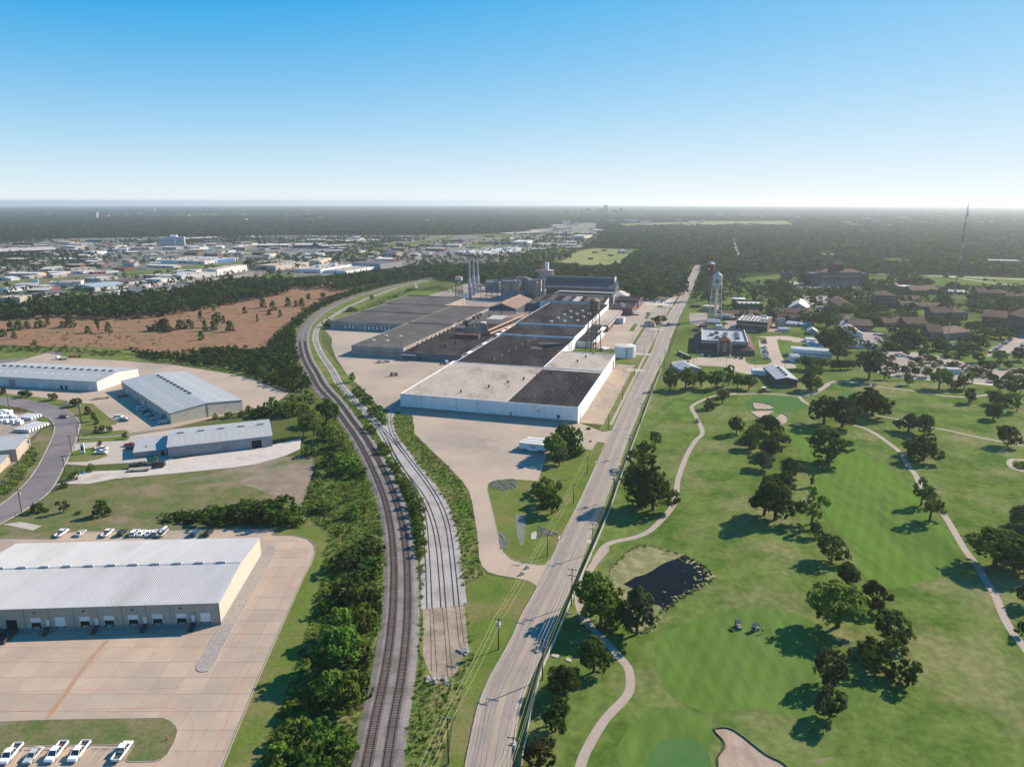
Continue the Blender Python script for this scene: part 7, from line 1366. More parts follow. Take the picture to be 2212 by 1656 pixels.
MB().box(L*.45,4,h-.3,L*.72,Dp-4,h+5).build('penthouse','wall_bluewhite',o);box_on(o,'stair_pier',dm,'f',L*.6,L*.66,0,h+.2,'wall_white',.8)
o,dm,h=town('huge white low factory');box_on(o,'blue_wall',dm,'r',dm[1]*.35,dm[1]*.85,0,h*.95,'wall_bright_blue',.5);box_on(o,'pale_front_wall',dm,'f',0,dm[0]*.45,0,h*.9,'wall_bluewhite',.6)  # left part of the front carries a bluish white wall slab
rtu(o,[(rng.uniform(6,dm[0]-6),rng.uniform(6,dm[1]-6),h-.4)for _ in range(26)],2.6,2.2,1.6,'wall_brown')
o,dm,h=town('huge store with a brilliant');rtu(o,[(rng.uniform(6,dm[0]-6),rng.uniform(6,dm[1]-6),h-.4)for _ in range(24)],3.4,2.6,2.2,'steel_dark')
for k in range(1,16):MB().box(2,dm[1]*k/16-.8,h-.36,dm[0]-2,dm[1]*k/16+.8,h-.3).build('roof_strip','roof_metal2',o)
o,dm,h=town('blue fronted supermarket');mb=MB();x=dm[0]*.8;mb.add([(x-9,-3,h),(x+9,-3,h),(x,-3,h+7),(x-9,14,h),(x+9,14,h),(x,14,h+7)],[(0,1,2),(0,2,5,3),(1,4,5,2)]);mb.build('entrance_gable','wall_blue',o)
o,dm,h=town('low white factory with tan');[MB().cyl(dm[0]*f_,dm[1]*g_,h-.4,4,h+4,4,16).build('drum','wall_white',o)for f_,g_ in((.5,.3),(.6,.75),(.8,.55))]
BOX_=[(b[0].location.x,b[0].location.y,b[1][0],b[1][1],b[0].rotation_euler[2])for b in TB]
def free_spot(x,y,r_):
 for(bx,by,l_,d_,a_)in BOX_:
  dx,dy=x-bx,y-by;lx=dx*math.cos(a_)+dy*math.sin(a_);ly=-dx*math.sin(a_)+dy*math.cos(a_)
  if-r_<lx<l_+r_ and-r_-6<ly<d_+r_:return False
 return True
TOWNPX=[(0,522),(560,512),(1000,512),(1120,508),(1270,484),(1280,515),(1170,556),(980,558),(850,570),(640,594),(440,586),(330,620),(0,650)]
GREENPX=[[TP('N',*q)for q in((0,680),(0,580),(700,530),(1200,430),(1240,480),(700,590),(300,650))],[TP('C',*q)for q in((350,435),(1250,425),(1260,510),(900,570),(420,570))],[TP('N',*q)for q in((540,750),(1150,640),(1260,690),(1150,750),(760,780))],[TP('A',*q)for q in((-300,1060),(560,950),(1480,920),(1480,1020),(900,1050),(-300,1120))],[TP('B',*q)for q in((-100,830),(2040,660),(2050,740),(560,860),(-100,930))],[TP('C',*q)for q in((1300,570),(1900,480),(2208,400),(2208,470),(1900,560),(900,640))],[TP('B',*q)for q in((770,1010),(950,970),(2100,850),(2300,850),(2300,930),(1200,1040))]]
k=0;tries=0
while k<110 and tries<6000:
 tries+=1;x,y=rng.uniform(0,1280),rng.uniform(486,640)
 if not inside(TOWNPX,x,y)or any(inside(g,x,y)for g in GREENPX):continue
 p_=D(x,y);l_=rng.uniform(16,60);d_=rng.uniform(12,34);a_=rng.choice((-.28,-.28,.1))+rng.uniform(-.05,.05);c_=p_+Vector((math.cos(a_)*l_/2,math.sin(a_)*l_/2+d_/2,0))
 if not free_spot(c_.x,c_.y,max(l_,d_)*.55):continue
 BOX_.append((p_.x,p_.y,l_,d_,a_));k+=1;h=rng.uniform(3.4,5.6)
 wl,rf,kd=rng.choice(('wall_white','wall_tan','wall_cream','wall_brown','wall_grey','wall_brick')),rng.choice(('roof_white','roof_light','roof_white','roof_metal2','roof_brown','roof_tan')),rng.choice(('flat','flat','gable_x'))
 o,dm=bldg('commercial_building',tlabel(p_,l_,wl,rf,kd),p_,p_+Vector((math.cos(a_)*l_,math.sin(a_)*l_,0)),d_,h,wl,rf,kd,2.0,cat='building',group='low commercial buildings of the town')
 box_on(o,'door',dm,'f',l_*.4,l_*.4+2.4,.1,2.8,rng.choice(('glass_dark','door_dark')),.06);TB.append((o,dm,h))
def slab(px0,px1,ybase,ytop,dep,label,wall,cat='tower block',floors=0):
 a,b=D(px0,ybase),D(px1,ybase);h=height_at(b,ytop);
 o,dm=bldg('tower_block',label,a,b,dep,h,wall,'roof_light','flat',cat=cat)
 for k in range(floors):box_on(o,'window_band',dm,'f',dm[0]*.05,dm[0]*.95,h*(k+.3)/floors,h*(k+.7)/floors,'glass_dark',.3)
 return o,dm,h
o,dm,h=slab(191,210,473,459,18,'lone pale high rise block rising from the far woods','wall_tan',floors=8)
slab(1305,1312,461,443,25,'tallest grey tower of the hazy city centre','wall_grey',floors=10)
for i,(x0,x1,yb,yt)in enumerate(((1266,1276,461,450.5),(1290,1302,461.5,451),(1338,1344,460,449.5),(1252,1260,462,453),(1322,1332,461,454),(1350,1362,461,455),(1180,1186,464,457),(1222,1230,463,456))):
 slab(x0,x1,yb,yt,22,'hazy high rise block of the distant city centre',('wall_tan','wall_brick','wall_grey')[i%3],floors=6)[0]['group']='distant city centre blocks'
wp=D(335,462);wt2=water_tower(wp,'tiny pale water tower on the far wooded horizon',height_at(wp,451.5),height_at(wp,457),height_at(wp,453.5),9,'tank_white','tank_white','tank_white',9,2.5,(),False)
FAR=[]
for i in range(90):
 x=rng.uniform(1120,2212)if i%3 else rng.uniform(0,1120);y=rng.uniform(458,492)if x>1120 else rng.uniform(458,480)
 p=D(x,y);p.z=0;l_=rng.uniform(14,60);o,dm=bldg('far_building','pale roofed building showing among the far hazy trees',p,p+Vector((l_,rng.uniform(-6,6),0)),rng.uniform(15,60),rng.uniform(8,14),rng.choice(('wall_white','wall_tan','wall_cream','wall_brown')),rng.choice(('roof_white','roof_light','roof_metal2')),'flat',cat='building',group='pale buildings among the far trees');FAR.append((p.x,p.y,l_))
 # ---- vehicles
for nm,c in(('white',(.78,.78,.77)),('silver',(.42,.43,.44)),('black',(.02,.02,.022)),('grey',(.13,.135,.14)),('red',(.36,.03,.03)),('maroon',(.13,.025,.025)),('blue',(.05,.09,.18)),('darkblue',(.03,.045,.07)),('tan',(.33,.28,.22))):
 mat('paint_'+nm+'_car',c,rough=.28,spec=.6)
mat('lamp_clear',(.6,.6,.62),rough=.1);mat('lamp_red',(.35,.02,.02),rough=.2);mat('car_glass',(.03,.05,.06),rough=.08,spec=.7);mat('rim',(.4,.4,.41),rough=.35,metal=.5);mat('bed_liner',(.06,.06,.065));mat('tyre',(.02,.02,.02))
wheel_t=MB();wheel_t.tube((0,-.12,0),(0,.12,0),.36,14);wheel_t=wheel_t.mesh('tyre','tyre');wheel_r=MB();wheel_r.tube((0,-.13,0),(0,.13,0),.22,10);wheel_r=wheel_r.mesh('rim','rim')
def prof(mb,pts,w0,w1,zs,mi=0):
 """side profile (x, z) extruded across the width, narrower above the belt line zs"""
 n=len(pts);vs=[]
 for s in(-1,1):
  for x,z in pts:vs.append((x,s*(w0 if z<=zs else w1)/2,z))
 mb.add(vs,[tuple(range(n-1,-1,-1)),tuple(range(n,2*n))]+[(i,(i+1)%n,n+(i+1)%n,n+i)for i in range(n)],mi)
BODY={'sedan':(4.7,1.82,[(-2.35,.35),(-2.38,.75),(-2.2,.95),(-1.3,1.0),(1.0,.98),(2.15,.82),(2.36,.6),(2.33,.3)],(-1.75,-.95,.35,1.15,1.0,1.45)),'suv':(4.8,1.92,[(-2.4,.38),(-2.42,.85),(-2.3,1.08),(1.1,1.08),(2.2,.98),(2.4,.7),(2.38,.35)],(-2.3,-2.1,.55,1.2,1.08,1.75)),'van':(5.4,2.0,[(-2.7,.4),(-2.7,1.2),(1.6,1.2),(2.5,1.05),(2.7,.75),(2.68,.38)],(-2.65,-2.6,1.1,1.9,1.2,2.1)),}
def make_vehicle(kind):
 t=thing(kind if kind!='suv' else 'utility_car','x x x x','car');
 if kind=='pickup':
  L_,w=5.8,2.0;mb=MB();prof(mb,[(-.55,.45),(-.55,1.08),(1.0,1.1),(2.65,1.02),(2.9,.8),(2.88,.42)],w,w*.96,1.0);mb.build('body','paint_white_car',t)
  bd=MB();bd.box(-2.88,-1.0,.55,-.56,-.88,1.12).box(-2.88,.88,.55,-.56,1.0,1.12).box(-2.9,-.88,.55,-2.78,.88,1.12).box(-2.88,-.88,.5,-.56,.88,.62);b_=bd.build('bed','paint_white_car',t);MB().box(-2.77,-.87,.625,-.57,.87,.66).build('bed_liner','bed_liner',b_)
  cab=(-.55,-.35,1.0,1.75,1.08,1.82);wx=(-1.85,1.85)
 else:
  L_,w,pts,cab=BODY[kind];mb=MB();prof(mb,pts,w,w*.96,.8);mb.build('body','paint_white_car',t);wx=(-L_*.3,L_*.3)
 x0,X0,X1,x1,z0,z1=cab;g=MB();g.tbox(x0,-w*.46,x1,w*.46,z0,X0,-w*.38,X1,w*.38,z1);g.build('cabin_glass','car_glass',t)
 r=MB();r.box(X0-.03,-w*.385,z1-.03,X1+.03,w*.385,z1+.03);
 for xa,Xa in((x0,X0),(x1,X1),((x0+x1)/2-.2,(X0+X1)/2)):
  for s in(-1,1):r.tube((xa,s*w*.462,z0),(Xa,s*w*.385,z1),.05,4)
 r.build('roof','paint_white_car',t)
 for x in wx:
  for s in(-1,1):
   o=link(wheel_t,'wheel',t,(x,s*(w/2-.12),.36));link(wheel_r,'rim',o)
 fx=L_/2
 for s in(-1,1):MB().box(fx-.25,s*w*.36-.2,.66,fx-.02,s*w*.36+.2,.84).build('headlight','lamp_clear',t);MB().box(-fx,s*w*.42-.1,.7,-fx+.2,s*w*.42+.1,.98).build('tail_light','lamp_red',t)
 return t
VEH={k:make_vehicle(k)for k in('pickup','sedan','suv','van')};USED=set()
def park(kind,p,rot,colour,label,group=None,z=.1,cat=None):
 sw={'body':f'paint_{colour}_car','bed':f'paint_{colour}_car','roof':f'paint_{colour}_car'}
 src=VEH[kind]
 o=dup(src,(p.x,p.y,z),rot,label,group,swap=sw);o['category']=cat or{'pickup':'pickup','van':'van'}.get(kind,'car');return o
H90=math.pi/2
park('pickup',P('02',100,1560),-H90+.03,'white','white crew cab pickup parked at the grass island end of the row');park('sedan',P('02',292,1572),-H90,'silver','silver sedan parked between white pickups')
park('pickup',P('02',492,1545),-H90,'white','white pickup with black bed cover beside the silver sedan');park('pickup',P('02',688,1540),-H90,'white','white pickup with open empty bed');park('pickup',P('02',1058,1540),H90,'white','white pickup parked nose to the kerb of the grass island')
for(x,k,c,lab)in((535,'pickup','white','white pickup at the kerb end behind the ribbed roof warehouse'),(700,'sedan','silver','silver hatchback parked alone behind the warehouse'),(930,'pickup','white','white pickup with toolbox parked beside a black car'),(1055,'suv','black','black car beside the small grass island'),(1165,'suv','white','white car first in the tight row of four'),(1225,'sedan','white','white sedan second in the tight row of four'),(1290,'sedan','white','white sedan third in the tight row of four'),(1355,'suv','silver','silver car next to the pickup carrying a white sheet'),(1405,'pickup','silver','pickup carrying a long white sheet'),(1690,'suv','blue','dark blue car left of the narrow island'),(1800,'suv','black','black sedan right of the narrow island')):
 park(k,P('01',x,1297),H90+rng.uniform(-.06,.06),c,lab)
sh=P('01',1405,1290);o=thing('white_sheet','long white sheet lying over the pickup bed','sheet',(sh.x,sh.y+.8,.1),H90);MB().tbox(-2.6,-.5,2.2,.5,1.4,-2.6,-.5,2.2,.5,1.55).build('sheet','trim_white',o);MB().box(-2.7,-.1,1.55,2.3,.1,1.65).build('batten','trim_white',o)
LROW=[((1060,112),'pickup','black',.45),((1222,222),'van','white',.6),((1262,250),'suv','black',.6),((1295,268),'sedan','white',.6),((1318,283),'suv','darkblue',.6),((1345,300),'pickup','white',.6),((1408,335),'suv','white',.6),((1025,292),'suv','white',.15),((1050,310),'pickup','white',.15),((1072,322),'suv','grey',.15)]
LL=['black flatbed pickup in the shade of the cream warehouse','white box van in the shaded row of cars','black car beside the white box van','white sedan in the middle of the shaded row','dark blue car between white ones in the shaded row','white pickup near the end of the shaded row','white car last in the shaded row at the warehouse corner','white car in the sunlit group of three','white pickup in the sunlit group of three','dark grey pickup in the sunlit group of three']
for((x,y),k,c,a),lab in zip(LROW,LL):park(k,P('01',x,y),a+.1,c,lab)
for(x,y,k,c,a,lab)in((878,568,'pickup','white',.05,'white pickup on the lot nearest the small tree'),(872,600,'pickup','white',.05,'white pickup parked next to the grass island of the small lot'),(1125,535,'pickup','red',.1,'bright red pickup before the small grey annex'),(1125,562,'sedan','maroon',.1,'dark red sports car beside the red pickup'),(555,292,'suv','maroon',-.2,'dark red car driving on the curved mauve street')):park(k,P('01',x,y),a,c,lab,z=.125)
for(x,y,k,c)in((35,8,'suv','white'),(70,10,'suv','silver'),(100,8,'sedan','black')):park(k,P('01',x,y),.9,c,f'{c} car at the shaded wall of the long white warehouse')
def simple_car(kind):
 mb=MB()
 if kind=='p':prof(mb,[(-2.8,.4),(-2.8,1.1),(2.6,1.05),(2.85,.5),(2.8,.35)],1.95,1.9,1.0,0);mb.tbox(-.6,-.9,1.6,.9,1.05,-.4,-.75,1.0,.75,1.75,1);mb.box(-.4,-.76,1.74,1.0,.76,1.8,0)
 else:
  L_,w,pts,c=BODY['sedan' if kind=='s' else 'suv'];prof(mb,pts,w,w*.96,.8,0);mb.tbox(c[0],-w*.46,c[3],w*.46,c[4],c[1],-w*.38,c[2],w*.38,c[5],1);mb.box(c[1],-w*.385,c[5]-.02,c[2],w*.385,c[5]+.05,0)
 for x in(-1.45,1.45):
  for s in(-1,1):mb.tube((x,s*.72,.33),(x,s*.95,.33),.33,8,2)
 return mb
SCM={}
for k in 'sup':
 for c in('white','silver','black','grey','red','darkblue','tan'):SCM[k,c]=simple_car(k).mesh('far_car',[f'paint_{c}_car','car_glass','tyre'])
CW=['white']*6+['silver']*4+['black']*4+['grey']*3+['red']*1+['darkblue']*2+['tan']
NC=[0]
def far_car(p,rot,place,z=.11):
 c=rng.choice(CW);k=rng.choice('ssuup');NC[0]+=1
 link(SCM[k,c],'parked_car',None,(p.x,p.y,z),rot,None,label=f"{c} {'sedan' if k == 's' else 'car' if k == 'u' else 'pickup'} parked {place}",cat='car',group=f'cars parked {place}')
def car_row(t,x0,y0,x1,y1,n,rot,place,skip=0.0):
 for i in range(n):
  if rng.random()<skip:continue
  f_=i/max(n-1,1);p=P(t,x0+(x1-x0)*f_,y0+(y1-y0)*f_);far_car(p,rot+rng.uniform(-.05,.05),place)
car_row('V',1835,465,1850,505,2,-.3,'in the side lot of the brick clinic');car_row('V',1845,595,1905,835,10,-.3,'in the side lot of the brick clinic');car_row('V',510,775,810,790,5,1.3,'before the shaded front of the brick clinic');car_row('V',1115,800,1365,825,3,1.3,'in the sun before the brick clinic')
car_row('F',560,600,720,670,9,-.2,'on the lot before the four storey brick hall');car_row('F',520,540,560,560,2,-.2,'on the lot before the four storey brick hall');car_row('F',860,610,960,660,4,.1,'on the lot before the four storey brick hall');car_row('F',545,800,560,865,4,.05,'on the tree lined lot behind the pale gymnasium');car_row('F',795,795,800,880,6,.05,'on the tree lined lot behind the pale gymnasium');car_row('F',905,800,905,850,4,.05,'on the tree lined lot behind the pale gymnasium');car_row('F',920,920,920,940,2,.05,'on the tree lined lot behind the pale gymnasium')
car_row('F',1545,1470,1620,1560,6,-.2,'on the lot between pale sheds and brown roofed house');car_row('F',1880,1520,1960,1590,4,-.2,'on the lot between pale sheds and brown roofed house');car_row('F',1500,1350,1700,1350,4,1.2,'on the lot between pale sheds and brown roofed house');car_row('F',1650,1390,1860,1400,4,.1,'on the lot between pale sheds and brown roofed house');car_row('F',1860,1450,2000,1480,4,.1,'on the lot between pale sheds and brown roofed house')
car_row('F',1740,830,1840,830,3,.2,'beside the large brick ward');car_row('I',1640,440,1800,330,6,.3,'along the open lot by the chapel hall');car_row('I',1870,290,1970,205,6,.2,'along the open lot by the chapel hall');car_row('I',2200,290,2190,360,4,.2,'along the open lot by the chapel hall');car_row('I',30,480,110,500,3,.1,'between the round trees of the campus lot');car_row('I',230,520,280,545,2,.1,'between the round trees of the campus lot');car_row('I',40,730,60,760,2,.2,'between the round trees of the campus lot');car_row('I',985,300,1010,370,3,.2,'near the foot of the radio mast');car_row('I',540,690,560,690,1,.1,'between the round trees of the campus lot')
car_row('C',480,470,1150,455,22,.3,'on the busy supermarket lot',.1);car_row('C',520,495,1050,480,18,.3,'on the busy supermarket lot',.1);car_row('C',560,450,1150,442,16,.3,'on the busy supermarket lot',.1);car_row('C',700,520,1000,500,8,.3,'on the busy supermarket lot',.2)
car_row('N',870,755,1130,700,14,.2,'on the great lot of the white ribbed store');car_row('N',850,735,1080,690,10,.2,'on the great lot of the white ribbed store',.3)
car_row('C',680,862,1040,872,12,1.2,'along the low white factory front');car_row('C',460,830,640,845,5,.4,'along the low white factory front');car_row('B',1960,620,2190,600,9,.3,'on the lot beside the white low factory');car_row('B',300,350,530,370,9,.2,'around the six storey office block');car_row('B',350,390,900,420,10,.2,'around the six storey office block',.2);car_row('B',160,1050,320,1040,7,.8,'in the packed yard behind the narrow pale shed');car_row('B',320,1000,600,1010,9,.8,'in the packed yard behind the narrow pale shed');car_row('A',600,850,1010,838,12,.3,'in the truck yard of the long grey warehouse');car_row('A',1400,890,1560,880,5,.3,'before the red fronted store');car_row('B',0,790,330,800,9,.3,'in the used car yard on the meadow',.2)
for(x,y)in((1330,965),(540,990),(1540,1015)):far_car(P('A',x,y),.1,'on the road through the freeway meadow')
for(x,y)in((1570,690),(1585,680),(1350,1140)):far_car(P('20',x,y),1.25,'on the carriageway of the main road',.13)
for(x,y)in((960,1085),(1175,1050)):far_car(P('20',x,y),.3,'by the brick factory offices')
for(x,y)in((1600,1310),):far_car(P('20',1838,1140),.2,'behind the modern brick block')
# ---- trailers and yard machines
def trailer(p,rot,label,m='wall_bluewhite',L_=14.5,legs=True):
 t=thing('semi_trailer',label,'trailer',(p.x,p.y,.1),rot);w=1.3
 MB().box(0,-w,1.15,L_,w,4.0).build('box',m,t);MB().box(-.02,-w-.02,3.95,L_+.02,w+.02,4.08).build('roof','roof_white',t)
 for k in range(1,int(L_/1.2)):MB().box(k*1.2-.04,-w-.05,1.2,k*1.2+.04,-w,3.95).build('rib',m,t)
 for k in(L_-3.0,L_-1.7):
  for s in(-1,1):o=link(wheel_t,'wheel',t,(k,s*(w-.2),.5),None,(1.4,1.8,1.4));link(wheel_r,'rim',o)
 MB().box(3,-.9,0,3.25,-.65,1.15).box(3,.65,0,3.25,.9,1.15).build('landing_leg','steel_dark',t);MB().box(4,-w,.55,L_-4.5,-w+.06,1.15).build('side_skirt','trim_white',t)
 return t
ta=P('21',68,565);tb_=P('21',305,592);ang=math.atan2((tb_-ta).y,(tb_-ta).x);Lt=min((tb_-ta).length,15.5)
nrm=Vector((-math.sin(ang),math.cos(ang),0))
tr1=trailer(ta,ang,'white lettered semi trailer parked first by the yard trees',L_=Lt)
trailer(ta+nrm*3.3+Vector((.8,0,0)),ang,'white semi trailer standing between two others in the yard',L_=Lt);trailer(ta+nrm*6.8+Vector((1.6,0,0)),ang,'pale blue roofed semi trailer at the back of the three',L_=Lt)
def text_on(parent,s,x,z,size,m,y,name,width=None):
 cu=bpy.data.curves.new(name,'FONT');cu.body=s;cu.size=size;cu.extrude=.01;cu.align_x='CENTER'
 tmp=bpy.data.objects.new(name,cu);COL.objects.link(tmp);me=bpy.data.meshes.new_from_object(tmp);bpy.data.objects.remove(tmp)
 me.materials.clear();me.materials.append(MATS[m]);o=link(me,name,parent,(x,y,z));o.rotation_euler=(math.pi/2,0,0)
 return o
mat('letter_red',(.25,.03,.06));mat('letter_blue',(.10,.16,.32))
text_on(tr1,'WILLIS',Lt*.5,2.75,1.05,'letter_red',-1.365,'lettering',1.0);MB().box(Lt*.5-1.3,-1.372,2.2,Lt*.5+1.3,-1.36,2.5).build('stripe','letter_blue',tr1);MB().box(Lt*.5-.8,-1.372,1.8,Lt*.5+.8,-1.36,2.0).build('stripe','letter_blue',tr1)
c0,c1=P('V',1585,1200),P('V',2010,1215);ang=math.atan2((c1-c0).y,(c1-c0).x);Lc=(c1-c0).length;nrm=Vector((-math.sin(ang),math.cos(ang),0))
trailer(c0,ang,'white semi trailer beside the brick shed near the golf course',L_=min(Lc,15));trailer(c0+nrm*4,ang,'second white semi trailer behind the one at the brick shed',L_=min(Lc*.9,15))
def flat_machine(name,label,p,rot,L_,m,deck=True,stuff_m='steel_dark',loads=0,cab=None):
 t=thing(name,label,'trailer' if cab is None else 'truck',(p.x,p.y,.1),rot)
 MB().box(0,-1.2,.85,L_,1.2,1.1).build('deck',m,t)
 for x in(L_*.15,L_*.8,L_*.9):
  for s in(-1,1):o=link(wheel_t,'wheel',t,(x,s*.95,.42),None,(1.15,1.3,1.15));link(wheel_r,'rim',o)
 if cab:
  MB().tbox(L_,-1.2,L_+2.4,1.2,.6,L_,-1.1,L_+2.0,1.1,2.7).build('cab',cab,t);MB().box(L_+1.9,-1.0,1.5,L_+2.35,1.0,2.3).build('windscreen','car_glass',t)
 for k in range(loads):
  x=L_*(k+.5)/loads;r_=random.Random(k+int(abs(p.x)));MB().box(x-.9,-.9,1.1,x+.5,.9,1.1+r_.uniform(.8,1.8)).tube((x+.3,-.6,1.2),(x+1.2,.5,2.9),.15,6).build('load',stuff_m,t)
 return t
flat_machine('car_transporter','dark loaded equipment trailer on the gravel lot',P('01',1120,725),.12,13,'steel_dark',loads=6,stuff_m='bed_liner',cab='paint_black_car');flat_machine('flatbed_trailer','pale flatbed trailer beside the dark loaded one on the gravel lot',P('01',1115,752),.15,9,'wall_concrete')
flat_machine('flatbed_truck','white cab flatbed truck at the end of the asphalt beyond the white warehouse',P('00',575,1448),2.9,7,'steel_dark',cab='paint_white_car');flat_machine('machine_trailer','trailer loaded with red machines beyond the white warehouse',P('00',590,1432),.5,9,'steel_dark',loads=3,stuff_m='paint_red_car')
flat_machine('flatbed_trailer','yellow flatbed trailer on the concrete by the cream warehouse',P('01',805,135),.5,9,'paint_yellow');flat_machine('chassis_trailer','empty chassis trailer on the factory yard near the annex',P('10',1040,1475),.3,10,'steel_grey',loads=2,stuff_m='roof_blue');flat_machine('chassis_trailer','dark small machine trailer alone on the factory yard',P('10',1155,1588),.3,5.5,'steel_dark',loads=2,stuff_m='rust');flat_machine('yard_truck','white yard truck under the factory canopy',P('10',1590,1490),.4,4,'steel_dark',cab='paint_white_car')
flat_machine('pickup_trailer','red truck standing at the edge of the brown field',P('00',1085,1362),.3,3,'paint_red_car',cab='paint_red_car')
def golf_cart(p,rot,label):
 t=thing('golf_cart',label,'golf cart',(p.x,p.y,.06),rot)
 mb=MB();prof(mb,[(-1.2,.3),(-1.2,.75),(-.4,.8),(-.35,.5),(.35,.45),(.6,.85),(1.15,.7),(1.2,.35)],1.2,1.1,.7);mb.build('body','steel_grey',t);MB().box(-.45,-.55,.75,.05,.55,.95).box(-.55,-.55,.9,-.42,.55,1.3).build('seat','wall_tan',t)
 MB().box(-.95,-.65,1.85,.75,.65,1.95).build('canopy','paint_darkblue_car',t)
 for x in(-.85,.65):
  for s in(-1,1):MB().tube((x,s*.55,.7),(x,s*.58,1.86),.035,5).build('post','steel_dark',t)
 for x in(-.8,.8):
  for s in(-1,1):o=link(wheel_t,'wheel',t,(x,s*.52,.24),None,(.65,.8,.65));link(wheel_r,'rim',o)
 for s in(-.3,.3):MB().tube((-1.1,s,.7),(-1.25,s,1.45),.14,7).build('golf_bag','bed_liner',t)
golf_cart(P('22',1950,455),-1.4,'golf cart standing alone on the fairway');golf_cart(P('22',2100,478),.5,'golf cart beside the golfer on the fairway');golf_cart(P('21',1602,328),-1.3,'golf cart driving on the winding cart path');golf_cart(P('H',1735,990),.1,'parked golf cart by the big tree trunk');golf_cart(P('H',1835,1008),.1,'parked golf cart farther along the cart path from the big trunk');golf_cart(P('H',845,1098),1.2,'golf cart beside the trees of the brick shed')
tc=P('V',1740,1555);o=flat_machine('mowing_tractor','red mowing tractor with white canopy towing a green mower',tc,.05,1.6,'steel_dark',cab='paint_red_car');MB().box(1.4,-.9,3.0,4.2,.9,3.15).build('canopy','trim_white',o);MB().box(4.6,-1.1,.3,7.4,1.1,1.2).build('mower','wall_teal',o)
# ---- golfers: one continuous body each
mat('skin',(.35,.19,.13));mat('shirt_orange',(.45,.12,.03));mat('shirt_white',(.7,.7,.68));mat('trousers_dark',(.05,.05,.06));mat('hair_dark',(.03,.02,.015))
def person(p,rot,label,shirt,club=True):
 t=thing('person',label,'person',(p.x,p.y,.06),rot)
 V_=[(0,0,.95),(0,0,1.15),(0,0,1.40),(0,.01,1.52),(0,.02,1.66),(0,.02,1.76),(.19,0,1.40),(.27,.1,1.15),(.12,.32,1.0),(-.19,0,1.40),(-.27,.1,1.15),(-.08,.32,1.0),(.1,0,.92),(.13,.03,.5),(.14,-.02,.08),(.15,.14,.04),(-.1,0,.92),(-.13,.03,.5),(-.14,-.02,.08),(-.15,.14,.04)]
 E_=[(0,1),(1,2),(2,3),(3,4),(4,5),(2,6),(6,7),(7,8),(2,9),(9,10),(10,11),(0,12),(12,13),(13,14),(14,15),(0,16),(16,17),(17,18),(18,19)]
 rad=[.14,.13,.15,.055,.105,.075,.07,.05,.035,.07,.05,.035,.09,.065,.05,.04,.09,.065,.05,.04]
 me=bpy.data.meshes.new('body');me.from_pydata(V_,E_,[]);o=link(me,'body',t)
 bm=bmesh.new();bm.from_mesh(me);ly=bm.verts.layers.skin.verify();bm.verts.ensure_lookup_table()
 for v,r_ in zip(bm.verts,rad):v[ly].radius=(r_,r_)
 bm.verts[0][ly].use_root=True;bm.to_mesh(me);bm.free()
 m=bpy.data.materials.new('clothes');n=nodes_of(m);N=n.nodes;L_=n.links;ou=N.new('ShaderNodeOutputMaterial');b=N.new('ShaderNodeBsdfPrincipled');tcn=N.new('ShaderNodeTexCoord');sp_=N.new('ShaderNodeSeparateXYZ');cr_=N.new('ShaderNodeValToRGB');mp_=N.new('ShaderNodeMath');mp_.operation='DIVIDE';mp_.inputs[1].default_value=1.85
 L_.new(tcn.outputs['Object'],sp_.inputs[0]);L_.new(sp_.outputs['Z'],mp_.inputs[0]);L_.new(mp_.outputs[0],cr_.inputs[0]);L_.new(cr_.outputs[0],b.inputs['Base Color']);L_.new(b.outputs[0],ou.inputs[0]);cr_.color_ramp.interpolation='CONSTANT'
 el=cr_.color_ramp.elements;el[0].color=(.6,.6,.6,1);el[1].position=.05;el[1].color=(.05,.05,.06,1)
 for ps,c in((.53,shirt),(.80,(.35,.19,.13)),(.945,(.03,.02,.015))):e=el.new(ps);e.color=(*c,1)
 me.materials.append(m);o.modifiers.new('skin','SKIN').use_smooth_shade=True;o.modifiers.new('sub','SUBSURF').levels=1;o.modifiers['sub'].render_levels=1
 MB().lathe([(.12,1.74),(.125,1.78),(.09,1.85),(0,1.87)],0,.02,10).build('cap','shirt_white',t)
 if club:g=thing('golf_club','slim golf club held by the golfer on the fairway','golf club',(p.x,p.y,.06),rot);MB().tube((.02,.33,1.05),(.05,.75,.05),.018,5).build('shaft','steel_grey',g);MB().box(.0,.72,.0,.16,.8,.06).build('club_head','steel_dark',g)
person(P('22',2160,505),2.6,'golfer in orange shirt and cap on the fairway',(.45,.12,.03));person(P('21',1604,232),.4,'person in dark shirt standing beside the bend of the cart path',(.05,.06,.1),False);person(P('H',1392,945),.2,'person in white shirt under the shade of the big tree',(.7,.7,.68),False);person(P('H',1420,945),1.2,'person in grey shirt under the shade of the big tree',(.2,.2,.22),False)
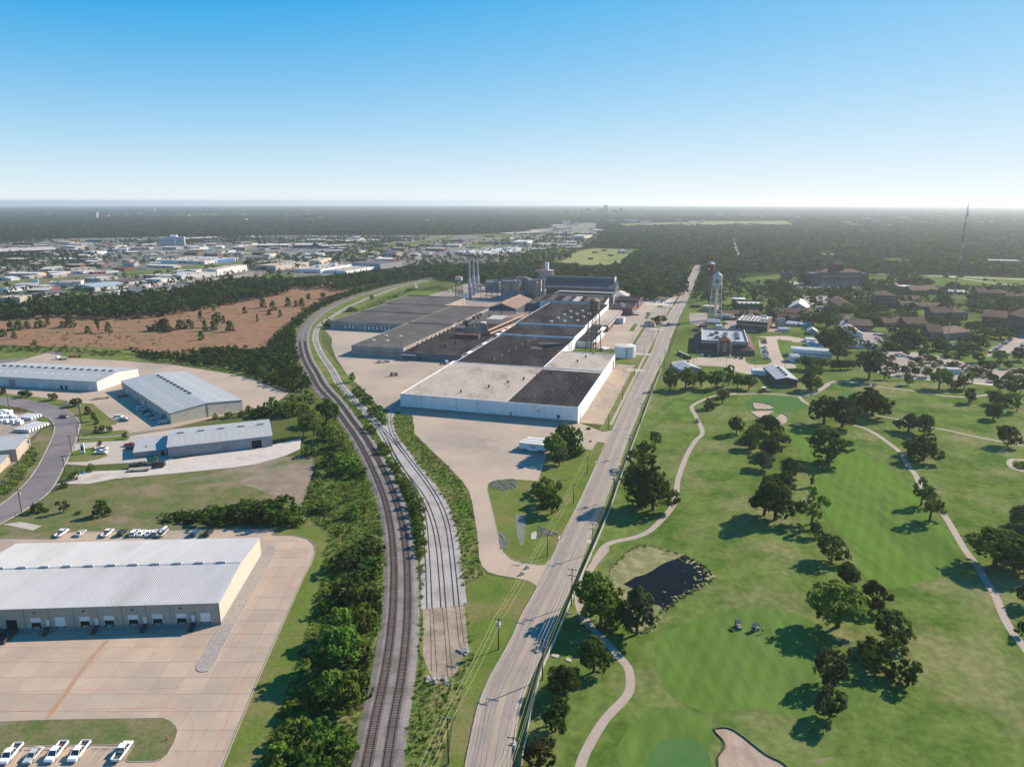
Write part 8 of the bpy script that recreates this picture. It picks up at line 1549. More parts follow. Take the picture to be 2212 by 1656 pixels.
# ---- power poles and wires
mat('pole_wood',(.055,.045,.04),(.075,.062,.055),2.0,coord='obj');mat('wire',(.52,.47,.30),rough=.4);mat('wire_dark',(.05,.05,.05));mat('insulator',(.6,.62,.63),rough=.3);mat('transformer',(.42,.44,.46),rough=.5)  # pale yellowish wire: sunlight on the steel is put into its colour
def pole(p,h,rot,label,arms=(0.25,),width=2.6,transformer=0,group=None,lean=0):
 t=thing('utility_pole',label,'utility pole',(p.x,p.y,0),rot,group)
 MB().cyl(0,0,-.3,.19,h,.12,9).build('shaft','pole_wood',t)
 for a in arms:
  ar=MB().box(-width/2,-.08,h-a-.12,width/2,.08,h-a+.06).build('crossarm','pole_wood',t)
  for x in(-width/2+.1,-width/6,width/6,width/2-.1):MB().cyl(x,0,h-a+.06,.06,h-a+.3,.045,6).build('insulator','insulator',ar)
 for k in range(transformer):MB().cyl(.35*(1 if k%2==0 else-1),.3*(1 if k<2 else-1),h-2.6,.28,h-1.5,.28,9).build('transformer','transformer',t)
 return t
def wire_run(ends,label,m='wire',r_=.022,sag=.6,group=None):
 mb=MB();o=ends[0]
 for a,b in zip(ends,ends[1:]):
  n=8;pts=[]
  for k in range(n+1):
   f_=k/n;q=a.lerp(b,f_);q=q-Vector((0,0,sag*4*f_*(1-f_)));pts.append(q-o)
  mb.path(pts,r_,4)
 ob=mb.build('overhead_wire',m,None,label=label,cat='wire',group=group);ob.location=o;return ob
def pole_line(spec,label,arms,width,wires,wlabel,wgroup,group,trf=(),ext=None,m='wire',r_=.022):
 tops=[]
 pts=[(P(t,x,y),TP(t,x,yt)[1])for(t,x,y,yt)in spec]
 for i,(p,yt)in enumerate(pts):
  h=min(max(height_at(p,yt),8.5),14.5);a=pts[max(i-1,0)][0];b=pts[min(i+1,len(pts)-1)][0];d=b-a;rot=math.atan2(d.y,d.x)-math.pi/2
  pole(p,h,rot,label,arms,width,trf[i]if i<len(trf)else 0,group);tops.append((p,h,rot))
 if ext:tops=[ext]+tops
 for(x,dz)in wires:
  wire_run([Vector((p.x+x*math.cos(r0),p.y+x*math.sin(r0),h-dz+.3))for p,h,r0 in tops],wlabel,m,r_,group=wgroup)
 return tops
e0=P('22',-60,2500)
RLINE=[('22',10,1690,1395),('22',262,905,555),('22',512,262,-55),('21',690,1460,1198),('21',875,1002,775),('21',1010,622,435),('21',1112,352,165),('21',1200,112,5),('20',1265,1582,1438),('20',1310,1502,1355),('20',1355,1397,1255),('20',1415,1232,1130),('20',1440,1152,1065),('20',1475,1080,1000),('20',1500,1010,940),('20',1530,900,850)]
pa,pb=P('22',10,1690),P('22',262,905);ex=pa-(pb-pa);
pole_line(RLINE,'tall dark utility pole with two crossarms along the white fence',(.25,2.2),2.9,[(-1.3,.25),(-.45,.25),(.45,.25),(1.3,.25),(-1.2,2.2),(1.2,2.2)],'pale overhead wire strung along the white fence','wires along the white fence','utility poles along the fence side of the road',(3,0,0,0,3,2),(ex,12.0,0.0))
LLINE=[('12',1662,1628,1230),('12',2092,642,370),('21',305,1482,1290),('21',530,1032,868),('21',648,782,630),('21',830,397,258),('21',952,137,15),('20',1055,1592,1470),('20',1137,1417,1320),('20',1208,1297,1205),('20',1265,1212,1140),('20',1315,1092,1030)]
pa,pb=P('12',1662,1628),P('12',2092,642);ex=pa-(pb-pa)
pole_line(LLINE,'utility pole with single crossarm on the factory side of the road',(.25,),2.4,[(-1.1,.25),(0,-.2),(1.1,.25)],'pale overhead wire on the factory side of the road','wires on the factory side of the road','utility poles on the factory side of the road',(0,3),(ex,11.5,0.0))
SLINE=[('01',190,1114,905),('01',562,770,612),('01',622,617,445),('01',680,497,360),('01',697,327,168),('01',77,202,95)]
tps=pole_line(SLINE[:5],'dark utility pole with crossarm beside the curved street',(.25,),2.2,[(-1,.25),(1,.25)],'dark overhead wire beside the curved street','wires beside the curved street','utility poles beside the curved street',(1,2,0,1,3),None,'wire_dark',.025)
p=P('01',77,202);pole(p,8.6,.3,'utility pole with pale lamp head at the far street verge',(.25,),1.4);p=P('01',275,652);pole(p,11,.4,'utility pole with transformers behind the tan depot',(.25,),2.0,3);p=P('01',706,330);pole(p,11.5,.4,'twin of the transformer pole at the grass corner',(.4,),2.2,1)
for(t_,x,y,yt)in(('V',1030,1028,812),('V',1650,1062,850),('V',1622,932,690),('V',850,880,655),('V',318,930,775),('V',383,860,710),('H',240,380,215),('H',285,690,445),('V',1375,800,690),('V',2190,480,370),('H',2000,490,380)):
 p=P(t_,x,y);h=max(height_at(p,TP(t_,x,yt)[1]),6);t=thing('lamp_post','dark lamp post with single arm on the clinic car park','lamp post',p,rng.uniform(0,3),'lamp posts of the clinic car park');MB().cyl(0,0,0,.12,h,.08,7).build('post','steel_dark',t);MB().box(-.1,-.12,h-.05,1.3,.12,h+.1).build('lamp_head','steel_grey',t)
for i in range(9):
 p=S(1.0+.3*(i%2),198+i*15);o=thing('yard_post','thin dark post along the hedge beside the factory lot','post',p,0,'thin posts along the factory lot hedge');MB().cyl(0,0,0,.1,6.5,.08,6).build('post','steel_dark',o);MB().box(-.4,-.05,6.2,.4,.05,6.4).build('crossarm','steel_dark',o)
fp=P('V',68,840);o=thing('flag_pole','slim pale flag pole beside the brick entrance wall','flag pole',fp);MB().cyl(0,0,0,.12,11,.06,8).build('pole','steel_pale',o);MB().lathe([(0,11.25),(.14,11.1),(0,10.95)],n=8).build('finial','steel_pale',o)
# ---- white screened fence along the golf course
clothmat('screen_cloth',(.80,.78,.75))
fl_=resample([D(*p)for p in((1118,1740),(1126,1656),(1164,1474),(1196,1392),(1259,1242),(1316,1107),(1356,992),(1417,829),(1428,800))],170)
fo=thing('screened_fence','long white fabric screened fence between road and golf course','fence',fl_[0]);o0=fl_[0]
post_me=MB().cyl(0,0,-.2,.05,1.95,.05,6).mesh('post','steel_grey')
for a,b in zip(fl_,fl_[1:]):
 a_,b_=a-o0,b-o0;d=(b_-a_).normalized();n_=Vector((-d.y,d.x,0))*.02
 MB().add([(a_.x,a_.y,.08),(b_.x,b_.y,.08),(b_.x,b_.y,1.85),(a_.x,a_.y,1.85)],[(0,1,2,3)]).build('fabric_panel','screen_cloth',fo);link(post_me,'post',fo,(a_.x,a_.y,0))
mb=MB();mb.path([p-o0+Vector((0,0,1.9))for p in fl_],.035,5);mb.build('top_rail','steel_grey',fo)
def wire_fence(pts,label,h=1.9,step=3.0,m='steel_grey'):
 L_=sum((b-a).length for a,b in zip(pts,pts[1:]));q=resample(pts,max(3,int(L_/step)));o=thing('wire_fence',label,'fence',q[0]);pm=MB().cyl(0,0,0,.05,h,.05,5).mesh('post',m)
 for p in q:link(pm,'post',o,p-q[0])
 for z in(.15,h*.5,h):MB().path([p-q[0]+Vector((0,0,z))for p in q],.02,4).build('rail',m,o)
wire_fence([P('01',640,725),P('01',570,840),P('01',480,920),P('01',390,990)],'chain link fence running down from the gravel lot gate');wire_fence([S(36.5,95),S(36.5,300),S(37,560)],'long chain link fence on the clinic side of the road',step=4);wire_fence([S(13.2,5),S(13.6,70),S(14,150),S(14.2,190)],'chain link fence along the dirt yard beside the pavement',step=4);wire_fence([S(4.4,195),S(4.6,260),S(4.8,330)],'dark hedge fence between the two factory lots',m='steel_dark');wire_fence([S(2,345),S(2.2,400),S(2.4,455)],'fence beside the farther factory lot',step=4);wire_fence([P('01',350,395),P('01',280,520),P('01',190,690),P('01',60,860)],'sagging fence behind the tan depot');wire_fence([P('01',960,1105),P('01',1300,1150),P('01',1500,1175)],'field fence beside the lone cedar')
wire_fence([P('L',420,1150),P('L',700,1210),P('L',690,1180)],'mesh gate fence before the small grey annex',step=2)
# ---- rocks, slabs, signs
def boulder(seed,r_):
 rr_=random.Random(seed);bm=bmesh.new();bmesh.ops.create_icosphere(bm,subdivisions=2,radius=r_)
 for v in bm.verts:v.co*=rr_.uniform(.72,1.12);v.co.z*=.7
 me=bpy.data.meshes.new('boulder');bm.to_mesh(me);bm.free();return me
RM=[boulder(i,1.0)for i in range(4)]
for me in RM:me.materials.append(MATS['stone_white'])
def heap(t,x,y,n,spread,s0,s1,label):
 c=P(t,x,y);o=thing('rock_heap',label,'rocks',c)
 for i in range(n):
  q=Vector((rng.gauss(0,spread),rng.gauss(0,spread*.8),0));s_=rng.uniform(s0,s1);link(rng.choice(RM),'rock',o,(q.x,q.y,s_*.3),rng.uniform(0,6),(s_,s_*rng.uniform(.7,1.2),s_*.8))
heap('12',1540,905,20,1.1,.35,1.0,'large white rock heap blocking the end of the sunken siding');heap('12',1660,930,9,.7,.3,.6,'smaller grey rock heap beside the large white one');heap('12',1795,655,14,1.0,.35,.9,'white rock heap in the weeds below the utility pole')
def rocks_stuff(name,poly,n,s0,s1,m,label):
 mb=MB();xs_=[p.x for p in poly];ys_=[p.y for p in poly];k=0
 while k<n:
  x,y=rng.uniform(min(xs_),max(xs_)),rng.uniform(min(ys_),max(ys_))
  if not inside(poly,x,y):continue
  s_=rng.uniform(s0,s1);mb.tbox(x-s_,y-s_*.8,x+s_,y+s_*.8,.05,x-s_*.4,y-s_*.4,x+s_*.5,y+s_*.4,.15+s_*.8);k+=1
 mb.build(name,m,kind='stuff',label=label)
rocks_stuff('riprap',[P('11',*p)for p in((2005,860),(2040,840),(2208,822),(2250,830),(2240,900),(2120,920),(2020,890))],420,.15,.4,'stone_grey','bed of grey riprap stones in the drive lawn corner');rocks_stuff('riprap',[P('11',*p)for p in((2090,1290),(2140,1280),(2180,1330),(2170,1410),(2110,1420))],160,.12,.35,'stone_white','patch of white stones at the drive kerb');rocks_stuff('riprap',[P('21',*p)for p in((230,1215),(300,1250),(390,1285),(400,1310),(320,1310),(220,1330))],200,.12,.35,'stone_grey','loose grey stones in the roadside ditch')
fill([P('21',*p)for p in((30,1120),(95,1130),(120,1200),(100,1390),(75,1395),(40,1290))],.142,'wet_hollow','wet_mud')
for(t_,pts,lab)in(('21',((165,1290),(200,1270),(215,1290),(205,1340),(160,1340)),''),('21',((400,1315),(435,1312),(430,1340),(395,1342)),''),('21',((640,1348),(680,1345),(675,1375),(640,1378)),''),('21',((720,668),(752,668),(748,682),(720,682)),''),('21',((912,688),(942,688),(938,700),(912,700)),''),('22',((335,700),(360,682),(410,695),(390,720)),''),('22',((460,735),(480,715),(515,730),(505,755)),'')):
 w_=[P(t_,*p)for p in pts]
 if area2(w_)<0:w_.reverse()
 MB().prism([(p.x,p.y)for p in w_],.0,.26).build('drain_slab','concrete_pale',None,kind='structure')
for i,(x,y)in enumerate(((128,1590),(85,1645),(1,1))):
 if i==2:p=P('21',660,390)
 else:p=P('21',x,y)
 o=thing('concrete_block',('tilted concrete block at the factory drive mouth','concrete block nearer the road at the drive mouth','long dark barrier block at the upper yard gate')[i],'block',(p.x,p.y,.09),.5 if i<2 else-.25);MB().tbox(-1.2 if i==2 else-.7,-.5,1.2 if i==2 else.7,.5,0,-1.0 if i==2 else-.3,-.3,1.0 if i==2 else.5,.3,1.0).build('block','wall_concrete' if i<2 else 'rust',o);MB().tube((0,0,.9),(0,0,1.2),.08,6).build('lifting_eye','rust',o)
p=P('21',680,495);o=thing('concrete_block','round pale block in the middle of the upper yard gate','block',(p.x,p.y,.09));MB().cyl(0,0,0,.8,.7,.6,10).build('block','wall_concrete',o);MB().tube((0,0,.6),(0,0,1.0),.08,6).build('lifting_eye','rust',o)
hp=P('02',1440,1425);o=thing('fire_hydrant','red fire hydrant on the foreground grass island','hydrant',(hp.x,hp.y,.2));MB().lathe([(.16,0),(.14,.1),(.12,.55),(.15,.6),(.1,.75),(0,.82)],n=10).build('barrel','paint_red_car',o);MB().tube((-.22,0,.45),(.22,0,.45),.06,7).build('nozzle','paint_red_car',o)
sg=P('01',718,600);o=thing('pylon_sign','white slab sign with dark panel on the grass island','sign',(sg.x,sg.y,.13),.2);MB().box(-.8,-.25,0,.8,.25,5.2).build('slab','trim_white',o);MB().box(-.55,-.29,1.6,.55,-.24,3.6).build('panel','wall_brick',o);MB().box(-.9,-.35,0,.9,.35,.4).build('base','base_block',o)
sg=P('01',572,185);o=thing('yard_sign','small white board sign at the yard entrance','sign',(sg.x,sg.y,.13),.3);MB().box(-1.0,-.06,.6,1.0,.06,2.6).build('board','trim_white',o);[MB().box(x-.06,-.05,0,x+.06,.05,.6).build('post','steel_grey',o)for x in(-.8,.8)]
bb=P('A',615,1055);o=thing('billboard','billboard on a single post over the freeway meadow','billboard',bb);hb=height_at(bb,TP('A',0,975)[1]);MB().box(-5,-.4,hb-5,5,.4,hb).build('board','wall_bluewhite',o);MB().cyl(0,0,0,.5,hb-4,.5,8).build('post','steel_dark',o)
bb=P('N',270,660);o=thing('billboard','dark billboard beside the green freeway strip','billboard',bb);hb=height_at(bb,TP('N',0,568)[1]);MB().box(-9,-.5,hb-9,9,.5,hb).build('board','roof_slate',o);MB().cyl(0,0,0,.7,hb-8,.7,8).build('post','steel_dark',o)
bb=P('N',505,830);o=thing('pole_sign','red pole sign at the tan lot','sign',bb);hb=height_at(bb,TP('N',0,755)[1]);MB().box(-4,-.5,hb-6,4,.5,hb).build('board','wall_red',o);MB().cyl(0,0,0,.6,hb-5,.6,8).build('post','steel_dark',o)
for i,(x,y)in enumerate(((972,890),(1430,832),(1587,798),(1705,887),(1355,943))):
 p=P('O',x,y);zc_=p.y*CT+CAMH*ST;l_=88*.12523*zc_/FPX;o=thing('hay_rack','long low dark rack standing on the hay field','rack',p,-.02,'dark racks on the hay field');MB().box(-l_/2,0,0,l_/2,3.2,3.0).build('rack','roof_slate',o);MB().box(-l_/2-.3,-.3,3.0,l_/2+.3,3.5,3.3).build('top','roof_dark',o)
so=thing('substation','electrical substation with steel gantries and transformers by the road','substation',S(-6,488),-GA)
for x in(0,8,16):
 for y in(0,14,28):MB().tube((x,y,0),(x,y,9),.22,6).build('gantry_post','steel_dark',so)
for y in(0,14,28):MB().box(-1,y-.2,8.6,17,y+.2,9.1).build('gantry_beam','steel_dark',so)
for x,y in((4,6),(12,8),(5,20),(13,22)):
 tr=MB().box(x-1.6,y-1.2,0,x+1.6,y+1.2,3).build('transformer','steel_grey',so);MB().cyl(x-.8,y,3,.18,4.3,.1,6).cyl(x,y,3,.18,4.3,.1,6).cyl(x+.8,y,3,.18,4.3,.1,6).build('bushing','wall_brown',tr)
for k in range(5):MB().tube((-8-4*k,30,0),(-8-4*k,30,11),.2,6).build('line_post','steel_dark',so)
for v in VEH.values():
 for c in list(v.children):
  for g in list(c.children):bpy.data.objects.remove(g)
  bpy.data.objects.remove(c)
 bpy.data.objects.remove(v)
 # ---- woods, thickets and weeds (uncountable masses)
nrg=np.random.default_rng(5)
def grid_pts(x0,x1,y0,y1,step,jit=.45):
 gx,gy=np.meshgrid(np.arange(x0,x1,step),np.arange(y0,y1,step));gx=gx.ravel().astype(float);gy=gy.ravel().astype(float)
 return gx+nrg.uniform(-jit,jit,gx.size)*step,gy+nrg.uniform(-jit,jit,gy.size)*step
def pix(X,Y):
 zc=Y*CT+CAMH*ST;yc=-Y*ST+CAMH*CT;return 1106+FPX*X/zc,828+FPX*yc/zc
def tpoly(t,*pts):return[TP(t,x,y)for x,y in pts]
WOOD=[[(-900,440),(3100,440),(3100,622),(2212,598),(1900,588),(1760,585),(1640,592),(1560,602),(1525,628),(1508,640),(1500,655),(1470,640),(1462,640),(1430,650),(1395,652),(1330,640),(1260,624),(1130,618),(1010,612),(945,604),(900,600),(860,606),(800,618),(740,630),(700,622),(660,632),(600,640),(520,655),(430,672),(330,688),(200,692),(150,684),(60,690),(-200,705),(-900,730)]]
CLEAR=[[(-900,519),(100,516),(560,509),(1000,508),(1130,500),(1240,482),(1290,482),(1292,520),(1230,560),(1190,572),(1130,580),(1000,580),(917,576),(850,590),(760,600),(640,612),(560,610),(440,620),(400,634),(330,645),(200,657),(0,668),(-900,715)],tpoly('O',(500,1050),(540,970),(1330,755),(1420,742),(1860,750),(2300,770),(2900,800),(2208,840),(2000,920),(1900,1075),(1650,1125),(1250,1140)),tpoly('20',(1530,640),(1640,630),(1640,700),(1560,1000),(1480,1000)),tpoly('F',(1870,140),(2208,120),(2480,150),(2500,270),(1950,240)),tpoly('G',(-300,380),(2300,470),(2400,700),(-300,640)),tpoly('G',(1330,200),(1500,180),(1640,250),(2300,250),(2300,350),(1800,300)),[(1480,477),(1700,477),(1722,489),(1495,488)],[(1325,483),(1480,479),(1500,488),(1345,491)],[(1235,498),(1500,501),(1765,510),(1765,515),(1500,506),(1235,503)],tpoly('10',(500,800),(560,770),(860,775),(820,800),(700,810)),tpoly('10',(280,830),(700,850),(620,930),(300,930)),tpoly('10',(430,990),(640,900),(860,850),(1250,770),(1500,735),(1560,750),(1300,840),(1000,960)),tpoly('20',(1890,390),(1935,390),(1990,570),(1930,570)),tpoly('30',(420,515),(590,515),(590,560),(420,560)),tpoly('20',(1980,700),(2220,700),(2220,810),(2000,810)),tpoly('F',(-300,380),(520,380),(760,360),(1720,360),(1720,640),(-200,640))]
bset=[(b[0].location.x,b[0].location.y)for b in TB]
def in_any(polys,px,py):
 m=np.zeros(px.shape,bool)
 for q in polys:m|=inside_np(q,px,py)
 return m
pts_all,sc_all=[],[]
def wood(y0,y1,step,h0,h1,w0,w1):
 xm=y1*.8+60;X,Y=grid_pts(-xm,xm,y0,y1,step);px,py=pix(X,Y);k=(px>-60)&(px<2272)&in_any(WOOD,px,py)&~in_any(CLEAR,px,py)
 X,Y=X[k],Y[k];n=X.size;h=nrg.uniform(h0,h1,n)*nrg.choice([.75,1,1,1.15],n);w=nrg.uniform(w0,w1,n)
 return np.stack([X,Y,-.3+np.minimum(0,-(X*X+Y*Y-3600.0**2)/(2*RE))],1),np.stack([w,w,h],1)
for a in((560,1000,8.0,8,14,9,14),(1000,1700,9.5,8,13,10,15),(1700,2800,13,8,13,13,19),(2800,5200,20,8,13,19,28)):
 p_,s_=wood(*a);pts_all.append(p_);sc_all.append(s_)
pts_w,sc_w=np.concatenate(pts_all),np.concatenate(sc_all)
keep=np.ones(len(pts_w),bool)
for o in[b[0]for b in TB]+[b[0]for b in CB]:
 L_=o.children[0].dimensions;c=o.matrix_basis@Vector((0,0,0));me_=next(ch for ch in o.children if ch.name.startswith('wall')).data;mx_=max(v.co.x for v in me_.vertices);my_=max(v.co.y for v in me_.vertices);r_=o.rotation_euler[2]
 dx,dy=pts_w[:,0]-o.location.x,pts_w[:,1]-o.location.y;lx=dx*math.cos(r_)+dy*math.sin(r_);ly=-dx*math.sin(r_)+dy*math.cos(r_)
 mg=5;keep&=~((lx>-mg)&(lx<mx_+mg)&(ly>-mg-8)&(ly<my_+mg))
for(x,y,l_)in FAR:keep&=~((pts_w[:,0]>x-8)&(pts_w[:,0]<x+l_+8)&(pts_w[:,1]>y-60)&(pts_w[:,1]<y+60))
gn_scatter('woodland',pts_w[keep],sc_w[keep],LOD,seed=1,label='dense dark green woodland stretching to the hazy horizon')
TWN=[CLEAR[0]];X,Y=grid_pts(-2300,1200,620,2600,15);px,py=pix(X,Y);dens=np.sin(X*.011)+np.sin(Y*.009+1.3)+np.sin((X+Y)*.005)+nrg.uniform(-1.5,1.5,X.size)
OPEN=[tpoly('N',(0,680),(0,580),(700,530),(1200,430),(1240,480),(700,590),(300,650)),tpoly('C',(350,435),(1250,425),(1260,510),(900,570),(420,570)),tpoly('N',(540,750),(1150,640),(1260,690),(1150,750),(760,780)),tpoly('A',(-300,1060),(560,950),(1480,920),(1480,1020),(900,1050),(400,1095),(-300,1120)),tpoly('B',(770,1010),(950,970),(1740,920),(2100,850),(2300,850),(2300,930),(1700,960),(1200,1040)),tpoly('B',(1940,560),(2400,520),(2400,630),(1950,670)),tpoly('B',(-100,830),(2040,660),(2050,740),(560,860),(-100,930))]
k=in_any(TWN,px,py)&(px>-60)&(px<2272)&(py<655)&(dens>.45)&~in_any(OPEN,px,py);X,Y=X[k],Y[k]
kk=np.ones(X.size,bool)
for o in[b[0]for b in TB]:
 me_=next(ch for ch in o.children if ch.name.startswith('wall')).data;mx_=max(v.co.x for v in me_.vertices);my_=max(v.co.y for v in me_.vertices);r_=o.rotation_euler[2]
 dx,dy=X-o.location.x,Y-o.location.y;lx=dx*math.cos(r_)+dy*math.sin(r_);ly=-dx*math.sin(r_)+dy*math.cos(r_);kk&=~((lx>-5)&(lx<mx_+5)&(ly>-14)&(ly<my_+5))
X,Y=X[kk],Y[kk];n=X.size;h=nrg.uniform(6,11,n);w=nrg.uniform(8,13,n);gn_scatter('town_trees',np.stack([X,Y,np.full(n,-.2)],1),np.stack([w,w,h],1),LOD,seed=3,label='scattered dark trees between the town buildings')
CAMPUS=[(1492,668),(1540,612),(1660,592),(1900,590),(2240,600),(2240,822),(2060,800),(1900,785),(1850,770),(1790,770),(1700,752),(1640,700),(1560,690)]
NOGO=[tpoly('V',(-150,250),(480,180),(1660,230),(2200,330),(2200,900),(1500,1000),(-150,1000)),tpoly('H',(-50,0),(880,20),(900,620),(480,660),(-50,640)),tpoly('F',(330,530),(560,500),(1700,580),(1650,650),(800,700),(400,640)),tpoly('F',(560,760),(980,760),(980,920),(580,920)),tpoly('F',(1440,1340),(2060,1360),(2060,1620),(1480,1620)),tpoly('I',(1560,150),(2400,120),(2400,440),(1560,520)),tpoly('G',(200,430),(900,420),(2300,470),(2300,660),(650,640)),tpoly('G',(980,790),(1250,790),(1240,1000),(900,1000)),tpoly('G',(1100,1080),(1470,1050),(1470,1380),(1180,1360)),tpoly('F',(1690,430),(2080,440),(2060,560),(1700,560)),tpoly('F',(400,1290),(860,1280),(860,1560),(330,1520)),tpoly('X',(0,850),(460,850),(660,1300),(600,1656),(0,1656)),tpoly('X',(1080,850),(1250,830),(1250,1180),(920,1180)),tpoly('X',(1560,360),(2208,380),(2208,660),(1350,640))]
X,Y=grid_pts(100,1000,560,1300,9.5);px,py=pix(X,Y);k=inside_np(CAMPUS,px,py)&~in_any(NOGO,px,py)&(nrg.random(X.size)<.62);X,Y=X[k],Y[k];kk=np.ones(X.size,bool)
for o in[b[0]for b in CB]+[q for q in bpy.data.objects if q.name.startswith('campus_hall')]:
 me_=next(ch for ch in o.children if ch.name.startswith('wall')).data;mx_=max(v.co.x for v in me_.vertices);my_=max(v.co.y for v in me_.vertices);r_=o.rotation_euler[2]
 dx,dy=X-o.location.x,Y-o.location.y;lx=dx*math.cos(r_)+dy*math.sin(r_);ly=-dx*math.sin(r_)+dy*math.cos(r_);kk&=~((lx>-4)&(lx<mx_+4)&(ly>-9)&(ly<my_+4))
for(x,y,w_)in TREE_SPOTS:kk&=(X-x)**2+(Y-y)**2>25
X,Y=X[kk],Y[kk];n=X.size;w=nrg.uniform(7,12,n);gn_scatter('campus_groves',np.stack([X,Y,np.full(n,-.2)],1),np.stack([w,w,nrg.uniform(6,10,n)],1),LOD[:3],seed=8,label='groves of dark trees filling the campus between the brick buildings')
X,Y=grid_pts(-520,-60,450,900,7);px,py=pix(X,Y);k=inside_np(tpoly('00',(-200,1140),(500,1040),(1300,1040),(1750,960),(2208,900))+tpoly('10',(520,770),(850,780),(560,965),(300,1130),(200,1300),(0,1410))+tpoly('00',(1500,1420),(1100,1350),(400,1330),(-200,1310)),px,py)&((np.sin(X*.03)+np.sin(Y*.05+X*.01)+nrg.uniform(-1.6,1.6,X.size))>1.7);X,Y=X[k],Y[k];n=X.size;w=nrg.uniform(1.5,4,n);gn_scatter('field_scrub',np.stack([X,Y,np.zeros(n)],1),np.stack([w,w,nrg.uniform(.5,1.6,n)],1),[LOD[0],LOD[2]],seed=9,label='low scrub dotted over the brown field')
gob=[]
for i,me in enumerate(CLP):
 p=D(400+900*i,458);gob.append(link(me,'far_grove',None,(p.x,p.y,0),.4*i,(95,95,14),kind='stuff',label='grove of trees near the horizon'))
X,Y=grid_pts(-13000,13000,5200,17000,62);px,py=pix(X,Y);k=(px>-40)&(px<2252);X,Y=X[k],Y[k];k=(np.sin(X*.0013+2)+np.sin(Y*.0017)+nrg.uniform(-1,1,X.size))>-1.15;X,Y=X[k],Y[k];n=X.size;w=nrg.uniform(70,115,n)
gn_scatter('horizon_woods',np.stack([X,Y,-.3+np.minimum(0,-(X*X+Y*Y-3600.0**2)/(2*RE))],1),np.stack([w,w,nrg.uniform(10,16,n)],1),gob,seed=4,label='blue green woods near the horizon')
def tuft(seed,n,leaf,m,spread=.5,h=1.0):
 r=np.random.default_rng(seed);mb=MB()
 for _ in range(n):
  x,y=r.normal(0,spread*.5,2);a=r.uniform(0,6.28);l_=h*r.uniform(.4,1.0);w=leaf*r.uniform(.6,1.3);dx,dy=math.cos(a),math.sin(a);ox,oy=r.normal(0,.25,2)
  mb.add([(x-dx*w,y-dy*w,0),(x+dx*w,y+dy*w,0),(x+ox+dx*w*.5,y+oy+dy*w*.5,l_),(x+ox-dx*w*.5,y+oy-dy*w*.5,l_)],[(0,1,2,3)])
 return mb.mesh('weed_tuft',m)
WD=[]
for i,(m,nn,lf,t_,x,y)in enumerate((('leaf_weed',16,.12,'11',1500,640),('leaf_weed_dark',18,.14,'11',1620,760),('leaf_straw',14,.08,'11',1300,420))):
 p=P(t_,x,y);WD.append(link(tuft(i,nn,lf,m),'weed_tuft',None,(p.x,p.y,0),0,(1.5,1.5,1.2),label=('bright weed tuft on the bank above the factory yard','dark weed tuft on the bank above the factory yard','straw coloured weed tuft by the curved siding')[i],cat='weed'))
SHR=[]
for i,(m,t_,x,y)in enumerate((('leaf_weed','12',350,1000),('leaf_weed_dark','12',640,180),('leaf_mid','11',700,900))):
 L=lobes_for('bush',200+i);me=leaf_cloud('low_shrub%d'%i,200+i,L,170,.10,m,zmin=.02);p=P(t_,x,y);SHR.append(link(me,'low_shrub',None,(p.x,p.y,0),i,(3,3,2.0),label=('pale low shrub on the railway bank above the mown strip','dark low shrub between the railway bank trees','low shrub beside the upper main line bend')[i],cat='shrub'))
def area_scatter(name,poly,step,smin,smax,hmin,hmax,protos,seed,label,thin=0.0,avoid=None):
 w_=[P(*p)for p in poly];xs_=[p.x for p in w_];ys_=[p.y for p in w_];X,Y=grid_pts(min(xs_),max(xs_),min(ys_),max(ys_),step);k=inside_np([(p.x,p.y)for p in w_],X,Y)&(nrg.random(X.size)>thin);X,Y=X[k],Y[k]
 dm1=np.full(X.size,1e9)
 for q in M1[::4]:dm1=np.minimum(dm1,(X-q.x)**2+(Y-q.y)**2)
 for q in M2[::4]:dm1=np.minimum(dm1,(X-q.x)**2+(Y-q.y)**2)
 k=dm1>3.6**2
 for yy in(Y1,Y2,Y3,Y4):
  d2=np.full(X.size,1e9)
  for q in yy[::3]:d2=np.minimum(d2,(X-q.x)**2+(Y-q.y)**2)
  k&=d2>2.6**2
 X,Y=X[k],Y[k];n=X.size;w=nrg.uniform(smin,smax,n);gn_scatter(name,np.stack([X,Y,np.zeros(n)],1),np.stack([w,w,nrg.uniform(hmin,hmax,n)],1),protos,seed=seed,label=label)
BANK=tl('11',(520,300),(640,240),(740,330),(880,560),(950,740),(1030,950),(1075,1200),(1120,1500))+tl('12',(1110,0),(1095,400),(1000,700),(950,1000),(880,1350),(820,1720),(20,1720),(190,1250),(330,850),(470,400),(580,0))+tl('11',(590,1500),(620,1280),(400,1110),(430,950),(500,780),(540,600))
area_scatter('bank_shrubs',BANK,2.6,2.0,4.0,1.0,2.4,SHR,11,'dense shrubs covering the railway bank',.72)
area_scatter('bank_weeds',BANK,1.4,.9,1.7,.4,1.0,WD,12,'tall weeds covering the railway bank')
EAST=tl('11',(1195,270),(1345,262),(1362,430),(1500,570),(1635,700),(1785,860),(1830,940),(1862,1060),(1900,1300),(1915,1500),(1985,1640))+tl('12',(2000,0),(1790,60),(1830,380),(1880,640),(1800,900),(1720,1150),(1620,1500),(1560,1720),(1290,1720),(1320,1200),(1360,800),(1420,420),(1438,300),(1442,860),(1560,960),(1720,900),(1850,640),(1805,265),(1770,0))+tl('11',(1740,1500),(1700,1250),(1640,1100),(1560,950),(1430,740),(1280,580),(1190,430),(1165,330))
area_scatter('yard_bank_weeds',EAST,1.5,.8,1.6,.35,.9,WD,13,'tall weeds on the bank between sidings and factory yard')
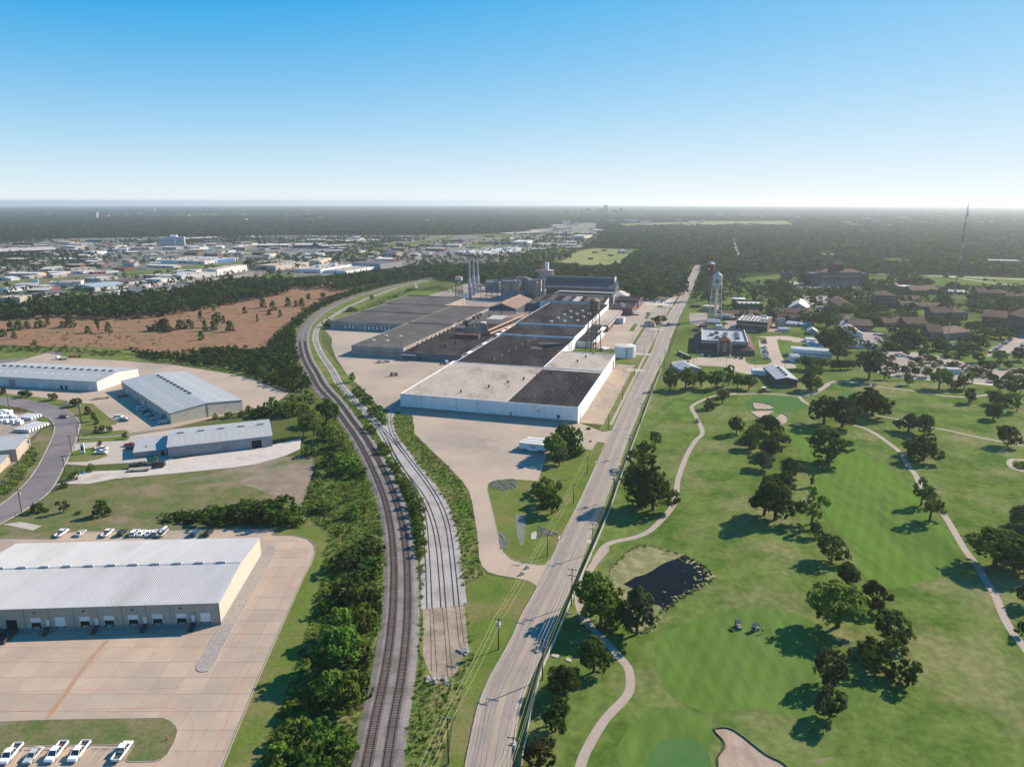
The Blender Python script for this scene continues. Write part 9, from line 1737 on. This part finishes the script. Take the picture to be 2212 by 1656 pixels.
area_scatter('yard_bank_shrubs',tl('11',(1355,300),(1368,430),(1500,565),(1640,695),(1790,855),(1840,935),(1870,1060),(1905,1300),(1830,1300),(1790,1080),(1700,900),(1550,740),(1400,580),(1310,400)),2.2,1.4,2.6,.6,1.3,SHR,14,'dark shrubs at the edge of the factory yard',.55)
MID=tl('11',(1400,1650),(1340,1500),(1330,1250),(1280,1050),(1210,860),(1090,640),(960,430),(830,230),(640,0),(700,0),(860,170),(990,320),(1100,510),(1190,650),(1290,820),(1390,980),(1440,1180),(1450,1400),(1465,1650))+tl('12',(1440,280),(1380,280))
area_scatter('track_weeds',MID,1.2,.7,1.4,.4,1.0,WD,15,'weeds between main line and sidings',.15)
THK=tl('00',(1100,1390),(1560,1420),(1800,1365),(2208,1385))+tl('10',(100,1350),(250,1185),(330,1180),(335,1350),(390,1550),(460,1650))+tl('11',(480,60),(300,70))+tl('10',(60,1640))+tl('00',(2100,1565),(1700,1490),(1300,1450))
area_scatter('thicket',THK,3.6,4,7,3,6.5,[LOD[3],LOD[0],LOD[2]],16,'dense thicket along the concrete yard edge',.1)
area_scatter('thicket',tl('10',(310,1140),(430,1020),(640,925),(860,862),(1200,782),(1460,735),(1470,742),(1250,800),(900,888),(700,955),(540,1040),(420,1130),(360,1200)),4.5,5,8,3,7,[LOD[3],LOD[0],LOD[2]],17,'dense thicket along the far curve of the main line',.1)
area_scatter('thicket',tl('00',(-100,1345),(400,1345),(900,1370),(1100,1395),(1000,1420),(600,1390),(200,1380),(-100,1390)),4.0,3,5,1.2,3,[LOD[3]],18,'low scrub at the foot of the brown field',.3)
area_scatter('thicket',tl('01',(1400,1150),(1600,1110),(1900,1060),(2208,1000))+tl('11',(150,1000),(350,1090),(450,1150),(400,1220),(0,1215))+tl('01',(1800,1205),(1450,1180)),2.6,3,5,1.6,3.2,SHR,19,'dense scrub between the dry field and the mown strip',.1)
area_scatter('meadow_weeds',tl('10',(860,1045),(1060,935),(1320,842),(1560,802),(1790,850),(1790,880),(1560,850),(1330,860),(1050,980)),2.6,1.5,3.5,.8,2,SHR,20,'weeds on the meadow beyond the warehouses',.45)
area_scatter('pond_reeds',tl('21',(850,1590),(960,1480),(1060,1400),(1200,1392),(1330,1427),(1480,1462),(1620,1535),(1705,1598),(1745,1650),(1720,1650),(1600,1550),(1470,1480),(1320,1445),(1200,1410),(1070,1420),(975,1495),(870,1600)),.9,.5,1.3,.25,.9,WD,21,'reeds round the pond edge',.45)
area_scatter('pond_reeds',tl('22',(1745,30),(1690,85),(1560,155),(1440,220),(1330,325),(1250,445),(1150,505),(1100,490),(1200,420),(1290,300),(1420,195),(1550,130),(1670,65),(1725,20)),.9,.5,1.3,.25,.9,WD,22,'reeds round the pond edge',.45)
area_scatter('street_weeds',tl('01',(150,690),(260,530),(330,600),(220,800),(60,960),(0,960),(0,860)),1.4,1.2,2.2,.6,1.4,WD,23,'rank weeds behind the tan depot',.2)
# ---- haze
hm=bpy.data.materials.new('haze_air');n_=nodes_of(hm);ou=n_.nodes.new('ShaderNodeOutputMaterial');pv=n_.nodes.new('ShaderNodeVolumePrincipled')
pv.inputs['Color'].default_value=(.86,.92,1.0,1);pv.inputs['Density'].default_value=HAZE;pv.inputs['Anisotropy'].default_value=.4
n_.links.new(pv.outputs[0],ou.inputs['Volume'])
hb=MB().box(-37000,-3500,-225,37000,45000,130).build('haze',hm,kind='stuff',label='thin pale haze hanging over the whole landscape')
